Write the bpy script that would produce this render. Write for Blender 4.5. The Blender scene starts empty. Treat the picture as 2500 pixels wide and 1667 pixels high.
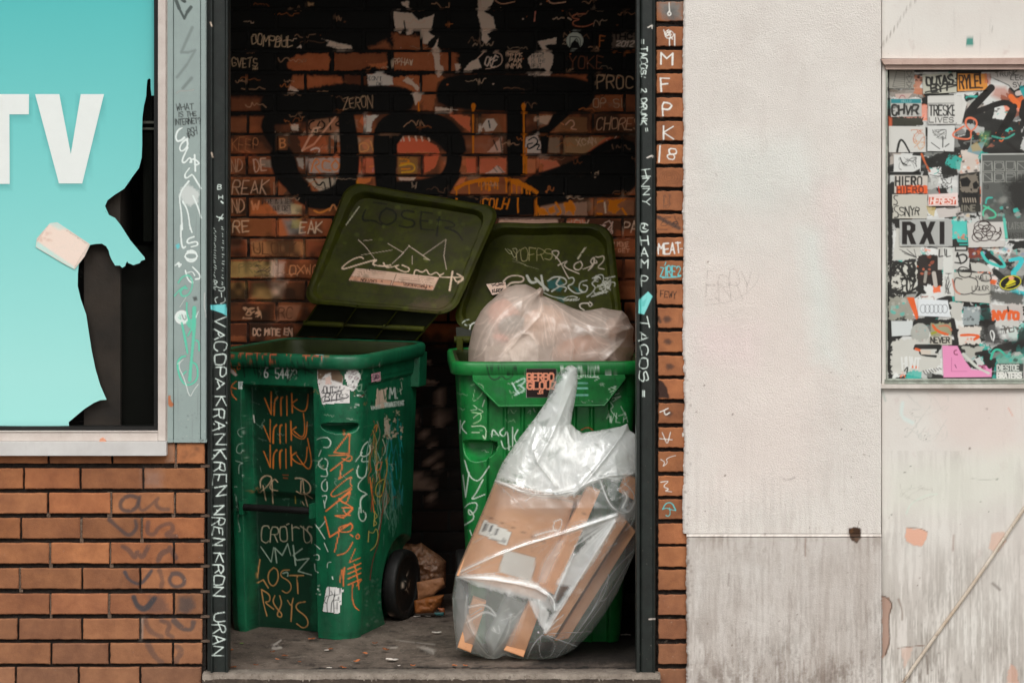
EXPO = 0.25
import bpy, math, random
import numpy as np
R = math.radians
rnd = random.Random(7)
nrs = np.random.RandomState(11)
C = bpy.context.scene.collection
# camera geometry: 85 mm lens 8 m in front of the shop front (plane Y=0), camera level, rising front
D, F, YH, ZC = 8.0, 5950.0, 350.0, 1.734

def P(x, y, Y):
    """world point standing at depth Y behind the shop front, measured off the photograph"""
    s = (D + Y) / F
    return np.array([(x - 1250.0) * s, Y, ZC - (y - YH) * s])
def PX(v):
    v = np.asarray(v, float)
    s = F / (D + v[..., 1])
    return 1250.0 + v[..., 0] * s, YH + (ZC - v[..., 2]) * s
def lin(c):
    c = np.array(c[:3], float) / 255.0
    return np.where(c <= .04045, c / 12.92, ((c + .055) / 1.055) ** 2.4)

# ------------------------------------------------------------------ paint canvas
def noise2(h, w, cell, seed=0):
    r = np.random.RandomState(seed)
    gh, gw = int(h / cell) + 3, int(w / cell) + 3
    g = r.rand(gh, gw)
    yy = np.arange(h) / cell; xx = np.arange(w) / cell
    y0 = yy.astype(int); x0 = xx.astype(int)
    fy = (yy - y0)[:, None]; fx = (xx - x0)[None, :]
    fy = fy * fy * (3 - 2 * fy); fx = fx * fx * (3 - 2 * fx)
    a = g[y0][:, x0]; b = g[y0][:, x0 + 1]; c = g[y0 + 1][:, x0]; d = g[y0 + 1][:, x0 + 1]
    return (a * (1 - fx) + b * fx) * (1 - fy) + (c * (1 - fx) + d * fx) * fy

def smooth(pts, n=2, closed=False):
    p = [tuple(map(float, q)) for q in pts]
    for _ in range(n):
        if len(p) < 3: return p
        o = [] if closed else [p[0]]
        rng = range(len(p)) if closed else range(len(p) - 1)
        for i in rng:
            a, b = p[i], p[(i + 1) % len(p)]
            o.append((a[0] * .75 + b[0] * .25, a[1] * .75 + b[1] * .25))
            o.append((a[0] * .25 + b[0] * .75, a[1] * .25 + b[1] * .75))
        if not closed: o.append(p[-1])
        p = o
    return p

GL = {'A':"06 20 46|14 34",'B':"06 00 30 41 42 33 03|33 44 45 36 06",'C':"41 30 10 01 05 16 36 45",'D':"00 06 26 44 42 20 00",
'E':"40 00 06 46|03 33",'F':"40 00 06|03 33",'G':"41 30 10 01 05 16 36 45 43 23",'H':"00 06|40 46|03 43",'I':"20 26",'J':"40 45 36 16 05",
'K':"00 06|40 03 46",'L':"00 06 46",'M':"06 00 23 40 46",'N':"06 00 46 40",'O':"10 30 41 45 36 16 05 01 10",'P':"06 00 30 41 42 33 03",
'Q':"10 30 41 45 36 16 05 01 10|34 46",'R':"06 00 30 41 42 33 03|23 46",'S':"41 30 10 01 02 13 33 44 45 36 16 05",'T':"00 40|20 26",
'U':"00 05 16 36 45 40",'V':"00 26 40",'W':"00 16 22 36 40",'X':"00 46|40 06",'Y':"00 23 40|23 26",'Z':"00 40 06 46",
'0':"10 30 41 45 36 16 05 01 10",'1':"11 20 26",'2':"01 10 30 41 42 06 46",'3':"01 10 30 41 42 33 13|33 44 45 36 16 05",'4':"30 04 44|30 36",
'5':"40 00 03 33 44 45 36 16 05",'6':"40 20 03 05 16 36 45 44 33 03",'7':"00 40 16",'8':"13 02 01 10 30 41 42 33 13 04 05 16 36 45 44 33",
'9':"43 13 02 01 10 30 41 44 26",'.':"26 36",',':"25 17",'!':"20 24|26 26",'?':"01 10 30 41 42 24|26 26",'"':"10 12|30 32","'":"20 22",
'-':"03 43",'=':"02 42|04 44",':':"22 22|25 25",'/':"40 06",'+':"21 25|03 43",'*':"21 25|02 44|42 04",'<':"40 03 46",'>':"00 43 06",'|':"20 26",'_':"06 46"}

class Canvas:
    def __init__(s, x0, y0, x1, y1, sc=1.0):
        s.x0, s.y0, s.sc = x0, y0, sc
        s.w = int((x1 - x0) * sc) + 1; s.h = int((y1 - y0) * sc) + 1
        s.c = np.zeros((s.h, s.w, 3), np.float32); s.a = np.zeros((s.h, s.w), np.float32)
        s.n = noise2(s.h, s.w, 3.0 * sc, 5) * .5 + noise2(s.h, s.w, 9 * sc, 6) * .5
        s.k = 1.0
        s.T = lambda x, y: (x, y)
    def frame(s, scale, ox, oy):
        s.T = lambda x, y: (ox + x / scale, oy + y / scale)
        return s
    def _box(s, pts, m):
        a = np.array(pts); x0 = max(0, int(a[:, 0].min() - m)); x1 = min(s.w, int(a[:, 0].max() + m) + 2)
        y0 = max(0, int(a[:, 1].min() - m)); y1 = min(s.h, int(a[:, 1].max() + m) + 2)
        if x1 <= x0 or y1 <= y0: return None
        return x0, x1, y0, y1
    def _pts(s, pts):
        o = []
        for x, y in pts:
            X, Y = s.T(x, y); o.append(((X - s.x0) * s.sc, (Y - s.y0) * s.sc))
        return o
    def _blend(s, b, al, col, mode):
        x0, x1, y0, y1 = b
        A = s.a[y0:y1, x0:x1]
        if mode == 'erase':
            A *= (1 - al); return
        na = al + A * (1 - al); k = np.where(na > 1e-5, al / np.maximum(na, 1e-5), 0)[..., None]
        s.c[y0:y1, x0:x1] = s.c[y0:y1, x0:x1] * (1 - k) + lin(col)[None, None, :] * s.k * k
        s.a[y0:y1, x0:x1] = na
    def stroke(s, pts, w, col, a=1.0, soft=1.3, dry=0.0, sm=2, closed=False, mode='over', taper=False, raw=False):
        """w in photograph pixels"""
        p = pts if raw else s._pts(pts)
        if sm and len(p) > 2: p = smooth(p, sm, closed)
        if closed: p = list(p) + [p[0]]
        if len(p) == 1: p = [p[0], (p[0][0] + .01, p[0][1])]
        w = w * s.sc; soft = soft * s.sc
        b = s._box(p, w / 2 + soft + 1)
        if not b: return
        x0, x1, y0, y1 = b
        dm = np.full((y1 - y0, x1 - x0), 1e9, np.float32)
        m = w / 2 + soft + 2
        N = len(p) - 1
        if w > 1.2 * s.sc and N > 1 and not taper:      # hand pressure changes along a stroke
            hs = int(abs(p[0][0]) * 7 + abs(p[-1][1]) * 13 + N) % 100000; hr = np.random.RandomState(hs)
            pv = np.interp(np.linspace(0, 1, N), np.linspace(0, 1, 5), hr.uniform(.72, 1.22, 5))
        else: pv = np.ones(max(N, 1))
        for i in range(N):
            (ax, ay), (bx, by) = p[i], p[i + 1]
            ww = w * (1 - .6 * i / N) if taper else w * pv[i]
            u0 = max(x0, int(min(ax, bx) - m)); u1 = min(x1, int(max(ax, bx) + m) + 2)
            v0 = max(y0, int(min(ay, by) - m)); v1 = min(y1, int(max(ay, by) + m) + 2)
            if u1 <= u0 or v1 <= v0: continue
            X = np.arange(u0, u1)[None, :]; Y = np.arange(v0, v1)[:, None]
            dx, dy = bx - ax, by - ay; L = dx * dx + dy * dy + 1e-9
            t = np.clip(((X - ax) * dx + (Y - ay) * dy) / L, 0, 1)
            d = np.hypot(X - ax - t * dx, Y - ay - t * dy) - ww / 2
            q = dm[v0 - y0:v1 - y0, u0 - x0:u1 - x0]
            np.minimum(q, d, out=q)
        al = np.clip(.5 - dm / max(soft, .01), 0, 1)
        if soft > 4 * s.sc: al = al * al * (3 - 2 * al)
        if dry: al = al * np.clip((s.n[y0:y1, x0:x1] - dry) * 5 + .5, 0, 1)
        s._blend(b, al * a, col, mode)
    def poly(s, pts, col, a=1.0, soft=1.2, sm=0, rough=0.0, dry=0.0, mode='over'):
        p = s._pts(pts)
        if sm: p = smooth(p, sm, True)
        b = s._box(p, soft * s.sc + 2 + rough * s.sc)
        if not b: return
        x0, x1, y0, y1 = b
        X = np.arange(x0, x1)[None, :].astype(np.float32); Y = np.arange(y0, y1)[:, None].astype(np.float32)
        ins = np.zeros((y1 - y0, x1 - x0), bool); dm = np.full(ins.shape, 1e9, np.float32)
        n = len(p)
        for i in range(n):
            (ax, ay), (bx, by) = p[i], p[(i + 1) % n]
            if ay != by:
                c = ((ay > Y) != (by > Y)) & (X < (bx - ax) * (Y - ay) / (by - ay) + ax)
                ins ^= c
            dx, dy = bx - ax, by - ay; L = dx * dx + dy * dy + 1e-9
            t = np.clip(((X - ax) * dx + (Y - ay) * dy) / L, 0, 1)
            np.minimum(dm, np.hypot(X - ax - t * dx, Y - ay - t * dy), out=dm)
        sd = np.where(ins, -dm, dm)
        if rough: sd = sd + (s.n[y0:y1, x0:x1] - .5) * 2 * rough * s.sc
        al = np.clip(.5 - sd / (soft * s.sc), 0, 1)
        if dry: al = al * np.clip((s.n[y0:y1, x0:x1] - dry) * 5 + .5, 0, 1)
        s._blend(b, al * a, col, mode)
    def rect(s, x0, y0, x1, y1, col, **k):
        s.poly([(x0, y0), (x1, y0), (x1, y1), (x0, y1)], col, **k)
    def text(s, t, x, y, h, w, lw, col, ang=0.0, jit=.06, sm=1, gap=.35, shear=0.0, seed=0, **k):
        """strokes of letters: x,y top left, h height, w letter width, in the current frame"""
        r = random.Random(sum(map(ord, t)) + seed)
        ca, sa = math.cos(R(ang)), math.sin(R(ang)); cx = 0.0
        for ch in t.upper():
            if ch == ' ': cx += w * (.8 + gap); continue
            g = GL.get(ch)
            if g is None: cx += w; continue
            ww = w * (.35 if ch in "I1!.,:'|" else 1)
            jr = (r.uniform(-.09, .09), r.uniform(.88, 1.12), r.uniform(-.05, .05)) if jit > 0.03 else (0, 1, 0)
            for st in g.split('|'):
                pts = []
                for q in st.split():
                    u = (int(q[0]) / 4.0) * w - (w - ww) / 2 + r.uniform(-jit, jit) * w
                    v = int(q[1]) / 6.0 * h + r.uniform(-jit, jit) * h
                    v = (v - h / 2) * jr[1] + h / 2 + jr[2] * h + jr[0] * (u - w / 2); u = u - jr[0] * (v - h / 2)
                    u += cx + shear * (h - v)
                    pts.append((x + u * ca - v * sa, y + u * sa + v * ca))
                s.stroke(pts, lw, col, sm=sm if ch in "BCDGOPQRSUJ02356890" else 0, **k)
            cx += ww + w * gap
    def scribble(s, x0, y0, x1, y1, n, lw, col, seed=0, **k):
        r = random.Random(seed)
        for _ in range(n):
            p = [(r.uniform(x0, x1), r.uniform(y0, y1))]
            for _ in range(r.randint(2, 5)):
                p.append((min(x1, max(x0, p[-1][0] + r.uniform(-.5, .5) * (x1 - x0))), min(y1, max(y0, p[-1][1] + r.uniform(-.5, .5) * (y1 - y0)))))
            s.stroke(p, lw * r.uniform(.6, 1.3), col, **k)
    def dabs(s, x0, y0, x1, y1, n, r0, r1, cols, seed=0, a=(.3, 1), **k):
        r = random.Random(seed)
        for _ in range(n):
            cx, cy = r.uniform(x0, x1), r.uniform(y0, y1); q = r.uniform(r0, r1)
            p = [(cx + q * r.uniform(.5, 1.2) * math.cos(t * .9), cy + q * r.uniform(.4, 1.0) * math.sin(t * .9)) for t in range(7)]
            s.poly(p, r.choice(cols), a=r.uniform(*a), **k)
    def sample(s, px, py):
        X = np.clip((np.asarray(px) - s.x0) * s.sc, 0, s.w - 1.001); Y = np.clip((np.asarray(py) - s.y0) * s.sc, 0, s.h - 1.001)
        x0 = X.astype(int); y0 = Y.astype(int); fx = (X - x0)[:, None]; fy = (Y - y0)[:, None]
        q = np.concatenate([s.c, s.a[..., None]], 2)
        r = (q[y0, x0] * (1 - fx) + q[y0, x0 + 1] * fx) * (1 - fy) + (q[y0 + 1, x0] * (1 - fx) + q[y0 + 1, x0 + 1] * fx) * fy
        out = (np.asarray(px) < s.x0) | (np.asarray(px) > s.x0 + s.w / s.sc) | (np.asarray(py) < s.y0) | (np.asarray(py) > s.y0 + s.h / s.sc)
        r[out, 3] = 0
        return r

# ------------------------------------------------------------------ mesh builder
class MB:
    def __init__(s):
        s.v = []; s.f = []; s.m = []; s.t = []; s.n = 0
    def add(s, verts, faces, mat=0, tint=(1, 1, 1)):
        verts = np.asarray(verts, float).reshape(-1, 3)
        s.v.append(verts)
        t = np.ones((len(verts), 3)) * np.asarray(tint)
        s.t.append(t)
        for f in faces:
            pass
        if isinstance(faces, np.ndarray):
            s.f.append((faces + s.n, mat))
        else:
            by = {}
            for f in faces: by.setdefault(len(f), []).append(f)
            for fs in by.values(): s.f.append((np.array(fs, int) + s.n, mat))
        s.n += len(verts)
        return s
    def grid(s, V, mat=0, tint=(1, 1, 1), flip=False, closed=False):
        """V: (rows, cols, 3)"""
        h, w = V.shape[:2]
        idx = np.arange(h * w).reshape(h, w)
        if closed:
            b = np.roll(idx, -1, 1); f = np.stack([idx[:-1], b[:-1], b[1:], idx[1:]], -1).reshape(-1, 4)
        else:
            f = np.stack([idx[:-1, :-1], idx[:-1, 1:], idx[1:, 1:], idx[1:, :-1]], -1).reshape(-1, 4)
        if not flip: f = f[:, ::-1]
        return s.add(V.reshape(-1, 3), f.copy(), mat, tint)
    def box(s, a, b, mat=0, tint=(1, 1, 1)):
        (x0, y0, z0), (x1, y1, z1) = a, b
        v = [(x0, y0, z0), (x1, y0, z0), (x1, y1, z0), (x0, y1, z0), (x0, y0, z1), (x1, y0, z1), (x1, y1, z1), (x0, y1, z1)]
        return s.add(v, [(0, 3, 2, 1), (4, 5, 6, 7), (0, 1, 5, 4), (1, 2, 6, 5), (2, 3, 7, 6), (3, 0, 4, 7)], mat, tint)
    def pbox(s, x0, y0, x1, y1, Y0, Y1, mat=0, tint=(1, 1, 1)):
        """box whose front face covers a photograph rectangle at depth Y0"""
        a = P(x0, y1, Y0); b = P(x1, y0, Y0)
        return s.box((a[0], Y0, a[2]), (b[0], Y1, b[2]), mat, tint)
    def prism(s, pts, Y0, Y1, mat=0, tint=(1, 1, 1), bev=0.0):
        """outline measured at depth Y0, extruded to Y1"""
        q = np.array([P(x, y, Y0) for x, y in pts]); n = len(q)
        c = q.mean(0)
        rings = []
        if bev:
            r0 = q + (c - q) / np.maximum(np.linalg.norm(c - q, axis=1)[:, None], 1e-6) * bev
            r1 = q.copy(); r1[:, 1] = Y0 + bev
            rings = [r0, r1]
        else: rings = [q]
        e = q.copy(); e[:, 1] = Y1; rings.append(e)
        V = np.concatenate(rings); fs = []
        for k in range(len(rings) - 1):
            for i in range(n):
                j = (i + 1) % n
                fs.append((k * n + i, k * n + j, (k + 1) * n + j, (k + 1) * n + i))
        fs.append(tuple(range(n))[::-1]); fs.append(tuple((len(rings) - 1) * n + i for i in range(n)))
        return s.add(V, fs, mat, tint)
    def tube(s, pts, r, n=10, mat=0, tint=(1, 1, 1), cap=True):
        pts = [np.array(p, float) for p in pts]; rs = r if hasattr(r, '__len__') else [r] * len(pts)
        rings = []; up = np.array([0, 0, 1.0])
        for i, p in enumerate(pts):
            t = pts[min(i + 1, len(pts) - 1)] - pts[max(i - 1, 0)]; t = t / (np.linalg.norm(t) + 1e-9)
            a = np.cross(t, up)
            if np.linalg.norm(a) < .2: a = np.cross(t, np.array([1.0, 0, 0]))
            a /= np.linalg.norm(a); b = np.cross(t, a)
            rings.append([p + rs[i] * (a * math.cos(2 * math.pi * k / n) + b * math.sin(2 * math.pi * k / n)) for k in range(n)])
        V = np.array(rings); s.grid(V, mat, tint, closed=True)
        if cap:
            m = len(pts)
            s.add(V[0], [tuple(range(n))], mat, tint); s.add(V[-1], [tuple(range(n))[::-1]], mat, tint)
        return s
    def lathe(s, prof, O, ax, n=40, mat=0, tint=(1, 1, 1)):
        """prof: (radius, offset along axis)"""
        ax = np.array(ax, float); ax /= np.linalg.norm(ax); O = np.array(O, float)
        a = np.cross(ax, [0, 0, 1.0]); a /= np.linalg.norm(a); b = np.cross(ax, a)
        V = np.array([[O + ax * h + r * (a * math.cos(2 * math.pi * k / n) + b * math.sin(2 * math.pi * k / n)) for k in range(n)] for r, h in prof])
        return s.grid(V, mat, tint, closed=True)
    def build(s, name, mats, parent=None, cv=None, smooth_=False, face=None, merge=False, zfilter=None):
        V = np.concatenate(s.v); T = np.concatenate(s.t)
        me = bpy.data.meshes.new(name)
        loc = np.array(parent.location) if parent is not None else np.zeros(3)
        pp = parent
        while pp is not None and pp.parent is not None:
            pp = pp.parent; loc = loc + np.array(pp.location)
        if parent is None:
            loc = np.array([V[:, 0].mean(), V[:, 1].mean(), V[:, 2].min()])
        me.vertices.add(len(V)); me.vertices.foreach_set('co', (V - loc).astype(np.float32).ravel())
        nl = sum(f.size for f, m in s.f); nf = sum(len(f) for f, m in s.f)
        me.loops.add(nl); me.polygons.add(nf)
        me.loops.foreach_set('vertex_index', np.concatenate([f.ravel() for f, m in s.f]).astype(np.int32))
        tot = np.concatenate([np.full(len(f), f.shape[1]) for f, m in s.f]).astype(np.int32)
        st = np.concatenate([[0], np.cumsum(tot)[:-1]]).astype(np.int32)
        me.polygons.foreach_set('loop_start', st)
        me.polygons.foreach_set('loop_total', tot)
        me.polygons.foreach_set('material_index', np.concatenate([np.full(len(f), m) for f, m in s.f]).astype(np.int32))
        me.update(calc_edges=True)
        if not isinstance(mats, (list, tuple)): mats = [mats]
        for m in mats: me.materials.append(m)
        ta = me.color_attributes.new('tint', 'FLOAT_COLOR', 'POINT')
        ta.data.foreach_set('color', np.concatenate([T, np.ones((len(V), 1))], 1).astype(np.float32).ravel())
        if cv is None:
            pa = me.color_attributes.new('paint', 'FLOAT_COLOR', 'POINT'); pa.data.foreach_set('color', np.zeros(len(V) * 4, np.float32))
        else:
            px, py = PX(V); col = cv.sample(px, py)
            if face is not None: col[~face(V), 3] = 0
            pa = me.color_attributes.new('paint', 'FLOAT_COLOR', 'POINT')
            pa.data.foreach_set('color', col.astype(np.float32).ravel())
        me.polygons.foreach_set('use_smooth', np.full(nf, bool(smooth_)))
        me.validate()
        o = bpy.data.objects.new(name, me); C.objects.link(o)
        if parent is not None: o.parent = parent
        else: o.location = loc
        return o

def autosmooth(o, ang=35):
    """mark edges sharper than ang, smooth the rest"""
    me = o.data
    import bmesh
    bm = bmesh.new(); bm.from_mesh(me)
    bmesh.ops.remove_doubles(bm, verts=bm.verts, dist=1e-5)
    for f in bm.faces: f.smooth = True
    for e in bm.edges:
        if len(e.link_faces) == 2 and e.calc_face_angle(0) > R(ang): e.smooth = False
    bm.to_mesh(me); bm.free()

def bevel(o, w=.002, seg=2):
    m = o.modifiers.new('bevel', 'BEVEL'); m.width = w; m.segments = seg; m.limit_method = 'ANGLE'; m.angle_limit = R(40)

def thing(name, label, cat, loc, group=None):
    o = bpy.data.objects.new(name, None); C.objects.link(o); o.location = tuple(loc)
    o.empty_display_size = .05
    return tag(o, label, cat, group)
def tag(o, label, cat, group=None):
    o['label'] = label; o['category'] = cat
    if group: o['group'] = group
    return o
def struct(o, kind='structure'):
    o['kind'] = kind; return o

# ------------------------------------------------------------------ materials
def surf(name, base, base2=None, ns=12.0, amt=1.0, rough=.75, rvar=.15, bump=.15, bs=220.0, bd=.002, tint=False, paint=False, prough=.5,
         streak=None, speck=None, spec=.4, metal=0.0, scratch=None, bump2=None):
    m = bpy.data.materials.new(name); m.use_nodes = True
    nt = m.node_tree; N = nt.nodes; L = nt.links; bs_ = N['Principled BSDF']
    tc = N.new('ShaderNodeTexCoord'); co = tc.outputs['Object']
    def noise(scale, detail=5, rough_=.6, vec=None):
        n = N.new('ShaderNodeTexNoise'); n.inputs['Scale'].default_value = scale; n.inputs['Detail'].default_value = detail
        n.inputs['Roughness'].default_value = rough_; L.new(vec or co, n.inputs['Vector']); return n.outputs['Fac']
    def ramp(fac, a, b, ca=(0, 0, 0, 1), cb=(1, 1, 1, 1)):
        r = N.new('ShaderNodeValToRGB'); r.color_ramp.elements[0].position = a; r.color_ramp.elements[1].position = b
        r.color_ramp.elements[0].color = ca; r.color_ramp.elements[1].color = cb; L.new(fac, r.inputs['Fac']); return r.outputs['Color']
    def mix(fac, a, b, mode='MIX'):
        x = N.new('ShaderNodeMix'); x.data_type = 'RGBA'; x.blend_type = mode
        for sock, val in ((x.inputs[0], fac), (x.inputs[6], a), (x.inputs[7], b)):
            if hasattr(val, 'links'): L.new(val, sock)
            elif isinstance(val, (int, float)): sock.default_value = val
            else: sock.default_value = (*val, 1)
        return x.outputs[2]
    b1 = tuple(lin(base)); b2 = tuple(lin(base2)) if base2 is not None else tuple(c * .8 for c in b1)
    f = ramp(noise(ns, 8, .65), .3, .7)
    col = mix(f, b1, b2)
    if tint:
        a = N.new('ShaderNodeAttribute'); a.attribute_name = 'tint'; col = mix(1.0, col, a.outputs['Color'], 'MULTIPLY')
    if speck:
        for (sc, lo, hi, c, k) in speck:
            q = ramp(noise(sc, 3, .7), lo, hi)
            mu = N.new('ShaderNodeMath'); mu.operation = 'MULTIPLY'; mu.inputs[1].default_value = k; L.new(q, mu.inputs[0])
            col = mix(mu.outputs[0], col, tuple(lin(c)))
    if paint:
        a = N.new('ShaderNodeAttribute'); a.attribute_name = 'paint'
        col = mix(a.outputs['Alpha'], col, a.outputs['Color']); pal = a.outputs['Alpha']
    if streak:
        for (sx, sz, lo, hi, c, k) in streak:
            mp = N.new('ShaderNodeMapping'); mp.inputs['Scale'].default_value = (sx, sx, sz); L.new(co, mp.inputs['Vector'])
            q = ramp(noise(1.0, 6, .7, mp.outputs[0]), lo, hi)
            mu = N.new('ShaderNodeMath'); mu.operation = 'MULTIPLY'; mu.inputs[1].default_value = k; L.new(q, mu.inputs[0])
            col = mix(mu.outputs[0], col, tuple(lin(c)))
    L.new(col, bs_.inputs['Base Color'])
    rr = N.new('ShaderNodeMapRange'); rr.inputs['To Min'].default_value = max(.02, rough - rvar); rr.inputs['To Max'].default_value = min(1, rough + rvar)
    L.new(noise(ns * 2.3, 4), rr.inputs['Value'])
    ro = rr.outputs[0]
    if paint:
        x = N.new('ShaderNodeMix'); x.data_type = 'FLOAT'; L.new(pal, x.inputs[0]); L.new(ro, x.inputs[2]); x.inputs[3].default_value = prough; ro = x.outputs[0]
    L.new(ro, bs_.inputs['Roughness'])
    bs_.inputs['Specular IOR Level'].default_value = spec; bs_.inputs['Metallic'].default_value = metal
    if bump:
        b = N.new('ShaderNodeBump'); b.inputs['Strength'].default_value = bump; b.inputs['Distance'].default_value = bd
        L.new(noise(bs, 6, .65), b.inputs['Height'])
        if bump2:
            b2_ = N.new('ShaderNodeBump'); b2_.inputs['Strength'].default_value = bump2[0]; b2_.inputs['Distance'].default_value = bump2[2]
            L.new(noise(bump2[1], 4, .5), b2_.inputs['Height']); L.new(b2_.outputs[0], b.inputs['Normal'])
        L.new(b.outputs[0], bs_.inputs['Normal'])
    return m

# ================================================================== bricks
BRICK_TINTS_L = [(1.0, .97, .92), (1.06, 1.0, .9), (.93, .92, .9), (1.0, .9, .84), (.9, .86, .84), (1.1, 1.04, .95)]
M_brick = surf('orange brick', (174, 117, 78), (134, 86, 58), ns=11, rough=.86, bump=.5, bs=260, bd=.002, tint=True, paint=True, prough=.8,
               speck=[(420, .66, .72, (70, 42, 28), .7), (300, .7, .76, (205, 170, 140), .5)], streak=[(60, 9, .62, .8, (92, 66, 52), .5)], bump2=(.5, 40, .003))
M_mortar = surf('dark mortar', (42, 35, 29), (24, 20, 17), ns=40, rough=.95, bump=.9, bs=180, bd=.006, paint=True, tint=True, prough=.9)

def brick(mb, x0, y0, x1, y1, Y, step, tint, deep=.016, wob=.7, bev=.0022):
    nx = max(2, int((x1 - x0) / step) + 1); ny = max(2, int((y1 - y0) / step) + 1)
    xs = np.linspace(x0, x1, nx + 1); ys = np.linspace(y0, y1, ny + 1)
    Xg, Yg = np.meshgrid(xs, ys)
    r = nrs
    # hand-cut edges
    e = wob
    dx = np.interp(ys, np.linspace(y0, y1, 6), r.uniform(-e, e, 6)); dx2 = np.interp(ys, np.linspace(y0, y1, 6), r.uniform(-e, e, 6))
    dy = np.interp(xs, np.linspace(x0, x1, 9), r.uniform(-e, e, 9)); dy2 = np.interp(xs, np.linspace(x0, x1, 9), r.uniform(-e, e, 9))
    u = ((Xg - x0) / (x1 - x0)); v = ((Yg - y0) / (y1 - y0))
    til = r.uniform(-.5, .5) * .6
    Xp = Xg + dx[:, None] * (1 - u) + dx2[:, None] * u
    Yp = Yg + dy[None, :] * (1 - v) + dy2[None, :] * v + (u - .5) * til
    s = (D + Y) / F
    yo = r.uniform(-.0012, .0012)
    V = np.stack([(Xp - 1250) * s, np.full(Xp.shape, Y + yo) + (u - .5) * r.uniform(-.0015, .0015) * 1.0, ZC - (Yp - YH) * s], -1)
    # rounded arris
    rim = np.zeros(Xp.shape); rim[0] = rim[-1] = 1; rim[:, 0] = rim[:, -1] = 1
    V[..., 1] += rim * bev * r.uniform(.5, 1.5, Xp.shape)
    mb.grid(V, 0, tint)
    for ring in (V[0, :], V[-1, ::-1], V[::-1, 0], V[:, -1]):
        b = ring.copy(); b[:, 1] = Y + deep
        mb.grid(np.stack([ring, b]), 0, tint)

def brickfield(mb, rows, Y, step, tints, deep=.016, wob=.7, far=None, dirt=None):
    for (y0, y1, joints, gap) in rows:
        for a, b in zip(joints[:-1], joints[1:]):
            g = gap / 2
            st = step
            if far and (b < far[0] or a > far[1] or y1 < far[2] or y0 > far[3]): st = 20
            t = rnd.choice(tints); k = rnd.uniform(.78, 1.12)
            if dirt: q_ = min(1, max(0, (y0 - dirt) / 330.0)); t = (t[0] * (1 - .24 * q_), t[1] * (1 - .12 * q_), t[2] * (1 + .10 * q_))      # splashed grey grime on the lowest courses
            brick(mb, a + g, y0, b - g, y1, Y, st, tuple(c * k for c in t), deep, wob)
def mortarplane(mb, x0, y0, x1, y1, Y, step=12, amp=.003, mat=1):
    xs = np.arange(x0, x1 + step, step); ys = np.arange(y0, y1 + step, step)
    Xg, Yg = np.meshgrid(xs, ys); s = (D + Y) / F
    V = np.stack([(Xg - 1250) * s, Y + nrs.uniform(-amp, amp, Xg.shape), ZC - (Yg - YH) * s], -1)
    mb.grid(V, mat, (1, 1, 1))

# ------------------------------------------------------------------ left brick wall under the window
tops = [1081.5, 1143.3, 1203.5, 1264.5, 1325.5, 1387.3, 1449.4, 1510.4, 1570.3, 1628.5, 1690, 1751, 1812]
jA = [[118, 273.5, 429, 502], [58, 196, 349.5, 502], [117, 271.5, 427, 502], [51, 198, 346, 501], [122, 268.5, 424, 500], [48, 200, 342, 498],
      [122, 266, 424, 497], [44, 200, 342, 496], [125, 266.5, 422, 496], [38, 192, 342, 494], [122, 266, 422, 494], [44, 200, 342, 494], [122, 266, 422, 494]]
rows = []
for k, t in enumerate(tops):
    j = list(jA[k])
    while j[0] > -520: j.insert(0, j[0] - rnd.uniform(147, 154))
    rows.append((t, t + 49.6, j, 5.6))
cvL = Canvas(0, 1070, 520, 1667)
cvL.frame(2.541, 0, 1050)
gy = (58, 57, 60)
S = lambda pts, w, a=.62, c=gy, cv=cvL, soft=5, **k: cv.stroke(pts, w, c, a=min(1, a * 1.2), soft=soft, dry=.15, **k)
S([(860, 420), (800, 400), (745, 440), (750, 490), (800, 505), (850, 480), (860, 430)], 9)
S([(870, 410), (860, 470), (880, 505), (930, 470), (990, 410), (960, 450), (990, 490), (1045, 490)], 9, .45)
S([(680, 555), (740, 610), (800, 660), (850, 610), (840, 560)], 10, .6)
S([(920, 570), (910, 640), (960, 650), (980, 600), (1060, 570), (1080, 620), (1020, 650), (1090, 660)], 11, .45)
S([(760, 720), (800, 740), (840, 800), (850, 740), (880, 800), (920, 720)], 11, .5)
S([(980, 810), (1000, 760), (1060, 740), (1050, 720), (1090, 790)], 13, .5)
S([(775, 880), (800, 930), (870, 960), (920, 900), (940, 870)], 9, .7, (58, 60, 66))
S([(990, 870), (1010, 930), (1000, 970)], 11, .4)
S([(1070, 890), (1045, 930), (1080, 975), (1140, 960), (1145, 920), (1110, 885), (1070, 890)], 10, .65, (60, 62, 66))
S([(830, 1035), (850, 1090), (900, 1115), (960, 1040)], 13, .75, (56, 58, 62))
cvL.poly([(930, 1030), (1010, 1030), (1060, 1130), (890, 1135)], gy, a=.5, soft=14, rough=6)
cvL.poly([(1110, 1030), (1190, 1030), (1210, 1090), (1170, 1135), (1100, 1130)], (60, 62, 64), a=.65, soft=12, rough=5)
S([(900, 1180), (930, 1250), (1000, 1280)], 12, .4)
S([(1080, 1180), (1130, 1230), (1190, 1240), (1200, 1190)], 13, .6, (62, 64, 66))
S([(1000, 1180), (1060, 1200), (1030, 1260), (1070, 1280)], 12, .45)
S([(920, 1330), (950, 1390), (1000, 1440)], 14, .4)
S([(1100, 1340), (1130, 1370), (1090, 1430)], 14, .4)
cvL.poly([(890, 245), (1000, 245), (1000, 350), (890, 350)], (150, 130, 120), a=.35, soft=25, rough=8)
cvL.poly([(1040, 70), (1085, 70), (1085, 195), (1040, 195)], (160, 130, 110), a=.55, soft=15, rough=8)
cvL.dabs(0, 80, 1270, 1560, 60, 1.5, 4, [(210, 190, 170), (60, 40, 30)], seed=3, a=(.2, .7))
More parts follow.
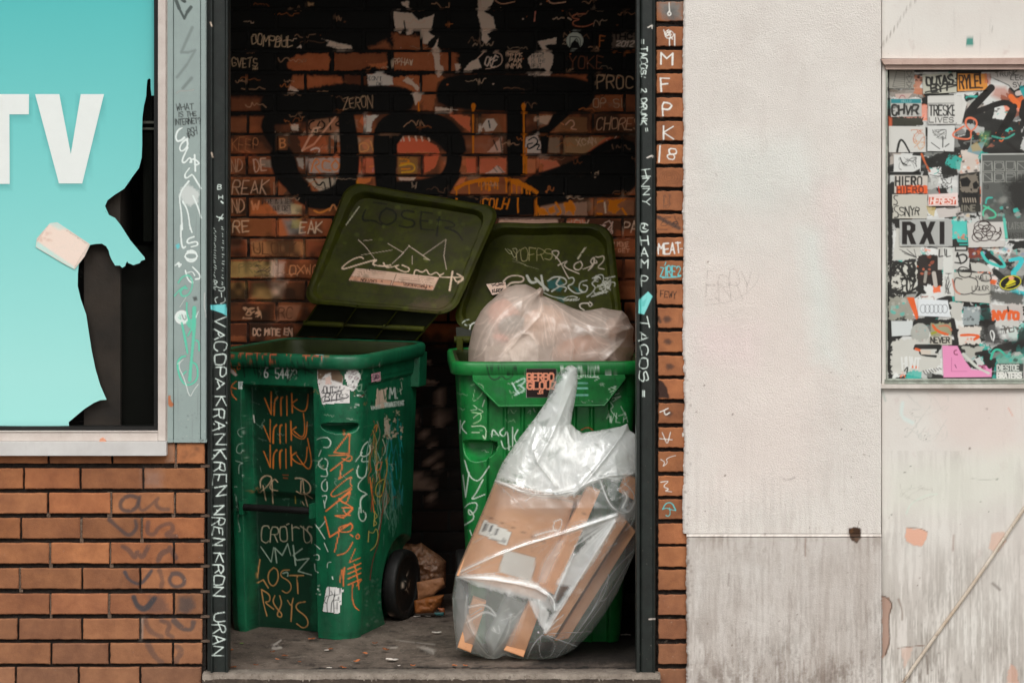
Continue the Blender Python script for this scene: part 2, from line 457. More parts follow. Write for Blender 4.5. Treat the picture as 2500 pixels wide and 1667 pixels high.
cvL.stroke([(880, 1170), (878, 1290)], 8, (150, 140, 130), a=.5, soft=6)
cvL.dabs(1120, 110, 1230, 170, 14, 8, 18, [(92, 62, 44)], seed=5, a=(.15, .4), soft=7)
mb = MB()
brickfield(mb, rows, 0.0, 2.2, BRICK_TINTS_L, deep=.017, far=(-5, 520, 1060, 1680), dirt=1300)
mortarplane(mb, -530, 1078, 497, 1862, .013)
# pale cement slurry smeared where some joints were topped up
for (x0, y0, x1, y1) in [(425, 1085, 432, 1140), (114, 1250, 122, 1262), (262, 1200, 274, 1262), (268, 1325, 277, 1385), (47, 1385, 54, 1445), (195, 1265, 203, 1325), (342, 1263, 349, 1325), (120, 1325, 127, 1387), (122, 1449, 128, 1508), (419, 1206, 427, 1262), (263, 1449, 270, 1508)]:
    mortarplane(mb, x0, y0, x1, y1, .006, step=3, amp=.0012, mat=2)
for k in range(1, 9):
    mb.pbox(490, tops[k] - 9, 512, tops[k] - 3, .009, .02, 2)
M_cement = surf('grey cement', (112, 94, 80), (88, 72, 60), ns=60, rough=.95, bump=.6, bs=200, bd=.004, tint=True, paint=True)
o = mb.build('brick_wall', [M_brick, M_mortar, M_cement], cv=cvL)
tag(o, 'low orange brick wall under the shop window with faded grey spray tag', 'brick wall', 'orange brick walls')

# ------------------------------------------------------------------ right brick pier
rt = [5, 66, 123, 180.4, 239.3, 296.4, 353.6, 410, 467, 523, 580, 637, 695, 752.5, 811, 869, 926, 985, 1044, 1103, 1162, 1219, 1279, 1335, 1391, 1452, 1511.5, 1572, 1633, 1693, 1752]
rows = [(y, y + 48.3 - (1 if y < 600 else 0), [1601 + (5 if y > 700 else 1) * min(1, y / 900.), 1677 + y / 300.], 3) for y in rt]
y = 5
up = []
while y > -420:
    y -= 58; up.append((y, y + 47, [1602, 1676], 3))
rows += up
cvR = Canvas(1590, 0, 1690, 1667)
W_ = (228, 226, 218)
cvR.frame(2.8, 1540, 0)
cvR.poly([(190, 15), (355, 15), (345, 130), (230, 130), (185, 50)], (120, 128, 126), a=.75, soft=20, rough=8)
cvR.poly([(230, 60), (300, 60), (310, 130), (240, 125)], (60, 66, 68), a=.6, soft=20, rough=8)
t = lambda p, w=7, c=W_, **k: cvR.stroke(p, w / 2.8 * 1.0, c, **k)
t([(262, 20), (265, 80)]); t([(262, 80), (250, 95), (262, 112), (278, 98), (262, 80)])
t([(225, 205), (240, 265), (285, 205), (225, 240), (290, 245), (240, 205), (285, 270)], 7); t([(258, 205), (230, 225), (240, 265), (285, 262), (295, 225), (258, 205)], 6)
t([(265, 260), (265, 315)], 9); t([(300, 235), (300, 315)], 9)
cvR.text('M', 205, 365, 85, 78, 4.2, W_, sm=0); cvR.text('F', 202, 535, 95, 62, 4.2, W_, ang=-6); cvR.text('P', 215, 700, 92, 62, 4.4, W_)
cvR.text('K', 222, 865, 95, 68, 4.4, W_); t([(200, 1000), (193, 1108)], 12); cvR.text('8', 262, 1015, 75, 50, 4.0, W_, ang=10, sm=0)
for q in (18, 34, 50, 66):
    t([(262 - q, 1212 - q * .6), (262 + q * 1.1, 1212 - q * .6), (262 + q * 1.2, 1212 + q * .7), (262 - q, 1212 + q * .7)], 3, (96, 60, 34), closed=True, a=.6)
cvR.scribble(225, 1330, 275, 1425, 8, 1.3, (90, 70, 58), seed=4, a=.7)
cvR.frame(2.8, 1540, 500)
t([(185, 85), (240, 115), (330, 160)], 26, (60, 52, 48), a=.8, soft=5); cvR.scribble(180, 80, 330, 170, 8, 1.6, (50, 42, 40), seed=6, a=.8)
cvR.text('MEAT', 188, 268, 66, 32, 3.6, (222, 220, 214), gap=.25, ang=-3); t([(180, 290), (190, 340)], 6); t([(340, 300), (355, 300)], 6)
cvR.text('ZIRE2', 200, 425, 68, 26, 2.9, (96, 196, 200), gap=.25, ang=-2); t([(215, 500), (350, 492), (325, 480)], 7, (96, 196, 200)); t([(240, 392), (232, 415)], 6, (96, 196, 200))
cvR.text('FEWY', 205, 588, 44, 22, 2.0, (34, 26, 22), gap=.3, ang=4)
for cx, cy, rr in [(250, 780, 40), (255, 935, 32), (265, 1105, 36), (255, 1425, 36)]:
    for q in range(9): cvR.poly([(cx + rr * math.cos(k) * rnd.uniform(.3, 1), cy + rr * .7 * math.sin(k) * rnd.uniform(.3, 1)) for k in range(6)], (84, 58, 46), a=.32, soft=8)
t([(190, 770), (200, 800)], 22, (48, 38, 32), a=.8, soft=4)
cvR.poly([(178, 1195), (215, 1205), (245, 1250), (262, 1320), (200, 1322), (180, 1330)], (46, 28, 22), a=.97, soft=3, rough=2)
t([(200, 1415), (270, 1385), (225, 1400), (235, 1440), (265, 1420)], 7)
cvR.frame(2.35, 1540, 1000)
t([(180, 130), (205, 190)], 6); t([(228, 128), (212, 190)], 6); t([(165, 165), (238, 172)], 6); t([(300, 135), (300, 150)], 12)
t([(172, 285), (198, 300), (180, 330), (215, 300), (200, 285), (225, 270), (258, 262)], 5); t([(172, 415), (225, 405), (180, 440), (225, 455), (190, 465), (235, 470)], 6)
tq = (92, 196, 196)
t([(182, 570), (200, 535), (235, 530), (258, 575)], 8, tq); t([(182, 570), (205, 562), (225, 570), (258, 578)], 6, tq); t([(222, 562), (228, 600), (212, 612), (202, 605)], 6, tq)
cvR.dabs(160, 1060, 316, 1560, 30, 2, 6, [(96, 68, 52), (200, 180, 160)], seed=9, a=(.15, .5))
cvR.frame(1, 0, 0)
mb = MB()
brickfield(mb, rows, 0.0, 1.8, [(1.0, .9, .84), (1.06, .98, .9), (.93, .86, .82), (1.1, 1.03, .94)], deep=.02, wob=1.0, far=(1500, 1700, -20, 1680), dirt=1300)
mortarplane(mb, 1602, -420, 1690, 1800, .014, step=8)
mb.pbox(1598, -420, 1690, 1812, .03, .25, 1)
o = mb.build('brick_pier', [M_brick, M_mortar], cv=cvR)
tag(o, 'narrow orange brick pier right of the doorway, one white scrawled letter per brick', 'brick pier', 'orange brick walls')

# ------------------------------------------------------------------ alcove: back wall, sides, ceiling, floor
DB = 1.4
M_bbrick = surf('alcove brick', (204, 120, 76), (178, 98, 58), ns=14, rough=.72, bump=.4, bs=240, bd=.002, tint=True, paint=True, prough=.7, spec=.2,
                speck=[(380, .62, .72, (80, 40, 22), .6)], bump2=(.5, 36, .003))
M_bmortar = surf('sooty mortar', (34, 26, 20), (20, 16, 12), ns=40, rough=.9, bump=.8, bs=160, bd=.005, paint=True, tint=True, prough=.8)
Zb = [125, 177, 228, 276, 328, 379, 429, 480, 531, 581, 631, 683, 735, 787, 838, 889, 940, 991, 1042, 1093, 1144, 1195, 1246, 1297, 1348, 1399, 1450]
Zb = [125 - 51 * k for k in range(22, 0, -1)] + Zb
rows = []
for k, (a, b) in enumerate(zip(Zb[:-1], Zb[1:])):
    off = 605 if (k % 2) else 675
    j = [off + 141 * q + rnd.uniform(-4, 4) for q in range(-2, 9)]
    rows.append((a + 3.2, b - 3.2, j, 7))
# paint on the rear wall
cvB = Canvas(330, -420, 1760, 1500, 1.0)
BK = (9, 8, 6)
WT = (222, 194, 172)   # dulled white
OR = (226, 134, 28)
# mottled rubbed paint on single bricks, then soot
r = random.Random(21)
for _ in range(120):      # whole bricks darkened by soot and old paint
    kk = r.randint(14, 26); y0_ = Zb[kk] + 4; x0_ = (605 if kk % 2 else 675) + 141 * r.randint(-1, 6)
    cvB.rect(x0_ + 3, y0_, x0_ + r.choice([60, 134, 134]), y0_ + 44, r.choice([(96, 50, 28), (70, 40, 24), (140, 84, 54), (122, 62, 34), (60, 36, 24), (170, 110, 80)]), a=r.uniform(.25, .6), soft=5, rough=4)
for _ in range(190):
    x, y = r.uniform(550, 1560), r.uniform(230, 830)
    cvB.poly([(x + r.uniform(-40, 40), y + r.uniform(-14, 14)) for _ in range(6)], r.choice([(150, 120, 96), (120, 66, 34), (92, 54, 30), (176, 84, 44), (70, 44, 26), (130, 100, 80)]), a=r.uniform(.2, .6), soft=r.uniform(4, 14), rough=5)
cvB.dabs(1050, 300, 1560, 520, 26, 8, 26, [(176, 146, 126), (120, 96, 74), (190, 96, 56)], seed=2, a=(.3, .7), soft=4)
cvB.dabs(640, 290, 900, 500, 30, 8, 24, [(150, 130, 112), (110, 96, 84), (186, 96, 56), (60, 48, 38)], seed=4, a=(.35, .8), soft=3)
cvB.frame(2.851, 540, 400)
# the bricks left of the lids, each with its own colour
B = lambda x0, y0, x1, y1, c, a=.75, **k: cvB.rect(x0, y0, x1, y1, c, a=a, soft=4, rough=3, **k)
B(50, 385, 350, 505, (120, 68, 36)); B(385, 385, 480, 505, (170, 92, 52)); cvB.poly([(430, 390), (520, 385), (580, 490), (470, 500)], (110, 110, 104), a=.8, soft=12); B(490, 390, 560, 450, (150, 136, 80), .7)
B(210, 540, 580, 640, (158, 108, 66)); B(60, 530, 165, 640, (96, 44, 22)); B(610, 545, 760, 650, (130, 66, 38))
B(60, 680, 375, 790, (150, 130, 78)); cvB.poly([(350, 680), (440, 690), (430, 790), (340, 790)], (206, 176, 156), a=.85, soft=14); B(440, 690, 640, 800, (110, 60, 32)); cvB.poly([(60, 690), (130, 700), (110, 770), (60, 780)], (120, 86, 48), a=.5, soft=14)
B(60, 825, 190, 940, (110, 86, 46)); cvB.poly([(220, 830), (300, 830), (420, 940), (330, 945), (210, 930)], (140, 112, 66), a=.8, soft=10); cvB.poly([(340, 830), (450, 830), (420, 920), (370, 930)], (206, 172, 146), a=.85, soft=18); B(450, 830, 600, 940, (76, 46, 26))
B(50, 975, 370, 1090, (62, 36, 20)); cvB.poly([(390, 985), (560, 980), (520, 1090), (385, 1095)], (150, 100, 72), a=.85, soft=4)
B(50, 1115, 500, 1200, (56, 28, 18)); B(205, 245, 400, 350, (168, 88, 44)); cvB.poly([(300, 245), (470, 240), (560, 350), (400, 350)], (128, 116, 104), a=.85, soft=6)
cvB.poly([(480, 270), (560, 290), (560, 350), (490, 350)], (176, 154, 110), a=.7, soft=4)
B(60, 110, 340, 210, (84, 52, 30), .8); B(60, 250, 180, 350, (70, 42, 24), .8); B(600, 250, 800, 350, (90, 52, 24), .6)
# grime and overspray drifting over everything
gn_ = noise2(cvB.h, cvB.w, 60, 91) * .6 + noise2(cvB.h, cvB.w, 18, 92) * .4
yy_ = np.arange(cvB.h)[:, None] + cvB.y0
gm = np.clip((gn_ - .40) * 4, 0, 1) * .72 + .12
cvB._blend((0, cvB.w, 0, cvB.h), np.clip(gm, 0, .85), (34, 24, 16), 'over')
cvB.frame(2.1, 500, 0)
# ---- the great black fill above and the left side
top = [(-400, -1000), (2700, -1000), (2700, 480), (1960, 480), (1960, 380), (1180, 380), (1150, 470), (1080, 480), (860, 455), (500, 480), (300, 600), (-400, 620)]
cvB.poly(top, BK, a=1, soft=4, rough=4)
E = lambda p, a=1, soft=3, rough=4, **k: cvB.poly(p, BK, a=a, soft=soft, rough=rough, mode='erase', **k)
E([(430, 300), (470, 285), (530, 275), (635, 275), (640, 300), (640, 362), (460, 362), (425, 350)])
E([(655, 275), (930, 275), (932, 320), (930, 358), (880, 340), (830, 345), (800, 362), (660, 365)], a=.5); E([(840, 330), (932, 320), (932, 358), (860, 345)])
E([(840, 250), (930, 205), (960, 260)], a=.9, soft=10)
E([(960, 170), (1100, 190), (1150, 250), (1300, 270), (1290, 310), (1310, 350), (1250, 370), (965, 362), (970, 280)], soft=8, rough=6)
E([(450, 385), (560, 390), (700, 395), (705, 425), (560, 450), (430, 465)], soft=6); E([(715, 385), (830, 390), (830, 440), (715, 425)], a=.25)
E([(835, 372), (900, 368), (965, 400), (1080, 385), (1200, 380), (1230, 400), (1180, 440), (1090, 560), (1075, 480), (1040, 450), (840, 450)], soft=3)
E([(1120, 385), (1200, 385), (1170, 570), (1120, 565)], soft=3)
E([(130, 500), (290, 500), (280, 570), (130, 575)], a=.5, soft=12); E([(130, 600), (300, 600), (300, 680), (130, 680)], a=.5, soft=10)
# pale washed patches
Wp = lambda p, a=.9, c=WT, soft=2.5, **k: cvB.poly(p, c, a=a, soft=soft, rough=2.5, **k)
Wp([(968, 62), (1060, 70), (1095, 105), (1175, 75), (1160, 150), (1140, 165), (1175, 185), (1140, 225), (1120, 225), (1110, 160), (1075, 148), (1060, 175), (1040, 180), (1010, 150), (1005, 180), (975, 140)], a=.95)
cvB.stroke([(1022, 110), (1030, 180)], 4, BK); Wp([(1010, 15), (1045, 5), (1045, 45), (1020, 30)], .7); Wp([(525, 15), (560, 15), (560, 30), (530, 32)], .5, (180, 140, 100))
Wp([(1400, 0), (1480, 0), (1470, 25), (1430, 60), (1480, 95), (1490, 150), (1450, 175), (1465, 200), (1440, 225), (1420, 205), (1420, 150), (1400, 80)], .8)
Wp([(1165, 255), (1180, 235), (1200, 190), (1190, 240), (1205, 260), (1205, 330), (1220, 340), (1225, 362), (1180, 362), (1175, 300)], .9); Wp([(600, 200), (640, 212), (750, 235), (755, 252), (690, 255), (625, 235), (640, 215)], .55); Wp([(470, 245), (490, 232), (498, 250)], .9); Wp([(430, 462), (440, 440), (470, 455), (480, 468)], .85)
Wp([(1330, 360), (1360, 320), (1400, 300), (1420, 350), (1360, 362)], .8); Wp([(1280, 330), (1310, 330), (1310, 350), (1290, 365)], .85)
Wp([(1710, 215), (1760, 205), (1800, 195), (1800, 225), (1740, 235), (1785, 285), (1780, 330), (1760, 375), (1740, 350), (1670, 350), (1655, 300), (1680, 275), (1740, 275)], .9); Wp([(1660, 378), (1770, 375), (1770, 392), (1660, 392)], .8)
Wp([(835, 385), (870, 378), (890, 368), (910, 375), (930, 385), (960, 395), (968, 435), (900, 440), (840, 448)], 1, (204, 190, 176)); Wp([(1012, 415), (1040, 395), (1080, 430), (1105, 450), (1090, 470), (1065, 440)], .9); Wp([(1065, 480), (1115, 480), (1110, 510), (1080, 540)], .9); Wp([(1180, 372), (1230, 365), (1200, 400)], .8)
Wp([(820, 590), (890, 592), (860, 625), (850, 680), (820, 680)], .85, (176, 168, 156)); Wp([(1180, 550), (1300, 565), (1180, 572)], .6)
# lettered bricks under the black shapes
def wb(p, a=.9, c=WT): Wp(p, a, c)
wb([(440, 640), (480, 640), (480, 670), (450, 670)]); wb([(530, 610), (720, 605), (740, 680), (530, 682)], .35, (170, 120, 90))
K2 = lambda p, w=3, c=BK, **k: cvB.stroke(p, w, c, **k)
K2([(560, 620), (535, 630), (535, 670), (570, 668)], 4); K2([(590, 625), (575, 650), (600, 668), (620, 640), (600, 622)], 4); K2([(640, 610), (645, 665)], 4); K2([(690, 620), (665, 640), (695, 650), (700, 668)], 4)
K2([(670, 600), (560, 740), (500, 772)], 5, (206, 150, 118), sm=0); K2([(500, 772), (560, 660), (590, 655)], 5, (206, 160, 130), sm=0)
wb([(480, 700), (620, 700), (630, 780), (500, 780)], .3, (190, 90, 50)); K2([(545, 770), (570, 758), (590, 765), (585, 780)], 4, (214, 186, 170)); K2([(640, 705), (640, 785)], 6, (70, 50, 38)); 
K2([(795, 775), (790, 740), (830, 730), (845, 770), (800, 780)], 3, (214, 140, 70)); K2([(850, 725), (865, 778)], 3, (214, 140, 70)); wb([(780, 705), (860, 705), (860, 782), (780, 782)], .35, (140, 110, 80))
wb([(520, 812), (715, 810), (715, 885), (530, 888)], .75, (150, 130, 120)); og = (250, 146, 76)
K2([(545, 880), (560, 820), (580, 815), (590, 840), (560, 850), (590, 885)], 3.5, og); K2([(640, 830), (605, 820), (600, 870), (645, 875)], 3.5, og); K2([(670, 822), (645, 850), (670, 880), (695, 850), (670, 822)], 3.5, og); K2([(715, 815), (690, 845), (700, 880), (715, 878)], 3.5, og)
wb([(470, 812), (505, 812), (505, 870), (480, 850)], .8, (140, 128, 116)); wb([(520, 920), (690, 915), (640, 975), (590, 985)], .75, (150, 138, 120)); K2([(560, 920), (585, 960), (610, 925), (620, 975)], 4); K2([(640, 915), (645, 960)], 5)
wb([(815, 812), (905, 812), (915, 885), (820, 888)], .7, (206, 104, 70)); K2([(860, 880), (880, 825), (895, 880)], 3, (140, 90, 100)); K2([(845, 855), (905, 850)], 3, og); wb([(770, 812), (800, 812), (800, 885), (770, 888)], .6, (190, 84, 50))
wb([(780, 915), (855, 912), (840, 940), (790, 950)], .9, (220, 120, 60)); K2([(775, 925), (790, 945)], 6, OR)
wb([(985, 700), (1130, 715), (1200, 760), (1205, 785), (985, 785)], .9, (212, 96, 62)); wb([(1120, 800), (1200, 800), (1180, 860), (1120, 890)], .85, (208, 96, 60)); wb([(990, 805), (1090, 805), (1090, 890), (990, 890)], .6, (120, 86, 40))
for x in (1000, 1015, 1045, 1080, 1110, 1145): K2([(x, 700), (x + 6, 722)], 4, (222, 186, 160))
K2([(1000, 815), (1040, 815), (1050, 835), (1005, 840)], 4, OR); K2([(1000, 850), (1070, 835), (1080, 880), (1010, 885)], 4, (220, 160, 40)); K2([(1010, 868), (1050, 866)], 4, OR); wb([(990, 912), (1080, 912), (1070, 925), (1000, 925)], .6)
wb([(1255, 590), (1310, 590), (1360, 600), (1360, 675), (1320, 650)], .9, (206, 104, 66)); wb([(1390, 605), (1500, 605), (1530, 680), (1390, 680)], .5, (110, 76, 50))
K2([(1410, 640), (1415, 670)], 6, (220, 196, 176)); cvB.poly([(1425, 640), (1445, 612), (1480, 610), (1500, 640), (1480, 670), (1440, 675)], (222, 200, 182), a=.95, soft=2); K2([(1455, 620), (1462, 655)], 4); K2([(1425, 650), (1405, 668)], 5, (220, 196, 176))
wb([(1380, 705), (1530, 705), (1530, 785), (1380, 785)], .55, (130, 72, 48)); wb([(1450, 780), (1520, 700), (1530, 780)], .7, (190, 150, 130)); K2([(1480, 720), (1500, 770)], 3); K2([(1515, 705), (1525, 785)], 4, (90, 70, 56))
wb([(1340, 812), (1390, 812), (1390, 888), (1340, 885)], .9, (206, 96, 62)); wb([(1410, 812), (1545, 812), (1545, 888), (1410, 888)], .85, (200, 100, 66)); wb([(1440, 890), (1500, 850), (1545, 888)], .85, (220, 186, 166)); K2([(1500, 850), (1530, 885)], 2); K2([(1480, 860), (1500, 885)], 2)
wb([(1690, 595), (1780, 595), (1750, 640), (1690, 620)], .85, (190, 156, 130)); wb([(1800, 640), (1860, 600), (1960, 605), (1960, 680), (1790, 675)], .6, (120, 80, 48)); K2([(1850, 640), (1880, 610), (1900, 640), (1870, 660), (1905, 665)], 3, (200, 150, 120)); K2([(1810, 620), (1840, 640)], 2.5, (190, 120, 80))
cvB.poly([(1645, 705), (1700, 690), (1725, 740), (1720, 785), (1640, 785)], (220, 196, 180), a=.95, soft=2, rough=2); K2([(1660, 720), (1690, 700), (1715, 730), (1660, 770), (1650, 740), (1680, 735)], 4); K2([(1690, 745), (1720, 740), (1700, 770), (1725, 768)], 4)
wb([(1760, 705), (1820, 705), (1820, 785), (1760, 785)], .6, (140, 112, 88)); wb([(1840, 705), (2080, 705), (2000, 770), (1950, 790), (1840, 785)], .7, (150, 112, 76)); wb([(1960, 780), (2060, 705), (2120, 705), (2010, 780)], .8, (176, 80, 50)); cvB.text('XCAN', 1905, 715, 34, 20, 1.6, (214, 180, 150), ang=-6, jit=.15); K2([(2060, 720), (2080, 735), (2110, 700)], 1.5, (214, 180, 150))
wb([(1650, 815), (1740, 815), (1690, 885), (1650, 885)], .7, (190, 110, 70)); wb([(1700, 815), (1800, 825), (1840, 870), (1730, 890), (1740, 850)], .8, (204, 110, 76)); wb([(1770, 860), (1960, 815), (1860, 840)], .5, (150, 110, 76))
wb([(1280, 920), (1340, 910), (1330, 940), (1270, 960)], .8, (176, 96, 56)); wb([(1280, 960), (1500, 940), (1690, 990), (1250, 995)], .5, (120, 70, 40))
wb([(1510, 1128), (1810, 1128), (1810, 1160), (1510, 1165)], .75, (176, 138, 120)); wb([(1860, 1128), (1950, 1128), (1950, 1165), (1850, 1165)], .8, (196, 110, 80)); wb([(1720, 1050), (1960, 1035), (1960, 1105), (1710, 1105)], .6, (150, 112, 90)); wb([(1980, 1025), (2200, 1025), (2200, 1105), (1980, 1100)], .6, (130, 84, 56))
# ---- black spray letters
def ring(outer, inner):
    cvB.poly(outer, BK, a=1, soft=5, sm=2, rough=1); return inner
L1 = [(330, 640), (480, 575), (690, 590), (712, 640), (718, 760), (712, 860), (680, 940), (600, 985), (530, 945), (485, 880), (465, 800), (480, 775), (455, 760), (420, 700)]
cvB.stroke([(420, 560), (300, 630), (380, 760)], 30, BK, soft=6)
cvB.stroke([(400, 780), (405, 850), (440, 950), (520, 1020), (600, 1030), (690, 1000), (735, 920), (745, 800), (735, 680), (725, 600)], 42 , BK, soft=5, a=1)
cvB.poly([(330, 760), (420, 740), (460, 790), (490, 900), (560, 970), (520, 1040), (400, 960), (340, 880)], BK, soft=6, sm=1)
cvB.poly([(500, 990), (600, 1010), (700, 975), (690, 1040), (600, 1065), (520, 1060)], BK, soft=6)
cvB.poly([(300, 480), (500, 475), (760, 440), (980, 435), (1060, 470), (1080, 520), (1050, 575), (900, 580), (780, 590), (640, 605), (420, 640), (330, 640), (280, 560)], BK, soft=6, sm=1)
cvB.stroke([(1060, 620), (1010, 650)], 40, BK, soft=5)
cvB.stroke([(940, 990), (925, 900), (915, 740), (930, 650), (1020, 610), (1150, 620), (1240, 670), (1285, 780), (1270, 880), (1200, 960), (1080, 985), (960, 985)], 46, BK, soft=5, sm=2)
cvB.poly([(930, 580), (1100, 560), (1250, 600), (1330, 690), (1345, 800), (1240, 790), (1200, 740), (1130, 700), (990, 690), (985, 900), (930, 900), (850, 700)], BK, soft=5, sm=1)
cvB.poly([(850, 950), (990, 928), (1100, 925), (1260, 880), (1330, 880), (1270, 970), (1240, 1020), (900, 1020)], BK, soft=5, sm=1)
cvB.poly([(1180, 470), (1220, 400), (1350, 375), (1700, 385), (1950, 400), (2010, 470), (1990, 540), (1900, 590), (1640, 575), (1400, 570), (1200, 545)], BK, soft=6, sm=1)
cvB.poly([(1545, 540), (1645, 540), (1645, 910), (1550, 920)], BK, soft=5)
cvB.poly([(1790, 575), (1880, 580), (1770, 680), (1755, 790), (1725, 790), (1720, 690), (1660, 680), (1760, 640)], BK, soft=3)
cvB.poly([(1640, 905), (1730, 880), (1850, 840), (1950, 790), (2040, 730), (2110, 700), (2230, 740), (2230, 1000), (1960, 1010), (1720, 1060), (1600, 1080)], BK, soft=5, sm=1)
cvB.poly([(1240, 995), (1700, 995), (1720, 1062), (1700, 1100), (1500, 1112), (1400, 1060), (1240, 1040)], BK, soft=4)
cvB.poly([(120, 900), (330, 905), (340, 1060), (500, 1060), (330, 860), (330, 760)], BK, a=.25, soft=14)
# speckle through the paint
cvB.dabs(550, 0, 2210, 460, 26, 2, 7, [(206, 110, 60), (190, 160, 140), (96, 58, 34)], seed=31, a=(.3, .8))
# ---- orange drips
OR2 = (255, 142, 16)
for x, y0, y1 in ((1375, 545, 785), (1635, 540, 885), (1648, 760, 890)):
    cvB.stroke([(x, y0), (x + 1, y1)], 4.2, OR2)
for x in (1377, 1634): cvB.poly([(x - 12, 540), (x, 526), (x + 13, 540), (x + 7, 562), (x, 575), (x - 7, 562)], OR2, soft=1.5, sm=1)
K2([(1095, 525), (1098, 570)], 4, OR2)
cvB.poly([(1278, 962), (1340, 930), (1420, 912), (1510, 908), (1510, 935), (1400, 935), (1330, 955), (1285, 980)], OR2, soft=1.5, rough=1.5); cvB.poly([(1533, 908), (1610, 922), (1680, 960), (1712, 985), (1700, 996), (1620, 958), (1540, 930)], OR2, soft=1.5, rough=1.5)
for x, y0, y1 in ((1290, 965, 1030), (1355, 940, 992), (1405, 930, 955), (1418, 930, 975), (1440, 925, 970), (1455, 930, 980), (1462, 960, 975), (1485, 925, 965), (1500, 920, 970), (1545, 925, 985), (1572, 930, 988), (1598, 940, 990), (1625, 950, 990), (1650, 960, 993), (1665, 970, 996), (1605, 1012, 1088), (1700, 1015, 1105)):
    cvB.stroke([(x, y0), (x + 1, y1)], 3.6, OR2)
K2([(1440, 950), (1470, 945)], 3, OR2)
cvB.text('COLH', 1420, 1018, 52, 26, 3.0, OR2, gap=.35, jit=.08, shear=.15)
for p in ([(1705, 1060), (1740, 1070), (1760, 1100), (1710, 1105)], [(1760, 1070), (1790, 1058), (1800, 1090), (1770, 1095)], [(1840, 1040), (1880, 1030), (1900, 1070), (1890, 1100), (1870, 1075), (1850, 1095)], [(2070, 1025), (2160, 1020), (2110, 1050), (2130, 1070), (2100, 1100), (2070, 1080)]):
    cvB.poly(p, OR2, a=.95, soft=3, rough=4)
K2([(2040, 1030), (2000, 1040), (2000, 1095), (2035, 1098)], 5, OR2); K2([(2050, 1040), (2055, 1090)], 4, (214, 186, 160)); K2([(1800, 1040), (1830, 1090), (1810, 1100)], 5, OR2); K2([(2140, 1070), (2160, 1100)], 5, OR2)
# ---- marker writing
for k in range(200):       # faint illegible scrawls layered over each other
    x_ = r.uniform(130, 2200); y_ = r.uniform(20, 1500); w_ = r.uniform(30, 130); h_ = r.uniform(14, 44)
    p__ = [(x_ + w_ * i / 9.0 + r.uniform(-8, 8), y_ + h_ * r.uniform(-.5, .5)) for i in range(10)]
    cvB.stroke(p__, r.uniform(1.2, 2.6), r.choice([(150, 112, 84), (120, 84, 60), (176, 146, 120), (20, 16, 12), (24, 18, 12), (150, 84, 40)]), a=r.uniform(.35, .85), dry=.2)
p_ = dict(jit=.1, a=.85)
tn = (196, 150, 116)
cvB.text('OOMPBUL', 240, 180, 48, 26, 2.0, (170, 142, 112), gap=.2, ang=3, jit=.15); cvB.text('GVETS', 140, 300, 46, 20, 1.8, (150, 124, 96), gap=.35, jit=.12); cvB.text('HH', 248, 345, 14, 9, 1.5, (150, 124, 96))
cvB.text('RPHAW', 968, 300, 32, 15, 2.2, (220, 190, 160), gap=.4, ang=3, jit=.12)
cvB.text("DON'T", 843, 393, 20, 11, 1.6, (40, 34, 28), gap=.35, ang=2); cvB.text('DIE', 882, 423, 18, 10, 1.6, (40, 34, 28), gap=.3)
cvB.text('ZERON', 708, 505, 55, 24, 1.6, (150, 120, 92), gap=.3, jit=.12, ang=-4); cvB.text('MFPK', 1555, 272, 20, 13, 1.8, (206, 168, 140), gap=.5); cvB.text('PAM', 1562, 300, 20, 16, 1.8, (206, 168, 140), gap=.4); cvB.text('NMA', 1555, 328, 22, 18, 1.8, (206, 168, 140), gap=.4)
K2([(1400, 300), (1430, 270)], 2, (206, 170, 146)); K2([(1480, 272), (1520, 275), (1528, 320), (1500, 345), (1440, 355)], 1.8, (206, 170, 146)); cvB.text('OKE', 1432, 292, 48, 18, 2.4, (216, 190, 170), gap=.1, shear=.3, jit=.15)
for i_, w_ in enumerate(('HEART', 'IS THE', 'BEST')): cvB.text(w_, 1675, 280 + i_ * 24, 17, 10, 1.5, (40, 32, 26), gap=.35)
cvB.poly([(1852 + 45 + 44 * math.cos(k * .5), 210 + 44 * math.sin(k * .5)) for k in range(13)], (150, 152, 140), a=.95, soft=1.5); cvB.poly([(1870, 250), (1880, 222), (1898, 205), (1915, 222), (1930, 250)], BK); K2([(1872, 190), (1925, 190), (1925, 235)], 2); K2([(1872, 190), (1872, 235)], 2); K2([(1885, 235), (1905, 190), (1918, 230)], 2)
K2([(1950, 72), (1890, 75), (1880, 95), (1930, 100), (1885, 110), (1890, 135), (1950, 140), (1995, 120)], 2.4, (150, 84, 58), dry=.2); K2([(1695, 60), (1690, 110)], 2.4, (180, 110, 90)); K2([(1760, 0), (1775, 22), (1850, 12)], 2.5, (200, 150, 120)); K2([(1490, 5), (1520, 25), (1590, 10)], 2, (180, 130, 100)); cvB.text('F', 2025, 182, 60, 26, 2.4, (150, 84, 40)); 
cvB.rect(2090, 170, 2206, 245, (110, 92, 78), a=.5, soft=3, rough=6); cvB.text('THC', 2095, 172, 30, 26, 4, BK); cvB.text('2012', 2105, 212, 26, 20, 2.6, (176, 158, 144), shear=.4)
cvB.text('PROC', 2010, 388, 66, 38, 2.6, (150, 120, 92), gap=.3); cvB.text('OP SI', 1992, 505, 46, 28, 2.4, (144, 114, 88), gap=.3); cvB.text('CHORES', 2005, 605, 60, 30, 2.4, (166, 124, 94), gap=.28, shear=.15); cvB.text('YOKE', 1870, 290, 60, 34, 2, (96, 54, 34))
cvB.text('KEEP', 140, 712, 60, 26, 1.8, (150, 92, 56), jit=.15); cvB.rect(375, 700, 425, 770, (90, 54, 32), a=.8); cvB.text('B', 385, 712, 44, 26, 3, (190, 120, 70), sm=0)
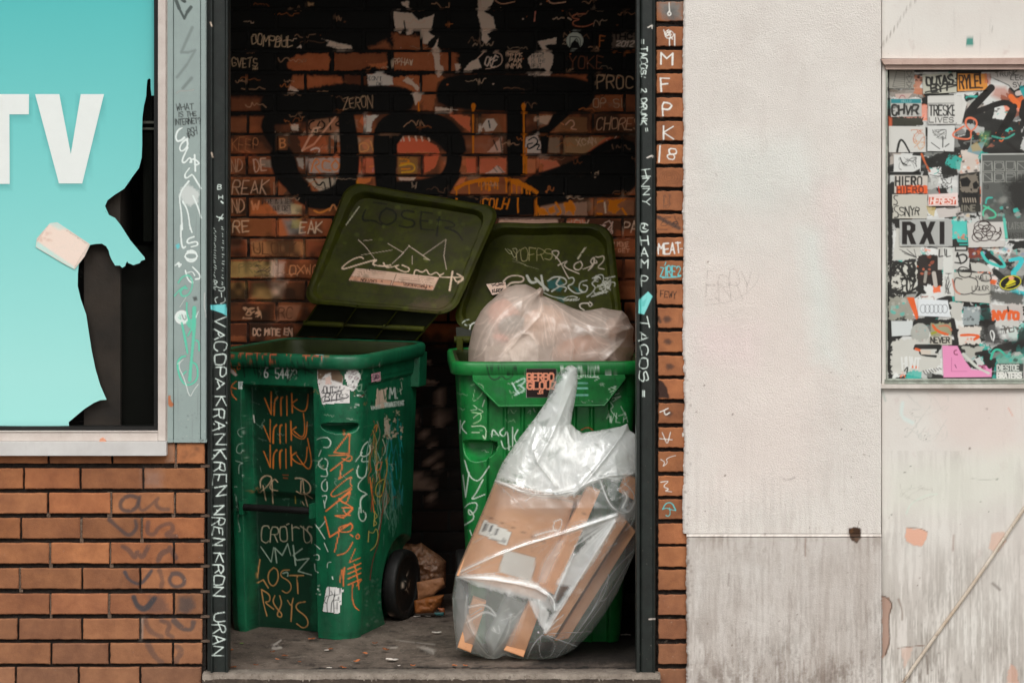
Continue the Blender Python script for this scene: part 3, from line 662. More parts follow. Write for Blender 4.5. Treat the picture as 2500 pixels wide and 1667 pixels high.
cvB.text('ND', 135, 815, 62, 24, 2.2, (156, 118, 92)); cvB.text('DE', 252, 815, 62, 26, 2.6, (190, 150, 124)); cvB.text('REAK', 138, 925, 70, 36, 2.4, (166, 130, 104), jit=.08, shear=.1); cvB.text('L', 355, 940, 60, 24, 2, (130, 100, 76)); cvB.text('ND', 140, 1020, 66, 26, 2.4, (186, 140, 108)); cvB.text('W', 240, 1030, 44, 40, 4, (224, 144, 96), sm=0)
for i_, w_ in enumerate(('WHERE IS A NERO', 'OUR CRET')): cvB.text(w_, 290 + i_ * 60, 1022 + i_ * 34, 24, 8, 1.5, (44, 36, 30), gap=.5)
K2([(560, 1080), (590, 1095), (640, 1070)], 4, (232, 140, 60)); K2([(640, 1080), (660, 1040), (680, 1090), (700, 1030)], 4, (226, 150, 90))
cvB.frame(2.851, 540, 400)
cvB.text('RE', 80, 395, 80, 48, 2.8, (206, 166, 130), gap=.35); cvB.text('EAK', 545, 400, 80, 44, 2.8, (206, 176, 146), gap=.25, shear=.1)
cvB.text('ULOCK', 225, 550, 80, 46, 2.6, (74, 44, 26), gap=.35); cvB.text('OXWO', 475, 705, 66, 42, 2.4, (200, 130, 84), gap=.3, jit=.1)
cvB.text('PRS', 120, 690, 60, 40, 2.0, (96, 84, 50), jit=.12); cvB.scribble(230, 700, 340, 785, 10, 1.6, (60, 52, 40), seed=3)
cvB.scribble(150, 1000, 280, 1075, 7, 3, (166, 126, 96), seed=6, a=.8); cvB.text('RC', 402, 1000, 80, 40, 2.4, (70, 40, 26)); cvB.text('DC MITIE EN', 222, 1148, 46, 24, 2.6, (224, 180, 150), gap=.2)
cvB.frame(3.135, 1060, 520)
cvB.rect(505, 50, 940, 95, (176, 140, 120), a=.55, soft=4); cvB.text('WOW', 1010, 55, 40, 46, 2.2, (214, 176, 150)); cvB.scribble(1260, 60, 1365, 160, 7, 2.2, (214, 176, 156), seed=9); cvB.text('PA', 1450, 65, 90, 46, 2.6, (220, 180, 150), gap=.25)
cvB.text('P MOVIE', 1365, 222, 34, 15, 1.8, (206, 160, 128), gap=.35); cvB.text('DA', 1440, 250, 22, 14, 1.5, (206, 160, 128)); cvB.text('GET', 1410, 275, 26, 22, 1.8, (206, 160, 128), gap=.4)
B(1390, 130, 1540, 210, (120, 60, 32), .6); B(1400, 215, 1545, 310, (130, 64, 34), .5); B(1430, 370, 1545, 560, (96, 48, 26), .6)
# low part between the bins: mostly black with pale grey daubs
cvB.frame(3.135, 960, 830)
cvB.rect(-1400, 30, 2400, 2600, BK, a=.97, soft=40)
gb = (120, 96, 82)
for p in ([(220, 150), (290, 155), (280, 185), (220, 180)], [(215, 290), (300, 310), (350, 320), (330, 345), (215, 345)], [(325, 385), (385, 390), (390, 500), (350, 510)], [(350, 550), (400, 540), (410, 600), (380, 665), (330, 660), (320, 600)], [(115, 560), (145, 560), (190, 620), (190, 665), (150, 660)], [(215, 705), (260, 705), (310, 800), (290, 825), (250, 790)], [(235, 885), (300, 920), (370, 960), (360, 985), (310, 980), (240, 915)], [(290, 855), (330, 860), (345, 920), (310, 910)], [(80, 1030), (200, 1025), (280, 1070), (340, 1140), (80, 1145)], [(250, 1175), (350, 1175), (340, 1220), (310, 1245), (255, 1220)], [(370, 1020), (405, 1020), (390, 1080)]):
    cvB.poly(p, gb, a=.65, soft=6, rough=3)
cvB.frame(1, 0, 0)
cvB.c *= 2.3; mxc = cvB.c.max(2, keepdims=True); cvB.c *= np.where(mxc > .85, .85 / np.maximum(mxc, 1e-6), 1)

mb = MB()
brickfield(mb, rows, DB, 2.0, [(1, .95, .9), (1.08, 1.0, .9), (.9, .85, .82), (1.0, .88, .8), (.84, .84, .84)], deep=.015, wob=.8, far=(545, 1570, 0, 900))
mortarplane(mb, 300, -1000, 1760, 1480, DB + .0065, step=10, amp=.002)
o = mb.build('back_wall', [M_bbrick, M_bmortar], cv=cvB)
tag(o, 'dark brick rear wall of the alcove covered in black spray letters and orange drips', 'brick wall', 'orange brick walls')

M_dark = surf('sooty plaster', (48, 38, 30), (28, 22, 18), ns=6, rough=.8, bump=.4, bs=60, bd=.004)
XL, XR, ZT = P(430, 0, DB)[0], P(1640, 0, DB)[0], 2.98
for nm, x0, x1, lb in (('side_wall', XL - .12, XL, 'sooty left side wall inside the alcove, behind the door frame'), ('side_wall', XR, XR + .12, 'sooty right side wall inside the alcove, beside the lidded bin')):
    mb = MB(); mb.box((x0, .06, -.02), (x1, DB + .02, ZT)); o = mb.build(nm, M_dark); tag(o, lb, 'wall')
mb = MB(); mb.box((XL - .12, .02, ZT), (XR + .12, DB + .1, ZT + .1)); struct(mb.build('ceiling', M_dark))
# wall over the doorway, out of the picture
mb = MB(); zt = 2.84
mb.box((P(500, 0, 0)[0], 0.0, zt), (P(1604, 0, 0)[0], .2, 3.8)); o = mb.build('lintel_wall', M_brick); tag(o, 'brick lintel wall spanning over the top of the doorway', 'wall')

# floor of the alcove: worn concrete, undulating
M_conc = surf('worn concrete', (120, 107, 96), (66, 57, 50), ns=7, rough=.75, rvar=.15, bump=.9, bs=120, bd=.004, tint=True, paint=True, prough=.8,
              speck=[(90, .6, .68, (168, 156, 144), .45), (28, .58, .66, (40, 34, 30), .55), (300, .66, .7, (190, 180, 170), .5)], bump2=(.6, 14, .01))
M_conc2 = surf('kerb concrete', (150, 140, 128), (104, 94, 84), ns=18, rough=.9, bump=.8, bs=150, bd=.004, tint=True,
               speck=[(60, .58, .66, (80, 70, 62), .6), (200, .64, .7, (196, 188, 176), .5)])
M_conc3 = surf('kerb face', (84, 72, 62), (56, 48, 42), ns=22, rough=.95, bump=.9, bs=120, bd=.005, speck=[(50, .58, .66, (110, 98, 86), .5)])
xs = np.arange(XL, XR, .004); ys = np.concatenate([np.arange(.050, .5, .006), np.arange(.5, DB + .02, .012)])
X, Y = np.meshgrid(xs, ys); n = noise2(len(ys), len(xs), 30, 8)
Z = -.004 + (n - .5) * .010
cvX = Canvas(540, 1440, 1620, 1660, 1.2); cvX.frame(3.357, 540, 1200)
chk = (196, 188, 178)
cvX.stroke([(490, 1215), (440, 1250), (415, 1275), (440, 1285), (490, 1275)], 5, chk, a=.7, dry=.25, soft=2); cvX.poly([(410, 1250), (450, 1240), (500, 1280), (420, 1290)], chk, a=.4, soft=5, rough=4, dry=.3)
cvX.poly([(1610, 1265), (1700, 1270), (1760, 1300), (1740, 1330), (1660, 1300)], chk, a=.5, soft=7, rough=5, dry=.25); cvX.poly([(1350, 1270), (1450, 1265), (1440, 1280), (1380, 1285)], chk, a=.5, soft=4, dry=.25); cvX.stroke([(1430, 1215), (1600, 1235), (1750, 1250)], 3, chk, a=.35, soft=3, dry=.3)
for k in range(150):
    x_ = rnd.uniform(60, 3300); y_ = rnd.uniform(1120, 1440); cvX.poly([(x_ + rnd.uniform(-70, 70), y_ + rnd.uniform(-16, 16)) for _ in range(6)], rnd.choice([(44, 37, 32), (52, 44, 38), (132, 120, 108), (90, 78, 68), (30, 26, 24)]), a=rnd.uniform(.12, .5), soft=rnd.uniform(3, 10), rough=4)
for k in range(46): x_ = rnd.uniform(60, 3300); y_ = rnd.uniform(1180, 1450); cvX.stroke([(x_, y_), (x_ + rnd.uniform(20, 160), y_ + rnd.uniform(-10, 10))], rnd.uniform(1, 3), rnd.choice([(36, 30, 27), (150, 138, 124)]), a=rnd.uniform(.2, .6), soft=2, dry=.2)
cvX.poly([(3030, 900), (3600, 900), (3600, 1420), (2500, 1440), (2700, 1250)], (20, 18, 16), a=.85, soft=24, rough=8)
px__ = 740; pts_ = []
while px__ < 3400: pts_.append((px__, 1452 - 10 * min(1, (px__ - 740) / 600.) + rnd.uniform(-7, 7))); px__ += rnd.uniform(20, 60)
for a_, b_ in zip(pts_[:-1], pts_[1:]): cvX.stroke([a_, b_], rnd.choice([2, 3, 4.5, 6]), (20, 17, 15), a=rnd.uniform(.5, 1), soft=2)
cvX.frame(1, 0, 0)
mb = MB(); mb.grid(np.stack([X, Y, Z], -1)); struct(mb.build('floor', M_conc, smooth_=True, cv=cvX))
# doorway sill strip in front of the floor, with a broken joint between the two
xa, xb = P(497, 0, 0)[0], P(1611, 0, 0)[0]
def strip(y0, y1, z0, z1, n, amp, seed):
    xs = np.linspace(xa, xb, n); r = np.random.RandomState(seed); j = np.convolve(r.uniform(-1, 1, n), np.ones(5) / 5, 'same') * amp
    j += (r.rand(n) < .04) * -amp * r.uniform(.5, 2, n)
    return xs, j
xs, j = strip(0, 0, 0, 0, 420, .005, 4)
xs2, j2 = strip(0, 0, 0, 0, 420, .004, 9)
y_f, y_b = -.035, .046
def edge(yv, zv): return np.stack([xs, np.zeros(420) + yv, np.zeros(420) + zv], -1)
prof = [edge(y_f + .004 + j2 * .8, -.16), edge(y_f + j2 * .5, -.0165 + j2), edge(y_f + .002 + j2 * .4, -.006 + j2 * .5), edge(y_f + .007 + j2 * .2, -.001), edge(y_f + .012, .000), edge(y_b - .004 + j, .0005), edge(y_b + j * 1.3, -.004), edge(y_b + j, -.03)]
mb = MB(); mb.grid(np.stack(prof[:2]), 1); mb.grid(np.stack(prof[1:]), 0)
struct(mb.build('threshold', [M_conc2, M_conc3], smooth_=True))
mb = MB(); mb.box((-14, -30, -.30), (14, .3, -.155)); M_side = surf('pavement', (120, 114, 106), (96, 90, 84), ns=3, rough=.9, bump=.5, bs=80)
struct(mb.build('sidewalk', M_side))
mb = MB(); mb.box((xa, .035, -.16), (XR + .1, DB + .1, -.035)); struct(mb.build('floor_slab', M_conc3))

# ------------------------------------------------------------------ black steel door frame
M_steel = surf('black painted steel', (34, 41, 38), (22, 26, 24), ns=30, rough=.42, rvar=.12, bump=.2, bs=160, bd=.001, tint=True, paint=True, prough=.45, spec=.5,
               speck=[(160, .66, .72, (120, 100, 80), .35), (260, .7, .74, (170, 165, 155), .6)], streak=[(120, 6, .6, .8, (20, 18, 16), .6)])
cvP = Canvas(500, 0, 565, 1667, 1.0)
w1 = (212, 226, 218)
cvP.frame(2.8, 400, 0)
q = lambda p, w=3.0, c=w1, **k: cvP.stroke(p, w, c, dry=.12, **k)
q([(318, 155), (328, 180)], 4, (220, 200, 180)); q([(326, 1045), (336, 1075)], 4, (220, 200, 180))
cvP.text('B', 368, 1262, 32, 26, 2.2, w1, ang=4); cvP.text('H', 376, 1335, 24, 26, 2.0, w1, ang=4, sm=0); q([(392, 1378), (404, 1388)], 4)
q([(360, 1480), (400, 1500)], 2.4); q([(405, 1465), (375, 1510)], 2.4); q([(408, 1492), (380, 1485)], 2); 
cvP.frame(2.85, 400, 550)
r = random.Random(4)
for k in range(26):      # small worn column of ticks
    y = 20 + k * 17; q([(350 + r.uniform(-4, 6), y), (352 + r.uniform(0, 14), y + r.uniform(3, 12))], 1.8, a=.8)
    y2 = 10 + k * 16
    if k % 3 != 2: q([(404 + r.uniform(-4, 6), y2), (408 + r.uniform(0, 14), y2 + r.uniform(2, 10))], 1.8, a=.8)
q([(345, 395), (358, 380), (375, 395), (360, 405)], 2.0); q([(345, 440), (365, 425), (395, 440), (420, 425), (425, 450), (400, 462), (380, 450)], 2.0); q([(365, 540), (352, 510), (375, 500)], 2); q([(400, 470), (402, 500)], 2); q([(395, 545), (430, 530), (425, 505)], 2)
cvP.poly([(322, 555), (432, 548), (440, 632), (405, 612), (325, 585)], (112, 206, 208), a=.98, soft=1.5)
V_ = lambda cv, t_, x, y, h, w, lw, **k: cv.text(t_, x, y, h, w, lw, w1, ang=90, gap=.30, jit=.13, dry=.20, **k)
V_(cvP, 'VACOPA', 432, 640, 74, 66, 3.0); V_(cvP, 'KRAN', 430, 1192, 78, 66, 3.0); q([(348, 1378), (352, 1384)], 3); q([(435, 1370), (438, 1376)], 3)
cvP.frame(2.67, 400, 1080)
V_(cvP, 'KREN', 402, 45, 76, 62, 3.0); V_(cvP, 'NREN', 392, 415, 70, 53, 3.0); V_(cvP, 'KRON', 388, 722, 66, 57, 3.0); V_(cvP, 'URAN', 396, 1108, 74, 56, 3.1)
q([(325, 80), (332, 86)], 3); q([(345, 440), (350, 446)], 3); q([(325, 1135), (330, 1140)], 3)
cvQ = Canvas(1545, 0, 1610, 1667, 1.0)
q = lambda p, w=3.0, c=w1, **k: cvQ.stroke(p, w, c, dry=.1, **k)
cvQ.frame(2.8, 1540, 0)
q([(118, 190), (150, 172), (146, 195)], 3.5, (215, 210, 200)); q([(110, 1080), (150, 1062), (150, 1078)], 3.5, (215, 210, 200))
vert = [(66, 275, 66, 305), (80, 275, 80, 305)]
q([(70, 270), (70, 300)], 2); q([(88, 272), (88, 302)], 2)
V_(cvQ, 'TACOS:', 108, 320, 40, 31, 2.9); V_(cvQ, '2 DRUNK', 108, 605, 40, 29, 2.9); q([(100, 878), (104, 900)], 2); q([(112, 875), (116, 898)], 2)
V_(cvQ, 'HNNY', 130, 1160, 54, 49, 2.4)
q([(70, 1530), (95, 1525), (95, 1550), (75, 1560), (105, 1568)], 3)
cvQ.frame(2.8, 1540, 500)
for ch_, y_, h_ in (('C', 128, 55), ('H', 212, 58), ('A', 292, 60), ('M', 374, 64), ('P', 482, 72)): cvQ.text(ch_, 68, y_, h_, 48, 3.2, w1, jit=.06, dry=.1)
cvQ.poly([(55, 650), (118, 592), (150, 625), (92, 750), (52, 742)], (128, 216, 212), a=.98, soft=1.5); cvQ.poly([(75, 665), (110, 640), (95, 690), (72, 700)], (84, 186, 180), a=.7, soft=2)
V_(cvQ, 'TACOS', 118, 772, 56, 70, 2.9); q([(80, 1270), (80, 1310)], 3); q([(92, 1270), (92, 1310)], 3)
cvQ.frame(2.35, 1540, 1000); q([(105, 1200), (140, 1198)], 4, (190, 180, 170)); cvQ.dabs(50, 100, 140, 1480, 18, 1, 3, [(190, 185, 175)], seed=2)
fr = thing('door_frame', 'black steel door frame of the alcove with white marker writing down both posts', 'door frame', P(1078, 1640, .02))
def post(cv, e, lab):
    """steel channel: list of (px, depth) across the post, lofted from floor to header"""
    zs = np.arange(-.002, 2.86, .0024)
    pr = []
    for (xa_, ya_), (xb_, yb_) in zip(e[:-1], e[1:]):
        n = max(1, int(abs(xb_ - xa_) / 1.6))
        for k in range(n): pr.append((xa_ + (xb_ - xa_) * k / n, ya_ + (yb_ - ya_) * k / n))
    pr.append(e[-1])
    X = np.array([(x - 1250) * 8.0 / F for x, y in pr]); Yd = np.array([y for x, y in pr])
    V = np.zeros((len(zs), len(pr), 3)); V[..., 0] = X; V[..., 1] = Yd; V[..., 2] = zs[:, None]
    mb = MB(); mb.grid(V)
    o = mb.build('post', M_steel, parent=fr, cv=cv); o['label'] = lab
    return o
post(cvP, [(505, .05), (505, .014), (506, .012), (514, .012), (515, -.012), (516, -.016), (519, -.016), (520, -.012), (522, .0), (549, .0), (551, -.006), (553, -.008), (556, -.008), (557.5, -.004), (558, .06)], 'left post of the frame with long white vertical marker tag')
post(cvQ, [(1553, .06), (1553, -.002), (1554, -.008), (1561, -.008), (1562.5, -.002), (1563, .002), (1566, -.004), (1569, -.006), (1592, -.006), (1595, -.010), (1598, -.012), (1600, -.008), (1601, .03)], 'right post of the frame with white writing and a turquoise dab')
mb = MB(); mb.box((P(505, 0, 0)[0], -.012, 2.82), (P(1601, 0, 0)[0], .06, 2.88)); mb.build('header', M_steel, parent=fr)
# rusty gap strip left of the frame
M_rust = surf('rusty edge', (60, 36, 26), (26, 20, 18), ns=50, rough=.9, bump=.8, bs=140, bd=.003)
mb = MB(); mb.pbox(493, -400, 504, 1642, .030, .05); o = mb.build('filler_strip', M_rust); tag(o, 'thin rusty filler strip between the window wall and the door frame', 'strip')

# ------------------------------------------------------------------ painted wooden mullion board
M_wood = surf('grey green painted wood', (150, 166, 162), (138, 152, 149), ns=8, rough=.6, bump=.25, bs=120, bd=.001, tint=True, paint=True, prough=.55,
              speck=[(120, .66, .72, (110, 112, 108), .4), (240, .7, .75, (200, 205, 200), .5)], streak=[(90, 4, .58, .8, (112, 114, 112), .55)])
cvW = Canvas(400, 0, 512, 1090, 1.0)
cvW.frame(2.8, 400, 0)
bk = (56, 66, 64)
q = lambda p, w=3.0, c=w1, **k: cvW.stroke(p, w, c, **k)
q([(80, -5), (105, 60), (140, 128), (160, 85), (185, 52)], 8, bk, sm=0, a=.9); q([(125, 0), (142, 12)], 8, bk)
q([(195, 190), (150, 290), (120, 360), (165, 360), (215, 345), (160, 440), (90, 530)], 6, (112, 124, 121), a=.75, soft=3, sm=0); q([(190, 535), (130, 605)], 7, (106, 118, 115), a=.75, soft=3)
q([(85, 640), (110, 620), (150, 625), (205, 615)], 3, (170, 160, 152), a=.5)
ik = (28, 32, 31)
cvW.text('WHAT', 84, 715, 40, 25, 2.0, ik, ang=-3, gap=.25); cvW.text('IS THE', 100, 768, 32, 18, 2.0, ik, ang=-3, gap=.3); cvW.text('INTERNET?', 74, 818, 38, 17, 2.0, ik, ang=-4, gap=.25)
cvW.text('BSH', 160, 880, 55, 18, 1.8, ik, ang=-10, gap=.2); q([(165, 900), (180, 960), (150, 905), (190, 925)], 1.6, ik)
wh = (222, 232, 228)
q([(125, 875), (95, 890), (80, 935), (90, 970), (120, 960), (140, 940)], 5, wh); q([(160, 950), (120, 980), (105, 1020), (125, 1040), (165, 1000), (160, 960)], 5, wh)
q([(165, 1010), (120, 1100), (140, 1120), (180, 1070), (190, 1110)], 5, wh); q([(180, 1110), (200, 1080), (250, 1120), (215, 1130)], 5, wh); q([(210, 1060), (215, 1170)], 5, wh)
q([(175, 1150), (140, 1195), (150, 1225), (190, 1195)], 4.5, wh); q([(200, 1200), (245, 1275), (255, 1290)], 4.5, wh)
cvW.poly([(120, 1285), (170, 1265), (235, 1310), (232, 1380), (185, 1410), (130, 1385), (105, 1330)], (206, 212, 208), a=.8, soft=6, rough=6)
q([(170, 1240), (120, 1300), (105, 1360), (120, 1450), (125, 1568)], 5, wh); q([(130, 1380), (165, 1440), (180, 1568)], 4.5, wh); q([(200, 1340), (235, 1420), (255, 1490)], 4, wh)
cvW.frame(2.85, 400, 550)
q([(120, 0), (118, 90), (130, 165), (150, 150)], 4.5, wh); q([(180, 0), (195, 50)], 4, wh)
cvW.poly([(80, 140), (105, 125), (112, 150), (95, 170)], (96, 196, 200), a=.9, soft=3)
q([(210, 80), (165, 95), (160, 130), (230, 110), (240, 140), (190, 150)], 4.5, wh)
for k in range(5): q([(190 + 45 * math.cos(t_ * .9 + k), 215 + 38 * math.sin(t_ * .9 + k) * (.6 + .15 * k)) for t_ in range(7)], 3, wh)
q([(80, 280), (110, 250), (100, 300), (130, 265), (85, 275)], 3.5, wh); q([(150, 315), (165, 380), (210, 410), (190, 370)], 4, wh); q([(200, 290), (250, 340), (255, 370), (220, 375)], 4, wh); q([(165, 330), (200, 320), (215, 350)], 3, wh)
gn = (92, 196, 166)
q([(100, 400), (130, 355), (180, 345), (205, 400), (180, 480), (130, 500), (110, 460), (150, 425)], 5, gn, a=.85); q([(75, 490), (125, 430), (160, 440)], 5, gn, a=.85)
for rr in (48, 38, 28): q([(125 + rr * math.cos(t_ * .8), 640 + rr * math.sin(t_ * .8)) for t_ in range(8)], 4, (226, 232, 228), closed=True)
cvW.poly([(125 + 42 * math.cos(t_ * .8), 640 + 42 * math.sin(t_ * .8)) for t_ in range(8)], (214, 228, 222), a=.85, soft=2); q([(125, 620), (140, 660), (158, 650), (150, 625)], 1.6, (60, 70, 70)); q([(100, 640), (120, 660), (112, 625)], 1.6, gn)
q([(160, 540), (158, 600), (175, 660)], 5, gn); q([(212, 575), (210, 650), (212, 720), (195, 900), (180, 1075)], 9, gn, a=.9); q([(125, 680), (150, 800), (165, 890)], 6, gn); q([(175, 680), (210, 660), (205, 700), (180, 700)], 12, gn, a=.8); q([(190, 720), (155, 790), (210, 690)], 4, gn)
q([(225, 800), (245, 810), (245, 870)], 4, gn); q([(150, 910), (120, 915), (90, 960), (110, 1060), (150, 1115), (210, 1100), (240, 1050), (230, 970), (205, 955)], 6, gn); q([(130, 1040), (155, 1015)], 4, gn)
q([(95, 965), (150, 920), (95, 970), (145, 1070), (180, 1205), (205, 1150), (240, 1105)], 2.2, (214, 222, 218)); q([(110, 570), (155, 500)], 2, (200, 210, 205)); q([(285, 470), (280, 560), (290, 600), (295, 640)], 2.5, (214, 214, 208), a=.6); q([(240, 600), (225, 640)], 2.5, wh)
cvW.poly([(200, 500), (228, 495), (235, 520), (210, 528)], (60, 62, 60), a=.85, soft=3)
cvW.poly([(28, 1180), (45, 1185), (50, 1215), (70, 1245), (60, 1265), (30, 1262)], (176, 104, 64), a=.98, soft=1.5, rough=2)
cvW.dabs(30, 1100, 300, 1500, 40, 2, 8, [(96, 98, 96), (70, 70, 70), (190, 195, 190)], seed=8, a=(.1, .5), soft=3)
cvW.dabs(240, 1440, 300, 1500, 10, 3, 8, [(40, 40, 40)], seed=8, a=(.4, .9), soft=2)
mb = MB()
e = [(409.5, .03), (410, -.010), (423, -.010), (424.5, -.004), (426, -.010), (489, -.010), (490.5, -.004), (492, -.010), (503, -.010), (504.5, -.007), (505, .03)]
zs = np.arange(P(0, 1079, 0)[2], 2.7, .0026); pr = []
for (xa_, ya_), (xb_, yb_) in zip(e[:-1], e[1:]):
    n = max(1, int(abs(xb_ - xa_) / 1.8))
    for k in range(n): pr.append((xa_ + (xb_ - xa_) * k / n, ya_ + (yb_ - ya_) * k / n))
pr.append(e[-1])
V = np.zeros((len(zs), len(pr), 3)); V[..., 0] = [(x - 1250) * 8 / F for x, y in pr]; V[..., 1] = [y for x, y in pr]; V[..., 2] = zs[:, None]
mb.grid(V); mb.pbox(410, 1073, 505, 1078.9, -.008, .03)
o = mb.build('window_post', M_wood, cv=cvW); tag(o, 'grey green painted board between shop window and doorway, white and mint scrawls', 'post')

# ------------------------------------------------------------------ shop window with torn turquoise poster
M_alu = surf('pale aluminium', (205, 196, 188), (190, 178, 170), ns=20, rough=.5, bump=.15, bs=160, bd=.001, streak=[(80, 5, .6, .8, (150, 140, 132), .4)], speck=[(200, .68, .73, (120, 105, 95), .4)])
M_sill = surf('white enamelled sill', (208, 207, 204), (192, 190, 187), ns=10, rough=.5, bump=.15, bs=140, bd=.001, speck=[(120, .68, .74, (120, 112, 104), .4)], streak=[(70, 3, .6, .85, (150, 146, 140), .35)])
M_gask = surf('black gasket', (24, 24, 22), (14, 14, 13), rough=.5, bump=0)
wn = thing('shop_window', 'large shop window in a pale metal frame left of the doorway', 'window', P(190, 1112, 0))
mb = MB()
mb.pbox(385.5, -420, 404.5, 1076, -.012, .05); mb.pbox(405.2, -420, 409.3, 1079, -.004, .05)
mb.pbox(-520, 1053, 385.2, 1076.5, -.012, .05); mb.pbox(-520, -440, 404.5, -420, -.012, .05)
mb.pbox(-520, 1052, 385.2, 1054.5, -.016, .0, 0)
o = mb.build('frame', M_alu, parent=wn); bevel(o, .002)
mb = MB(); mb.pbox(376, -420, 385.4, 1052.5, .012, .05); mb.pbox(-520, 1041, 376, 1052.8, .012, .05)
mb.build('gasket', M_gask, parent=wn)
mb = MB(); a = P(-520, 1112, -.03); b = P(406, 1079, -.03)
mb.prism([(-520, 1078.5), (406, 1078.5), (406, 1112), (-520, 1112)], -.032, .012, bev=.0015)
o = mb.build('sill', M_sill, parent=wn)
M_glass = bpy.data.materials.new('window glass'); M_glass.use_nodes = True; nt = M_glass.node_tree
for n_ in list(nt.nodes): nt.nodes.remove(n_)
ou = nt.nodes.new('ShaderNodeOutputMaterial'); mx = nt.nodes.new('ShaderNodeMixShader'); tr = nt.nodes.new('ShaderNodeBsdfTransparent'); gl = nt.nodes.new('ShaderNodeBsdfGlossy')
lw = nt.nodes.new('ShaderNodeLayerWeight'); pw = nt.nodes.new('ShaderNodeMath'); pw.operation = 'POWER'; pw.inputs[1].default_value = 5; fz = nt.nodes.new('ShaderNodeMath'); fz.operation = 'MULTIPLY_ADD'; fz.inputs[1].default_value = .6; fz.inputs[2].default_value = .010
nt.links.new(lw.outputs['Facing'], pw.inputs[0]); nt.links.new(pw.outputs[0], fz.inputs[0]); gl.inputs['Roughness'].default_value = .03; tr.inputs['Color'].default_value = (.96, .98, .97, 1)
nt.links.new(fz.outputs[0], mx.inputs[0]); nt.links.new(tr.outputs[0], mx.inputs[1]); nt.links.new(gl.outputs[0], mx.inputs[2]); nt.links.new(mx.outputs[0], ou.inputs['Surface'])
mb = MB(); a = P(-520, -420, .022); b = P(380, 1046, .022); mb.add([(a[0], .022, b[2]), (b[0], .022, b[2]), (b[0], .022, a[2]), (a[0], .022, a[2])], [(0, 1, 2, 3)]); mb.build('glass', M_glass, parent=wn)
# dim room behind the glass
M_room = surf('black room lining', (9, 10, 8), (7, 8, 6), ns=4, rough=.9, bump=.1, spec=.05)
M_room2 = surf('dark panel', (11, 12, 9), (8, 9, 7), ns=10, rough=.9, bump=.1, spec=.05, speck=[(260, .72, .76, (90, 90, 80), .5)])
mb = MB(); mb.pbox(-520, -420, 382, 1050, .30, .34); mb.box((P(-520, 0, 0)[0], .05, P(0, 1052, 0)[2] - .02), (P(410, 0, 0)[0], .3, P(0, 1052, 0)[2])); mb.pbox(384, -420, 392, 1050, .052, .34)
o = mb.build('room_lining', M_room); tag(o, 'dim black room lining behind the torn poster in the shop window', 'lining')
mb = MB(); mb.pbox(258, 600, 384, 1046, .09, .10, 0, (1, 1, 1)); mb.pbox(350, 0, 372, 590, .06, .07)
o = mb.build('backing_board', M_room2); tag(o, 'black backing board standing behind the glass where the poster is torn', 'board')
mb = MB(); mb.pbox(346, 296, 384, 302, .05, .055); mb.pbox(346, 312, 384, 317, .05, .055)
o = mb.build('bracket', surf('grey bracket', (70, 68, 60), rough=.6)); tag(o, 'pair of dull grey rails seen through the glass beside the poster', 'bracket')

# poster outline (photograph pixels) torn on the right
z1 = lambda l: [(x / 2.8, y / 2.8) for x, y in l]
z2 = lambda l: [(x / 2.613, 500 + y / 2.613) for x, y in l]
out = [(-520, -420)] + z1([(1050, -600), (1052, 0), (1056, 655), (1036, 655), (1030, 600), (1030, 545), (1020, 537), (1008, 548), (1002, 600), (1000, 655), (985, 720), (974, 800), (972, 880), (972, 1000), (968, 1080), (950, 1150), (905, 1210), (850, 1290), (780, 1335), (735, 1370), (718, 1410), (720, 1445), (745, 1470)])
out += z2([(668, 5), (672, 40), (695, 65), (735, 85), (770, 130), (830, 225), (880, 285), (922, 335), (925, 350), (900, 358), (892, 372), (850, 385), (835, 378), (818, 372), (812, 360), (803, 375), (798, 392), (780, 402), (765, 388), (735, 388), (712, 350), (700, 320), (693, 292), (678, 265), (650, 248), (615, 250), (577, 256), (540, 330), (503, 380), (497, 440), (496, 520), (515, 600), (550, 700), (565, 800), (585, 930), (610, 1050), (640, 1150), (680, 1242), (640, 1245), (600, 1262), (540, 1300), (480, 1350), (438, 1385), (440, 1408), (200, 1410), (0, 1408)]) + [(-520, 1038)]
cvT = Canvas(-525, -425, 385, 1050, .5)
for k in range(60):
    y0 = -425 + k * 24.6; t_ = min(1, max(0, (y0 + 100) / 1000.0))
    c0 = np.array((74, 184, 186)); c1 = np.array((166, 228, 224)); c = c0 + (c1 - c0) * t_ ** .8
    cvT.rect(-525, y0, 385, y0 + 25.2, c, soft=.1)
cvT.a[:] = 1
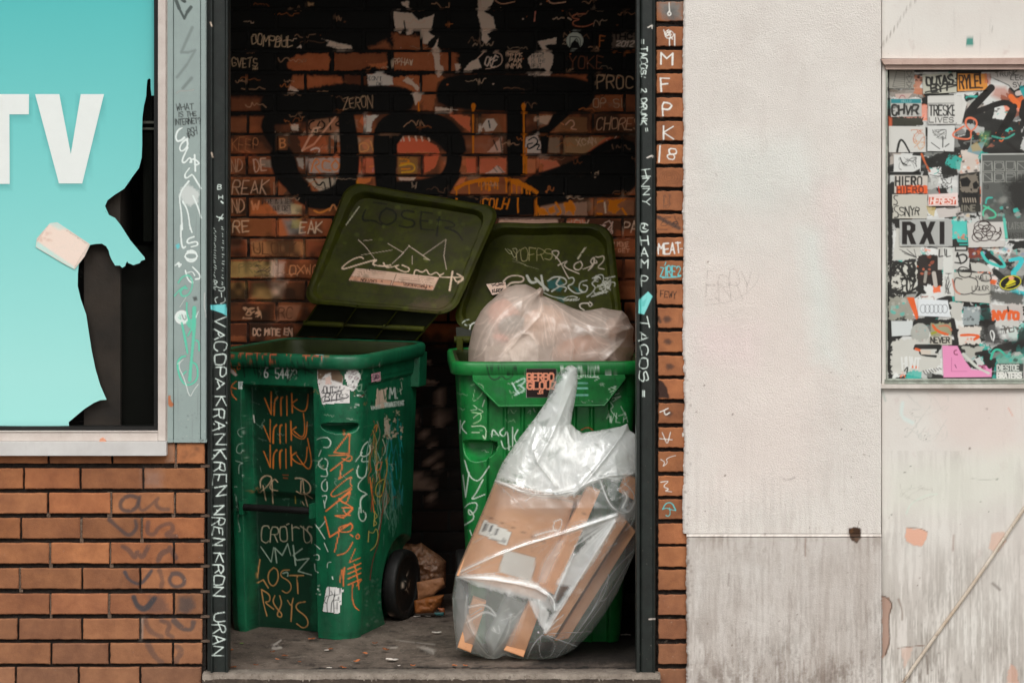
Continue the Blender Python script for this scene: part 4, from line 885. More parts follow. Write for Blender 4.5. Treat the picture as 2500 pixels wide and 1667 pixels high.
# soften the printed bands
for _ in range(30):
    cvT.c[1:-1] = (cvT.c[:-2] + cvT.c[1:-1] * 2 + cvT.c[2:]) / 4
cvT.frame(2.8, 0, 0)
Vv = [(240, 645), (405, 645), (484, 1055), (552, 645), (711, 645), (562, 1255), (403, 1255)]
Tt = [(-360, 645), (198, 645), (197, 783), (64, 783), (66, 1258), (-100, 1258), (-102, 783), (-360, 783)]
cvT2 = Canvas(-140, 200, 270, 480, 1.0); 
px_ = lambda l: [(x / 2.8, y / 2.8) for x, y in l]
cvT2.c[:] = 0
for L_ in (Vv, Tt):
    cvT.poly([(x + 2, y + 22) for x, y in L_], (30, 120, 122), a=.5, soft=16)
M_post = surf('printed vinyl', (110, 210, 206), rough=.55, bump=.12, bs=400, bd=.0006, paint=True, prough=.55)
import bmesh
def cutout(name, pts, Yd, cv, mat, parent, step, th=.0006):
    """flat sheet cut to an outline, tessellated so that print can sit on it"""
    w = np.array([P(x, y, Yd) for x, y in pts]); bm = bmesh.new()
    f = bm.faces.new([bm.verts.new(v) for v in w])
    if f.normal.y > 0: f.normal_flip()
    lo, hi = w.min(0), w.max(0)
    for ax_, a0, a1 in ((0, lo[0], hi[0]), (2, lo[2], hi[2])):
        q_ = a0 + step
        while q_ < a1:
            co = [0, 0, 0]; no = [0, 0, 0]; co[ax_] = q_; no[ax_] = 1
            bmesh.ops.bisect_plane(bm, geom=bm.verts[:] + bm.edges[:] + bm.faces[:], plane_co=co, plane_no=no); q_ += step
    bm.verts.ensure_lookup_table()
    V = np.array([v.co for v in bm.verts]); bm.verts.index_update(); fs = [tuple(v.index for v in f.verts) for f in bm.faces]; bm.free()
    mb = MB(); mb.add(V, fs)
    return mb.build(name, mat, parent=parent, cv=cv)
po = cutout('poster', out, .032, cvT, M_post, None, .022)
tag(po, 'turquoise poster with white letters TV, torn away at its right edge', 'poster')
po.data.materials[0] = M_post
sd_ = po.modifiers.new('t', 'SOLIDIFY'); sd_.thickness = .0008
M_ltr = surf('white print', (238, 239, 238), (232, 233, 232), rough=.55, bump=.1, bs=400, bd=.0006)
for L_, dd in ((Vv, 0), (Tt, 0)):
    mb = MB(); mb.prism(px_(L_), .0305, .0314); mb.build('letter', M_ltr, parent=po)
for c_ in po.children: c_.location = (0, 0, 0)
# old paper patch on the glass
tp = z2([(235, 215), (318, 118), (365, 112), (575, 252), (540, 330), (475, 412), (400, 372), (228, 270)])
cvK = Canvas(75, 530, 235, 670, 2)
cvK.frame(2.613, 0, 500)
cvK.poly([(240, 230), (318, 118), (420, 160), (560, 255), (470, 405), (250, 240)], (244, 220, 208), a=1)
cvK.poly([(228, 268), (236, 232), (470, 395), (475, 412)], (190, 232, 228), a=.8, soft=3); cvK.poly([(300, 118), (370, 112), (430, 150), (380, 160)], (196, 226, 222), a=.7, soft=6)
cvK.dabs(250, 160, 330, 240, 16, 6, 16, [(214, 168, 148)], a=(.2, .6), soft=4, seed=1); cvK.scribble(240, 130, 560, 400, 25, .8, (235, 215, 205), seed=3, a=.5)
o = cutout('paper_patch', tp, .0285, cvK, surf('aged paper', (240, 216, 204), rough=.8, bump=.3, bs=200, paint=True, prough=.8), None, .004)
o.modifiers.new('t', 'SOLIDIFY').thickness = .0008
tag(o, 'tilted pinkish paper patch stuck on the turquoise poster by its tear', 'paper')
# orange leftovers on the frame
for (x, y, w) in ((250, 1074, 12),):
    mb = MB(); mb.prism([(x - w / 2, y - 3), (x, y - 6), (x + w / 2, y - 2), (x + w / 2 + 4, y + 4), (x - w / 2 - 2, y + 4)], -.019, -.0125, bev=.001)
    o = mb.build('leaf_scrap', surf('orange scrap', (214, 150, 120), rough=.8)); tag(o, 'tiny orange scrap stuck on the window sill ledge', 'scrap')

# ------------------------------------------------------------------ stucco walls on the right
st_sp = [(90, .70, .76, (170, 158, 150), .3), (22, .66, .8, (236, 232, 226), .4)]
M_stuc = surf('cream stucco', (228, 224, 217), (218, 212, 205), ns=3.2, rough=.9, bump=.9, bs=240, bd=.0045, paint=True, tint=True, prough=.9, speck=st_sp, bump2=(.4, 18, .006))
M_stuc2 = surf('dirty stucco base', (208, 204, 198), (192, 185, 178), ns=5, rough=.9, bump=.6, bs=240, bd=.003, paint=True, tint=True, prough=.9,
               streak=[(12, 1.2, .44, .78, (160, 148, 138), .5), (90, 60, .66, .78, (90, 74, 62), .5)], bump2=(.5, 18, .006))
M_wall2 = surf('painted panel wall', (217, 215, 208), (208, 202, 195), ns=4, rough=.75, bump=.3, bs=160, bd=.002, paint=True, tint=True, prough=.7,
               speck=[(14, .62, .75, (196, 182, 176), .5), (160, .71, .75, (110, 100, 90), .5)], streak=[(50, 5, .6, .8, (150, 146, 140), .35)])
cvS = Canvas(1660, 0, 2500, 1667, 1.0)
r = random.Random(12)
cvS.poly([(1690, 620), (1900, 660), (2010, 900), (1980, 1180), (1720, 1240), (1690, 900)], (232, 214, 206), a=.35, soft=120, rough=30)
cvS.poly([(1950, 560), (2010, 560), (2050, 900), (1990, 880)], (222, 236, 230), a=.35, soft=50)
cvS.poly([(1720, 350), (1960, 330), (2010, 450), (1900, 520), (1740, 500)], (220, 232, 226), a=.3, soft=70)
cvS.poly([(1990, 440), (2060, 440), (2060, 700), (2010, 650)], (226, 210, 206), a=.4, soft=40)
cvS.poly([(1700, 790), (1860, 800), (1840, 900), (1710, 880)], (236, 214, 214), a=.35, soft=60)
cvS.stroke([(1720, 700), (1770, 690), (1740, 720), (1760, 740)], 1.6, (190, 180, 172), a=.8, dry=.2)
cvS.text('ERRY', 1722, 670, 62, 26, 1.6, (168, 158, 150), ang=-4, a=.75, dry=.2, jit=.12, gap=.1); cvS.stroke([(1722, 745), (1800, 735), (1852, 690), (1850, 660)], 1.4, (176, 168, 160), a=.6, dry=.3)
cvS.stroke([(2090, 1235), (1996, 1262)], 1, (190, 180, 170), a=.4)
for (x, y) in [(2028, 910), (1790, 1010), (2055, 1048), (1700, 1005), (1720, 940), (1770, 1160), (2110, 1110), (1748, 425), (1730, 640), (2080, 1165)]:
    cvS.dabs(x - 2, y - 2, x + 2, y + 2, 2, 1.5, 3.5, [(120, 100, 84)], seed=x, a=(.6, 1))
cvS.stroke([(1912, 1168), (1925, 1172), (1940, 1165)], 4, (176, 164, 158), a=.7, soft=3)
cvS.poly([(2072, 1290), (2090, 1285), (2101, 1290), (2102, 1312), (2092, 1325), (2078, 1318), (2072, 1303)], (62, 40, 22), a=.98, soft=2, rough=2)
cvS.stroke([(2094, 1288), (2098, 1270)], 1.5, (110, 80, 56))
cvS.dabs(1672, 900, 1690, 1667, 60, 1.5, 6, [(150, 138, 128), (120, 108, 98), (236, 232, 226)], seed=5, a=(.2, .7))
cvS.stroke([(1966, 1315), (1966, 1358)], 2.5, (130, 90, 70), a=.7, soft=3); cvS.stroke([(1779, 1400), (1778, 1430)], 3, (110, 92, 84), a=.6, soft=3)
def runs(x0, x1, y0, y1, cell, tall, thr, col, amt, ramp, seed):
    """long irregular dirt runs: noise drawn out vertically, fading by an uneven ramp"""
    H_, W_2 = int(y1 - y0), int(x1 - x0); g1 = noise2(max(8, int(H_ / tall)), W_2, cell, seed); g2 = noise2(max(8, int(H_ / tall * 3)), W_2, cell * .45, seed + 1)
    yy = np.linspace(0, 1, H_); up_ = lambda g: np.stack([np.interp(yy, np.linspace(0, 1, g.shape[0]), g[:, k]) for k in range(W_2)], 1)
    n_ = up_(g1) * .55 + up_(g2) * .3 + noise2(H_, W_2, 70, seed + 2) * .35
    al = np.clip((n_ - thr) * 4.5, 0, 1) * amt * np.clip(ramp(yy)[:, None] + (noise2(H_, W_2, 90, seed + 3) - .5) * .5, 0, 1)
    xa_, ya_ = int(x0 - cvS.x0), int(y0 - cvS.y0); al = al[:cvS.h - ya_, :cvS.w - xa_]
    cvS._blend((xa_, xa_ + al.shape[1], ya_, ya_ + al.shape[0]), al, col, 'over')
runs(1672, 2152, 1309, 1667, 5, 16, .52, (132, 118, 107), .5, lambda t_: .25 + .6 * t_, 3)
runs(1672, 2152, 1309, 1667, 3, 9, .60, (96, 80, 68), .5, lambda t_: .05 + .85 * t_ ** 1.5, 13)
runs(1672, 2152, 1309, 1400, 7, 8, .56, (140, 124, 112), .5, lambda t_: .9 - .9 * t_, 17)
runs(1672, 2152, 1500, 1667, 9, 3, .58, (96, 80, 68), .5, lambda t_: t_, 23)
runs(2153, 2500, 1100, 1667, 6, 24, .46, (150, 142, 133), .7, lambda t_: .15 + .75 * t_, 33)
runs(2153, 2500, 1300, 1667, 3, 14, .56, (104, 94, 84), .6, lambda t_: .05 + .75 * t_, 43)
runs(1672, 2152, 1050, 1303, 6, 20, .60, (190, 180, 172), .45, lambda t_: .1 + .6 * t_, 53)
runs(1672, 2500, 0, 1300, 60, 2, .66, (212, 202, 195), .3, lambda t_: .5 + 0 * t_, 63)
runs(1672, 2150, 0, 1300, 24, 3, .72, (204, 196, 188), .25, lambda t_: .5 + 0 * t_, 73)
cvS.poly([(2072, 1290), (2090, 1285), (2101, 1290), (2102, 1312), (2092, 1325), (2078, 1318), (2072, 1303)], (62, 40, 22), a=.98, soft=2, rough=2)
cvS.dabs(2074, 1288, 2100, 1318, 5, 3, 7, [(30, 20, 12), (96, 64, 36)], seed=4)
for _ in range(70):
    x_ = r.uniform(1680, 2500); y_ = r.uniform(900, 1660); cvS.dabs(x_ - 2, y_ - 2, x_ + 2, y_ + 2, 1, .8, 2.6, [(96, 78, 64), (120, 100, 84)], seed=x_, a=(.3, .9))
# right panel marks
cvS.frame(2.044, 1680, 900)
pk = (220, 170, 146)
cvS.poly([(1090, 790), (1120, 798), (1160, 795), (1195, 812), (1190, 850), (1165, 885), (1125, 880), (1090, 862), (1082, 835)], pk, a=.97, soft=1.5, rough=1.5)
cvS.stroke([(1088, 790), (1160, 795), (1195, 812)], 1.6, (120, 90, 74), a=.8)
cvS.poly([(1515, 815), (1580, 812), (1585, 860), (1540, 920), (1500, 900)], (208, 176, 158), a=.8, soft=3, rough=3)
cvS.poly([(968, 1135), (1000, 1140), (1020, 1170), (1005, 1230), (1000, 1300), (1008, 1370), (985, 1430), (968, 1440)], (168, 138, 122), a=.96, soft=1.5, rough=3)
cvS.stroke([(968, 1132), (995, 1140), (1022, 1175), (1005, 1215), (1000, 1280), (1010, 1350), (985, 1425)], 3.5, (74, 54, 40), a=.95, soft=2)
cvS.stroke([(1050, 1150), (1068, 1200), (1068, 1250)], 6, (128, 110, 96), a=.7, soft=4)
cvS.stroke([(1045, 1392), (1110, 1385), (1180, 1378)], 2, (110, 76, 56), a=.9); cvS.poly([(1060, 1392), (1120, 1390), (1110, 1440), (1080, 1490)], (206, 178, 162), a=.7, soft=4, rough=4)
for (x, y, w) in [(1405, 398, 10), (1110, 487, 6), (1080, 515, 7), (1188, 352, 5), (1015, 728, 6), (1540, 552, 7), (1490, 198, 7), (765, 300, 3), (1460, 662, 5), (1500, 712, 4), (905, 435, 3)]:
    cvS.dabs(x - w / 2, y - w / 3, x + w / 2, y + w / 3, 4, w * .5, w, [(84, 72, 60), (60, 50, 42)], seed=x, a=(.7, 1))
cvS.stroke([(1410, 545), (1470, 555), (1550, 548)], 2, (120, 120, 108), a=.7); cvS.stroke([(1070, 600), (1110, 598), (1115, 580)], 1.5, (150, 150, 140), a=.8)
cvS.stroke([(1520, 1070), (1555, 1100)], 7, (120, 112, 104), a=.7, soft=4); cvS.stroke([(1325, 830), (1322, 905)], 4, (136, 100, 82), a=.6, soft=4); cvS.stroke([(1190, 1430), (1195, 1520)], 5, (90, 72, 58), a=.7, soft=5)
cvS.stroke([(1090, 720), (1110, 670), (1200, 625), (1240, 625)], 3, (190, 222, 206), a=.6, soft=3); cvS.stroke([(1070, 170), (1060, 240), (1120, 270)], 8, (200, 226, 222), a=.5, soft=8)
cvS.poly([(1180, 90), (1676, 90), (1676, 400), (1500, 440), (1260, 350)], (214, 196, 188), a=.5, soft=60, rough=15)
cvS.poly([(990, 500), (1676, 400), (1676, 640), (1300, 720), (1000, 700)], (218, 222, 208), a=.45, soft=60, rough=15)
cvS.stroke([(1598, 195), (1620, 235)], 2.5, (214, 140, 110), a=.7); cvS.scribble(1080, 120, 1300, 360, 10, 1.2, (170, 176, 168), seed=5, a=.5); cvS.stroke([(965, 100), (985, 160)], 4, (130, 160, 150), a=.5, soft=4)
cvS.scribble(1060, 560, 1240, 660, 6, 1.0, (150, 146, 134), seed=8, a=.45)
cvS.poly([(1590, 1540), (1610, 1470), (1640, 1490), (1650, 1568), (1590, 1568)], (200, 160, 140), a=.8, soft=4, rough=4)
cvS.frame(1, 0, 0)
cvS.poly([(2360, 92), (2374, 90), (2379, 104), (2374, 116), (2358, 112)], (52, 134, 122), a=.95, soft=2); cvS.poly([(2363, 99), (2371, 97), (2371, 106)], (190, 206, 190), a=.9)
cvS.stroke([(2405, 70), (2418, 62), (2426, 74), (2410, 82), (2430, 80)], 1.6, (150, 145, 135), a=.9)
cvS.stroke([(2150, 118), (2170, 90), (2195, 55), (2215, 20), (2240, -5)], 2.0, (140, 124, 108), a=.8)
# crusty edge of the render against the bricks
xs_ = np.concatenate([np.arange(1668, 1700, 1.6), np.arange(1700, 2152, 2.6)]); ys_ = np.arange(-420, 1330, 2.8)
def stucco(name, xs_, ys_, Yd, mat, ragged=0, cv=cvS, label=None, thick=.06, seed=2, back=True):
    Xg, Yg = np.meshgrid(xs_, ys_); rr = np.random.RandomState(seed); s = D / F
    V = np.stack([(Xg - 1250) * s, np.full(Xg.shape, Yd) + (noise2(len(ys_), len(xs_), 30, seed) - .5) * .003, ZC - (Yg - YH) * s], -1)
    if ragged:
        e_ = (noise2(len(ys_), 4, 1.7, seed)[:, 0] - .5) * ragged * .5 + (noise2(len(ys_), 4, 7, seed + 4)[:, 0] - .5) * ragged * .6 + (noise2(len(ys_), 4, 40, seed + 1)[:, 0] - .5) * ragged
        k = np.clip(1 - (np.arange(len(xs_)) / 6.0), 0, 1)[None, :]
        V[..., 0] += e_[:, None] * k
        V[..., 1] += .008 * np.clip(1 - np.arange(len(xs_)) / 4.0, 0, 1)[None, :] ** 2
    mb = MB(); mb.grid(V)
    for ring in (V[0, :], V[-1, ::-1], V[::-1, 0], V[:, -1]):
        b = ring.copy(); b[:, 1] = Yd + thick; mb.grid(np.stack([ring, b]))
    return mb.build(name, mat, cv=cv)
SP = thing('stucco_pier', 'tall cream stucco pier with dirty streaked base right of the brick pier', 'wall', P(1910, 1780, 0))
def repar(o, p):
    o.location = np.array(o.location) - np.array(p.location); o.parent = p; return o
o = stucco('render_coat', xs_, np.concatenate([np.arange(-420, -10, 12), np.arange(-10, 1302, 2.6)]), -.012, M_stuc, ragged=.006); repar(o, SP)
xs2_ = np.concatenate([np.arange(1676, 1700, 1.6), np.arange(1700, 2152, 2.6)])
o = stucco('plinth', xs2_, np.concatenate([np.arange(1309, 1680, 2.6), np.arange(1680, 1812, 20)]), -.020, M_stuc2, ragged=.006, seed=5); repar(o, SP)
# sloping top of the plinth
V = []
for k, (py, yy) in enumerate([(1303, -.0118), (1309.2, -.0202)]):
    V.append([P(x, py, yy) for x in np.arange(1676, 2153, 4)])
mb = MB(); V = np.array(V); mb.grid(V); o = mb.build('plinth_ledge', surf('pale ledge', (222, 216, 208), (190, 182, 174), ns=20, rough=.8, bump=.5, bs=200, bd=.002, paint=True), parent=SP, cv=cvS)
# recessed wall with the sticker board
RW = thing('panel_wall', 'white painted wall at the right edge, scuffed, around the sticker board', 'wall', P(2500, 1780, 0))
def plate(x0, y0, x1, y1, Yd, mat=M_wall2, st=3.0, nm='wall_panel', thick=.04):
    xs_ = np.concatenate([np.arange(x0, min(x1, 2505), st), np.array([x1]) if x1 <= 2505 else np.arange(2505, x1 + 1, 60)])
    ys_ = np.concatenate([np.arange(y0, y1, st if y0 > -50 else 12), [y1]])
    o = stucco(nm, xs_, ys_, Yd, mat, thick=thick, seed=int(x0 + y0) % 50); repar(o, RW); return o
plate(2153.5, -420, 3100, 143, .006)
plate(2153.5, 946, 3100, 1812, .004)
plate(2153.5, 145, 2167, 944.5, .002, st=2.6)
M_trim = surf('pinkish trim', (196, 172, 160), (176, 150, 138), ns=20, rough=.7, bump=.3, bs=160, bd=.002, speck=[(90, .66, .72, (110, 80, 66), .5)])
mb = MB(); mb.prism([(2150, 144), (3100, 138), (3100, 156), (2158, 158)], -.022, .02, bev=.002); mb.prism([(2160, 159), (3100, 157), (3100, 170), (2162, 170)], -.010, .03, bev=.002)
o = mb.build('hood_trim', M_trim, parent=RW)
M_green = surf('pale green metal edge', (170, 178, 166), (120, 124, 112), ns=30, rough=.5, bump=.2)
mb = MB(); mb.pbox(2163.5, 171, 2166.6, 930, -.004, .02); mb.pbox(2160, 925.5, 3100, 930.5, -.002, .03); mb.pbox(2160, 932, 3100, 937, -.006, .03)
o = mb.build('frame', M_green, parent=RW); bevel(o, .001)
mb = MB(); mb.prism([(2148, 938), (3100, 938), (3100, 948), (2150, 948)], -.012, .03, bev=.002); mb.build('sill', surf('dirty white sill', (214, 208, 200), (180, 172, 162), ns=14, rough=.7, bump=.4, bs=150), parent=RW)
# cable
pts = [P(x_, y_, -.006) for x_, y_ in ((2180, 1715), (2205, 1668), (2228, 1632), (2290, 1545), (2360, 1450), (2430, 1348), (2500, 1243), (2600, 1095), (2750, 900))]
M_cab = surf('painted cable', (206, 198, 184), (176, 156, 134), ns=14, rough=.7, bump=.3, bs=160, bd=.002, speck=[(22, .58, .68, (110, 86, 66), .6)])
mb = MB(); q_ = smooth([tuple((p_[0], p_[2])) for p_ in pts], 2); mb.tube([(a_, -.0005, b_) for a_, b_ in q_], .0056, 12)
o = mb.build('cable', M_cab, smooth_=True); tag(o, 'painted cable running diagonally down the scuffed white wall', 'cable')

# ================================================================== sticker board
cvD = Canvas(2160, 165, 2760, 935, 1.0)
BG = (40, 40, 37); wh = (214, 216, 212); gr = (120, 122, 118); og = (228, 106, 52); te = (60, 178, 164); pkk = (224, 150, 186)
cvD.rect(2160, 165, 2760, 935, BG)
r = random.Random(77)
for _ in range(330):       # torn layers of old paper
    x, y = r.uniform(2165, 2760), r.uniform(170, 930); w_, h_ = r.uniform(8, 46), r.uniform(6, 30); a_ = r.uniform(-.4, .4)
    c_ = r.choice([wh] * 7 + [gr, (170, 172, 166), BG, BG, BG, (190, 180, 170), og, te])
    ps = [(x + (dx * math.cos(a_) - dy * math.sin(a_)), y + (dx * math.sin(a_) + dy * math.cos(a_))) for dx, dy in ((-w_, -h_), (0, -h_ * r.uniform(.7, 1.2)), (w_, -h_), (w_ * r.uniform(.7, 1.2), 0), (w_, h_), (0, h_ * r.uniform(.7, 1.1)), (-w_, h_))]
    cvD.poly(ps, c_, a=r.uniform(.6, 1), soft=1.5, rough=3)
for _ in range(420):
    x, y = r.uniform(2168, 2760), r.uniform(172, 925)
    cvD.scribble(x, y, x + r.uniform(8, 42), y + r.uniform(6, 30), 2, r.uniform(1, 4), r.choice([BG] * 6 + [wh, gr, (70, 70, 66), te, og, (150, 90, 70)]), seed=r.random(), a=r.uniform(.6, 1))
f = cvD.frame(3.734, 2120, 100)
T = cvD.text; Rr = cvD.rect; K = lambda p, w=1.5, c=BG, **k: cvD.stroke(p, w, c, **k); Pg = lambda p, c, **k: cvD.poly(p, c, **k)
STK = []     # outlines of the stickers that stand proud of the board, source pixels
def stk(pts, c=wh, label=None, **k):
    Pg(pts, c, a=1, **k); STK.append(([cvD.T(x, y) for x, y in pts], label))
Rr(185, 262, 1500, 285, BG); Rr(178, 262, 196, 2900, BG, soft=3, rough=1)
# upper half
stk([(190, 270), (418, 270), (418, 438), (188, 436)], (150, 148, 138), 'grey sticker with a ruled line drawing at the top left corner')
K([(258, 275), (222, 420), (330, 430), (332, 280), (258, 275)], 1, sm=0)
for k in range(7): K([(252 - k * 5, 295 + k * 18), (332, 297 + k * 19)], .7, (90, 88, 80))
for k in range(3): K([(345, 280 + k * 50), (372, 330 + k * 50), (400, 280 + k * 50), (345, 280 + k * 50)], .9, sm=0)
K([(345, 400), (405, 425), (345, 430)], .9)
Rr(192, 440, 500, 520, (120, 110, 98), a=.8, rough=4); Pg([(420, 300), (500, 330), (470, 420), (510, 500), (420, 480)], (188, 116, 80), a=.85, rough=4); cvD.dabs(420, 310, 490, 400, 8, 8, 20, [(60, 40, 34)], seed=3)
stk([(492, 310), (800, 290), (805, 470), (500, 490)], (184, 184, 168), 'white sticker with a fat black tag at the top of the board')
cvD.text('OUTAS', 525, 335, 75, 42, 5.2, BG, gap=.2, ang=-5, jit=.1); cvD.text('BYT', 570, 405, 60, 50, 5, BG, gap=.2, ang=-4); K([(520, 470), (800, 410)], 3.5); K([(510, 488), (640, 470)], 3); K([(720, 405), (800, 400)], 3.5); cvD.dabs(740, 300, 800, 380, 8, 10, 26, [BG], seed=9)
stk([(815, 300), (1080, 300), (1090, 450), (812, 462)], (214, 142, 60), 'orange sticker reading RYLE!'); T('RYLE', 828, 318, 118, 36, 4.6, (56, 36, 22), ang=-3, gap=.3, jit=.02, sm=0); K([(1015, 290), (1022, 390)], 5, (56, 36, 22)); K([(1020, 430), (1040, 430)], 4, (56, 36, 22)); Pg([(1060, 300), (1120, 300), (1110, 400), (1060, 380)], (190, 100, 76), a=.6, rough=4)
stk([(1110, 285), (1500, 262), (1500, 360), (1330, 455), (1280, 400), (1120, 330)], (176, 172, 166), 'torn pale sticker with faded marker lines in the top right'); T('TRUNK', 1160, 290, 40, 30, 1.6, BG, ang=-4, jit=.1); T('LEON', 1300, 320, 36, 30, 1.8, BG, jit=.1); T('SV', 1320, 380, 44, 30, 2, BG)
Rr(555, 495, 850, 560, (176, 178, 170)); K([(560, 495), (790, 490)], 3)
stk([(200, 530), (485, 525), (487, 690), (205, 697)], (178, 178, 172), 'white rounded sticker with a teal header band'); Rr(206, 532, 480, 570, (44, 130, 136)); T('CHVR', 215, 585, 90, 50, 5.4, BG, gap=.25, jit=.1); T('HELLO', 300, 540, 22, 14, 1.2, (120, 170, 170)); cvD.dabs(210, 570, 480, 690, 14, 6, 22, [BG, gr], seed=12, a=(.2, .7))
Pg([(245, 485), (400, 480), (360, 525), (250, 525)], (190, 170, 160)); K([(285, 520), (300, 495), (330, 505), (335, 525)], 2, (150, 90, 100)); Rr(210, 700, 500, 775, (56, 56, 46), rough=4); Pg([(185, 690), (215, 700), (215, 860), (190, 880)], (206, 98, 62), a=.9, soft=4)
stk([(540, 505), (850, 500), (850, 765), (538, 765)], (202, 202, 196), 'white sticker reading TRESKE LIVES'); K([(545, 572), (803, 570), (803, 758), (545, 760), (545, 572)], 1.2, sm=0)
T('TRESKE', 556, 588, 92, 32, 3.6, BG, gap=.32, jit=0, sm=0); T('LIVES', 556, 700, 44, 38, 2.0, BG, gap=.35, jit=0, sm=0)
stk([(185, 778), (520, 780), (525, 1015), (185, 1018)], (200, 200, 194), 'white sticker with a thin orange doodle of a face'); K([(262, 1010), (285, 900), (320, 910), (375, 1015)], 6); cvD.scribble(390, 810, 515, 980, 8, 1.2, (190, 120, 84), seed=21); K([(420, 930), (440, 905), (470, 930), (440, 945), (420, 930)], 1.4, (206, 150, 80)); K([(480, 930), (500, 920), (512, 945), (490, 955)], 1.4, (206, 150, 80)); K([(450, 960), (470, 1000), (500, 970)], 1.4, (206, 150, 80))
stk([(540, 775), (790, 770), (780, 1010), (538, 1005)], (204, 206, 202), 'white sticker with a sketched bearded head'); cvD.scribble(585, 810, 710, 900, 14, 1.1, (90, 90, 86), seed=23); K([(680, 880), (678, 970)], 2.4); K([(575, 930), (650, 985)], 2); K([(735, 940), (700, 965)], 2.5)
# big black S line and orange loop
Pg([(780, 480), (900, 560), (850, 760), (790, 740)], (206, 206, 200)); Pg([(1150, 420), (1250, 420), (1340, 520), (1250, 560), (1120, 500)], (176, 104, 80), a=.7, soft=12); K([(1300, 510), (1375, 590)], 13, (222, 110, 50)); K([(1360, 480), (1420, 470)], 12, (190, 176, 170)); K([(1400, 430), (1440, 520)], 12, (38, 150, 150)) 
Pg([(850, 1000), (1010, 980), (1010, 1200), (840, 1220)], (200, 190, 180), rough=4); cvD.dabs(800, 1020, 1000, 1240, 20, 6, 22, [BG, (214, 130, 90), wh], seed=33)
K([(940, 880), (930, 1000), (1010, 1040), (1060, 930)], 2, (150, 150, 140)); Pg([(930, 950), (1060, 920), (1010, 1045), (900, 1010)], (120, 150, 156)); Pg([(930, 960), (990, 920), (1040, 1000), (950, 1010)], (176, 150, 90), a=.7, soft=4)
cvD.dabs(990, 830, 1090, 910, 10, 8, 20, [(96, 150, 84), (190, 120, 90), (210, 190, 90)], seed=34)
K([(1125, 435), (925, 610), (935, 665), (1010, 640), (1240, 550), (1320, 600), (1330, 680), (1160, 890)], 15, (30, 28, 25)); K([(1120, 430), (925, 640)], 18, (30, 28, 25)); K([(1330, 600), (1170, 890)], 15, (30, 28, 25)); K([(1160, 880), (1050, 990)], 5, (30, 28, 25))
K([(1420, 560), (1400, 680), (1450, 740)], 16, (30, 28, 25)); K([(1270, 930), (1420, 1060), (1500, 1100)], 9, (30, 28, 25), soft=4)
K([(930, 820), (885, 770), (890, 710), (940, 700), (990, 730), (985, 790), (930, 825), (940, 880), (905, 900), (780, 885), (765, 840), (870, 780)], 4.5, (222, 118, 84))
Pg([(1020, 820), (1110, 830), (1090, 960), (1010, 940)], (90, 140, 100), a=.5, soft=8); K([(1130, 870), (1250, 900), (1330, 850)], 5, (64, 150, 132), dry=.3)
stk([(232, 1035), (480, 1050), (475, 1200), (232, 1195)], (206, 208, 204), 'white sticker with a spidery black doodle'); cvD.scribble(280, 1060, 440, 1180, 9, 1.1, (70, 70, 68), seed=41); K([(290, 1065), (310, 1120), (350, 1130)], 3); Rr(190, 1195, 480, 1225, BG); Pg([(400, 1200), (470, 1165), (470, 1200)], BG)
K([(485, 1030), (520, 1120), (560, 1190)], 5, (190, 96, 56)); cvD.dabs(500, 1020, 630, 1180, 8, 8, 26, [BG, (90, 94, 92)], seed=42)
stk([(238, 1225), (540, 1230), (540, 1392), (236, 1388)], (196, 190, 180), 'white and orange sticker with tall black letters'); T('HIERO', 250, 1240, 80, 36, 4.4, BG, gap=.55, jit=0, sm=0); Rr(255, 1320, 538, 1392, (220, 94, 46), rough=2); T('HIERO', 262, 1330, 56, 36, 3.4, (110, 50, 34), gap=.55, jit=.05, sm=0)
K([(640, 1170), (660, 1130), (710, 1120), (745, 1160), (730, 1210), (680, 1210), (650, 1180)], 2.2); K([(670, 1165), (700, 1145), (715, 1175), (690, 1185)], 1.8); K([(640, 1210), (730, 1220)], 2.2); K([(690, 1000), (720, 1060), (750, 1050)], 2); K([(640, 1080), (670, 1110)], 3)
for k in range(12): K([(690 + 56 * math.cos(k * .52), 1165 + 58 * math.sin(k * .52)), (690 + 70 * math.cos(k * .52), 1165 + 72 * math.sin(k * .52))], 1.6)
K([(560, 1220), (640, 1240), (780, 1215)], 1.8); cvD.scribble(660, 1240, 760, 1350, 7, 1.8, BG, seed=44); K([(640, 1330), (650, 1400)], 2.5, (190, 60, 50))
stk([(545, 1400), (815, 1385), (818, 1505), (545, 1505)], (224, 206, 200), 'white sticker with a red band reading HERESY'); Rr(552, 1425, 800, 1492, (206, 92, 66)); T('HERESY', 566, 1432, 52, 31, 3.2, (232, 214, 206), gap=.25, shear=.15, jit=.02, sm=0)
stk([(820, 1215), (1015, 1190), (1020, 1560), (825, 1565)], (46, 44, 40), 'dark sticker with a rough skull shape'); Pg([(850, 1230), (980, 1210), (1005, 1300), (990, 1400), (930, 1400), (850, 1370), (830, 1300)], (120, 112, 100), rough=6); Pg([(835, 1260), (900, 1240), (935, 1280), (915, 1330), (850, 1330)], (22, 20, 18)); Pg([(950, 1300), (985, 1275), (1008, 1320), (990, 1350), (958, 1350)], (22, 20, 18)); Pg([(925, 1350), (945, 1345), (945, 1375)], (22, 20, 18)); Pg([(850, 1385), (1005, 1380), (990, 1490), (870, 1500)], (30, 28, 26), rough=4); 
for k in range(6): K([(862 + k * 22, 1435), (868 + k * 22, 1470)], 3, (150, 140, 126)); 
K([(835, 1530), (1010, 1525)], 2, (150, 146, 134), dry=.3)
stk([(1030, 1035), (1500, 1030), (1500, 1800), (1035, 1800)], (88, 90, 86), 'large grey poster with outlined block letters on the right of the board'); K([(1030, 1800), (1032, 1035), (1500, 1030)], 2.5, (196, 198, 192), sm=0)
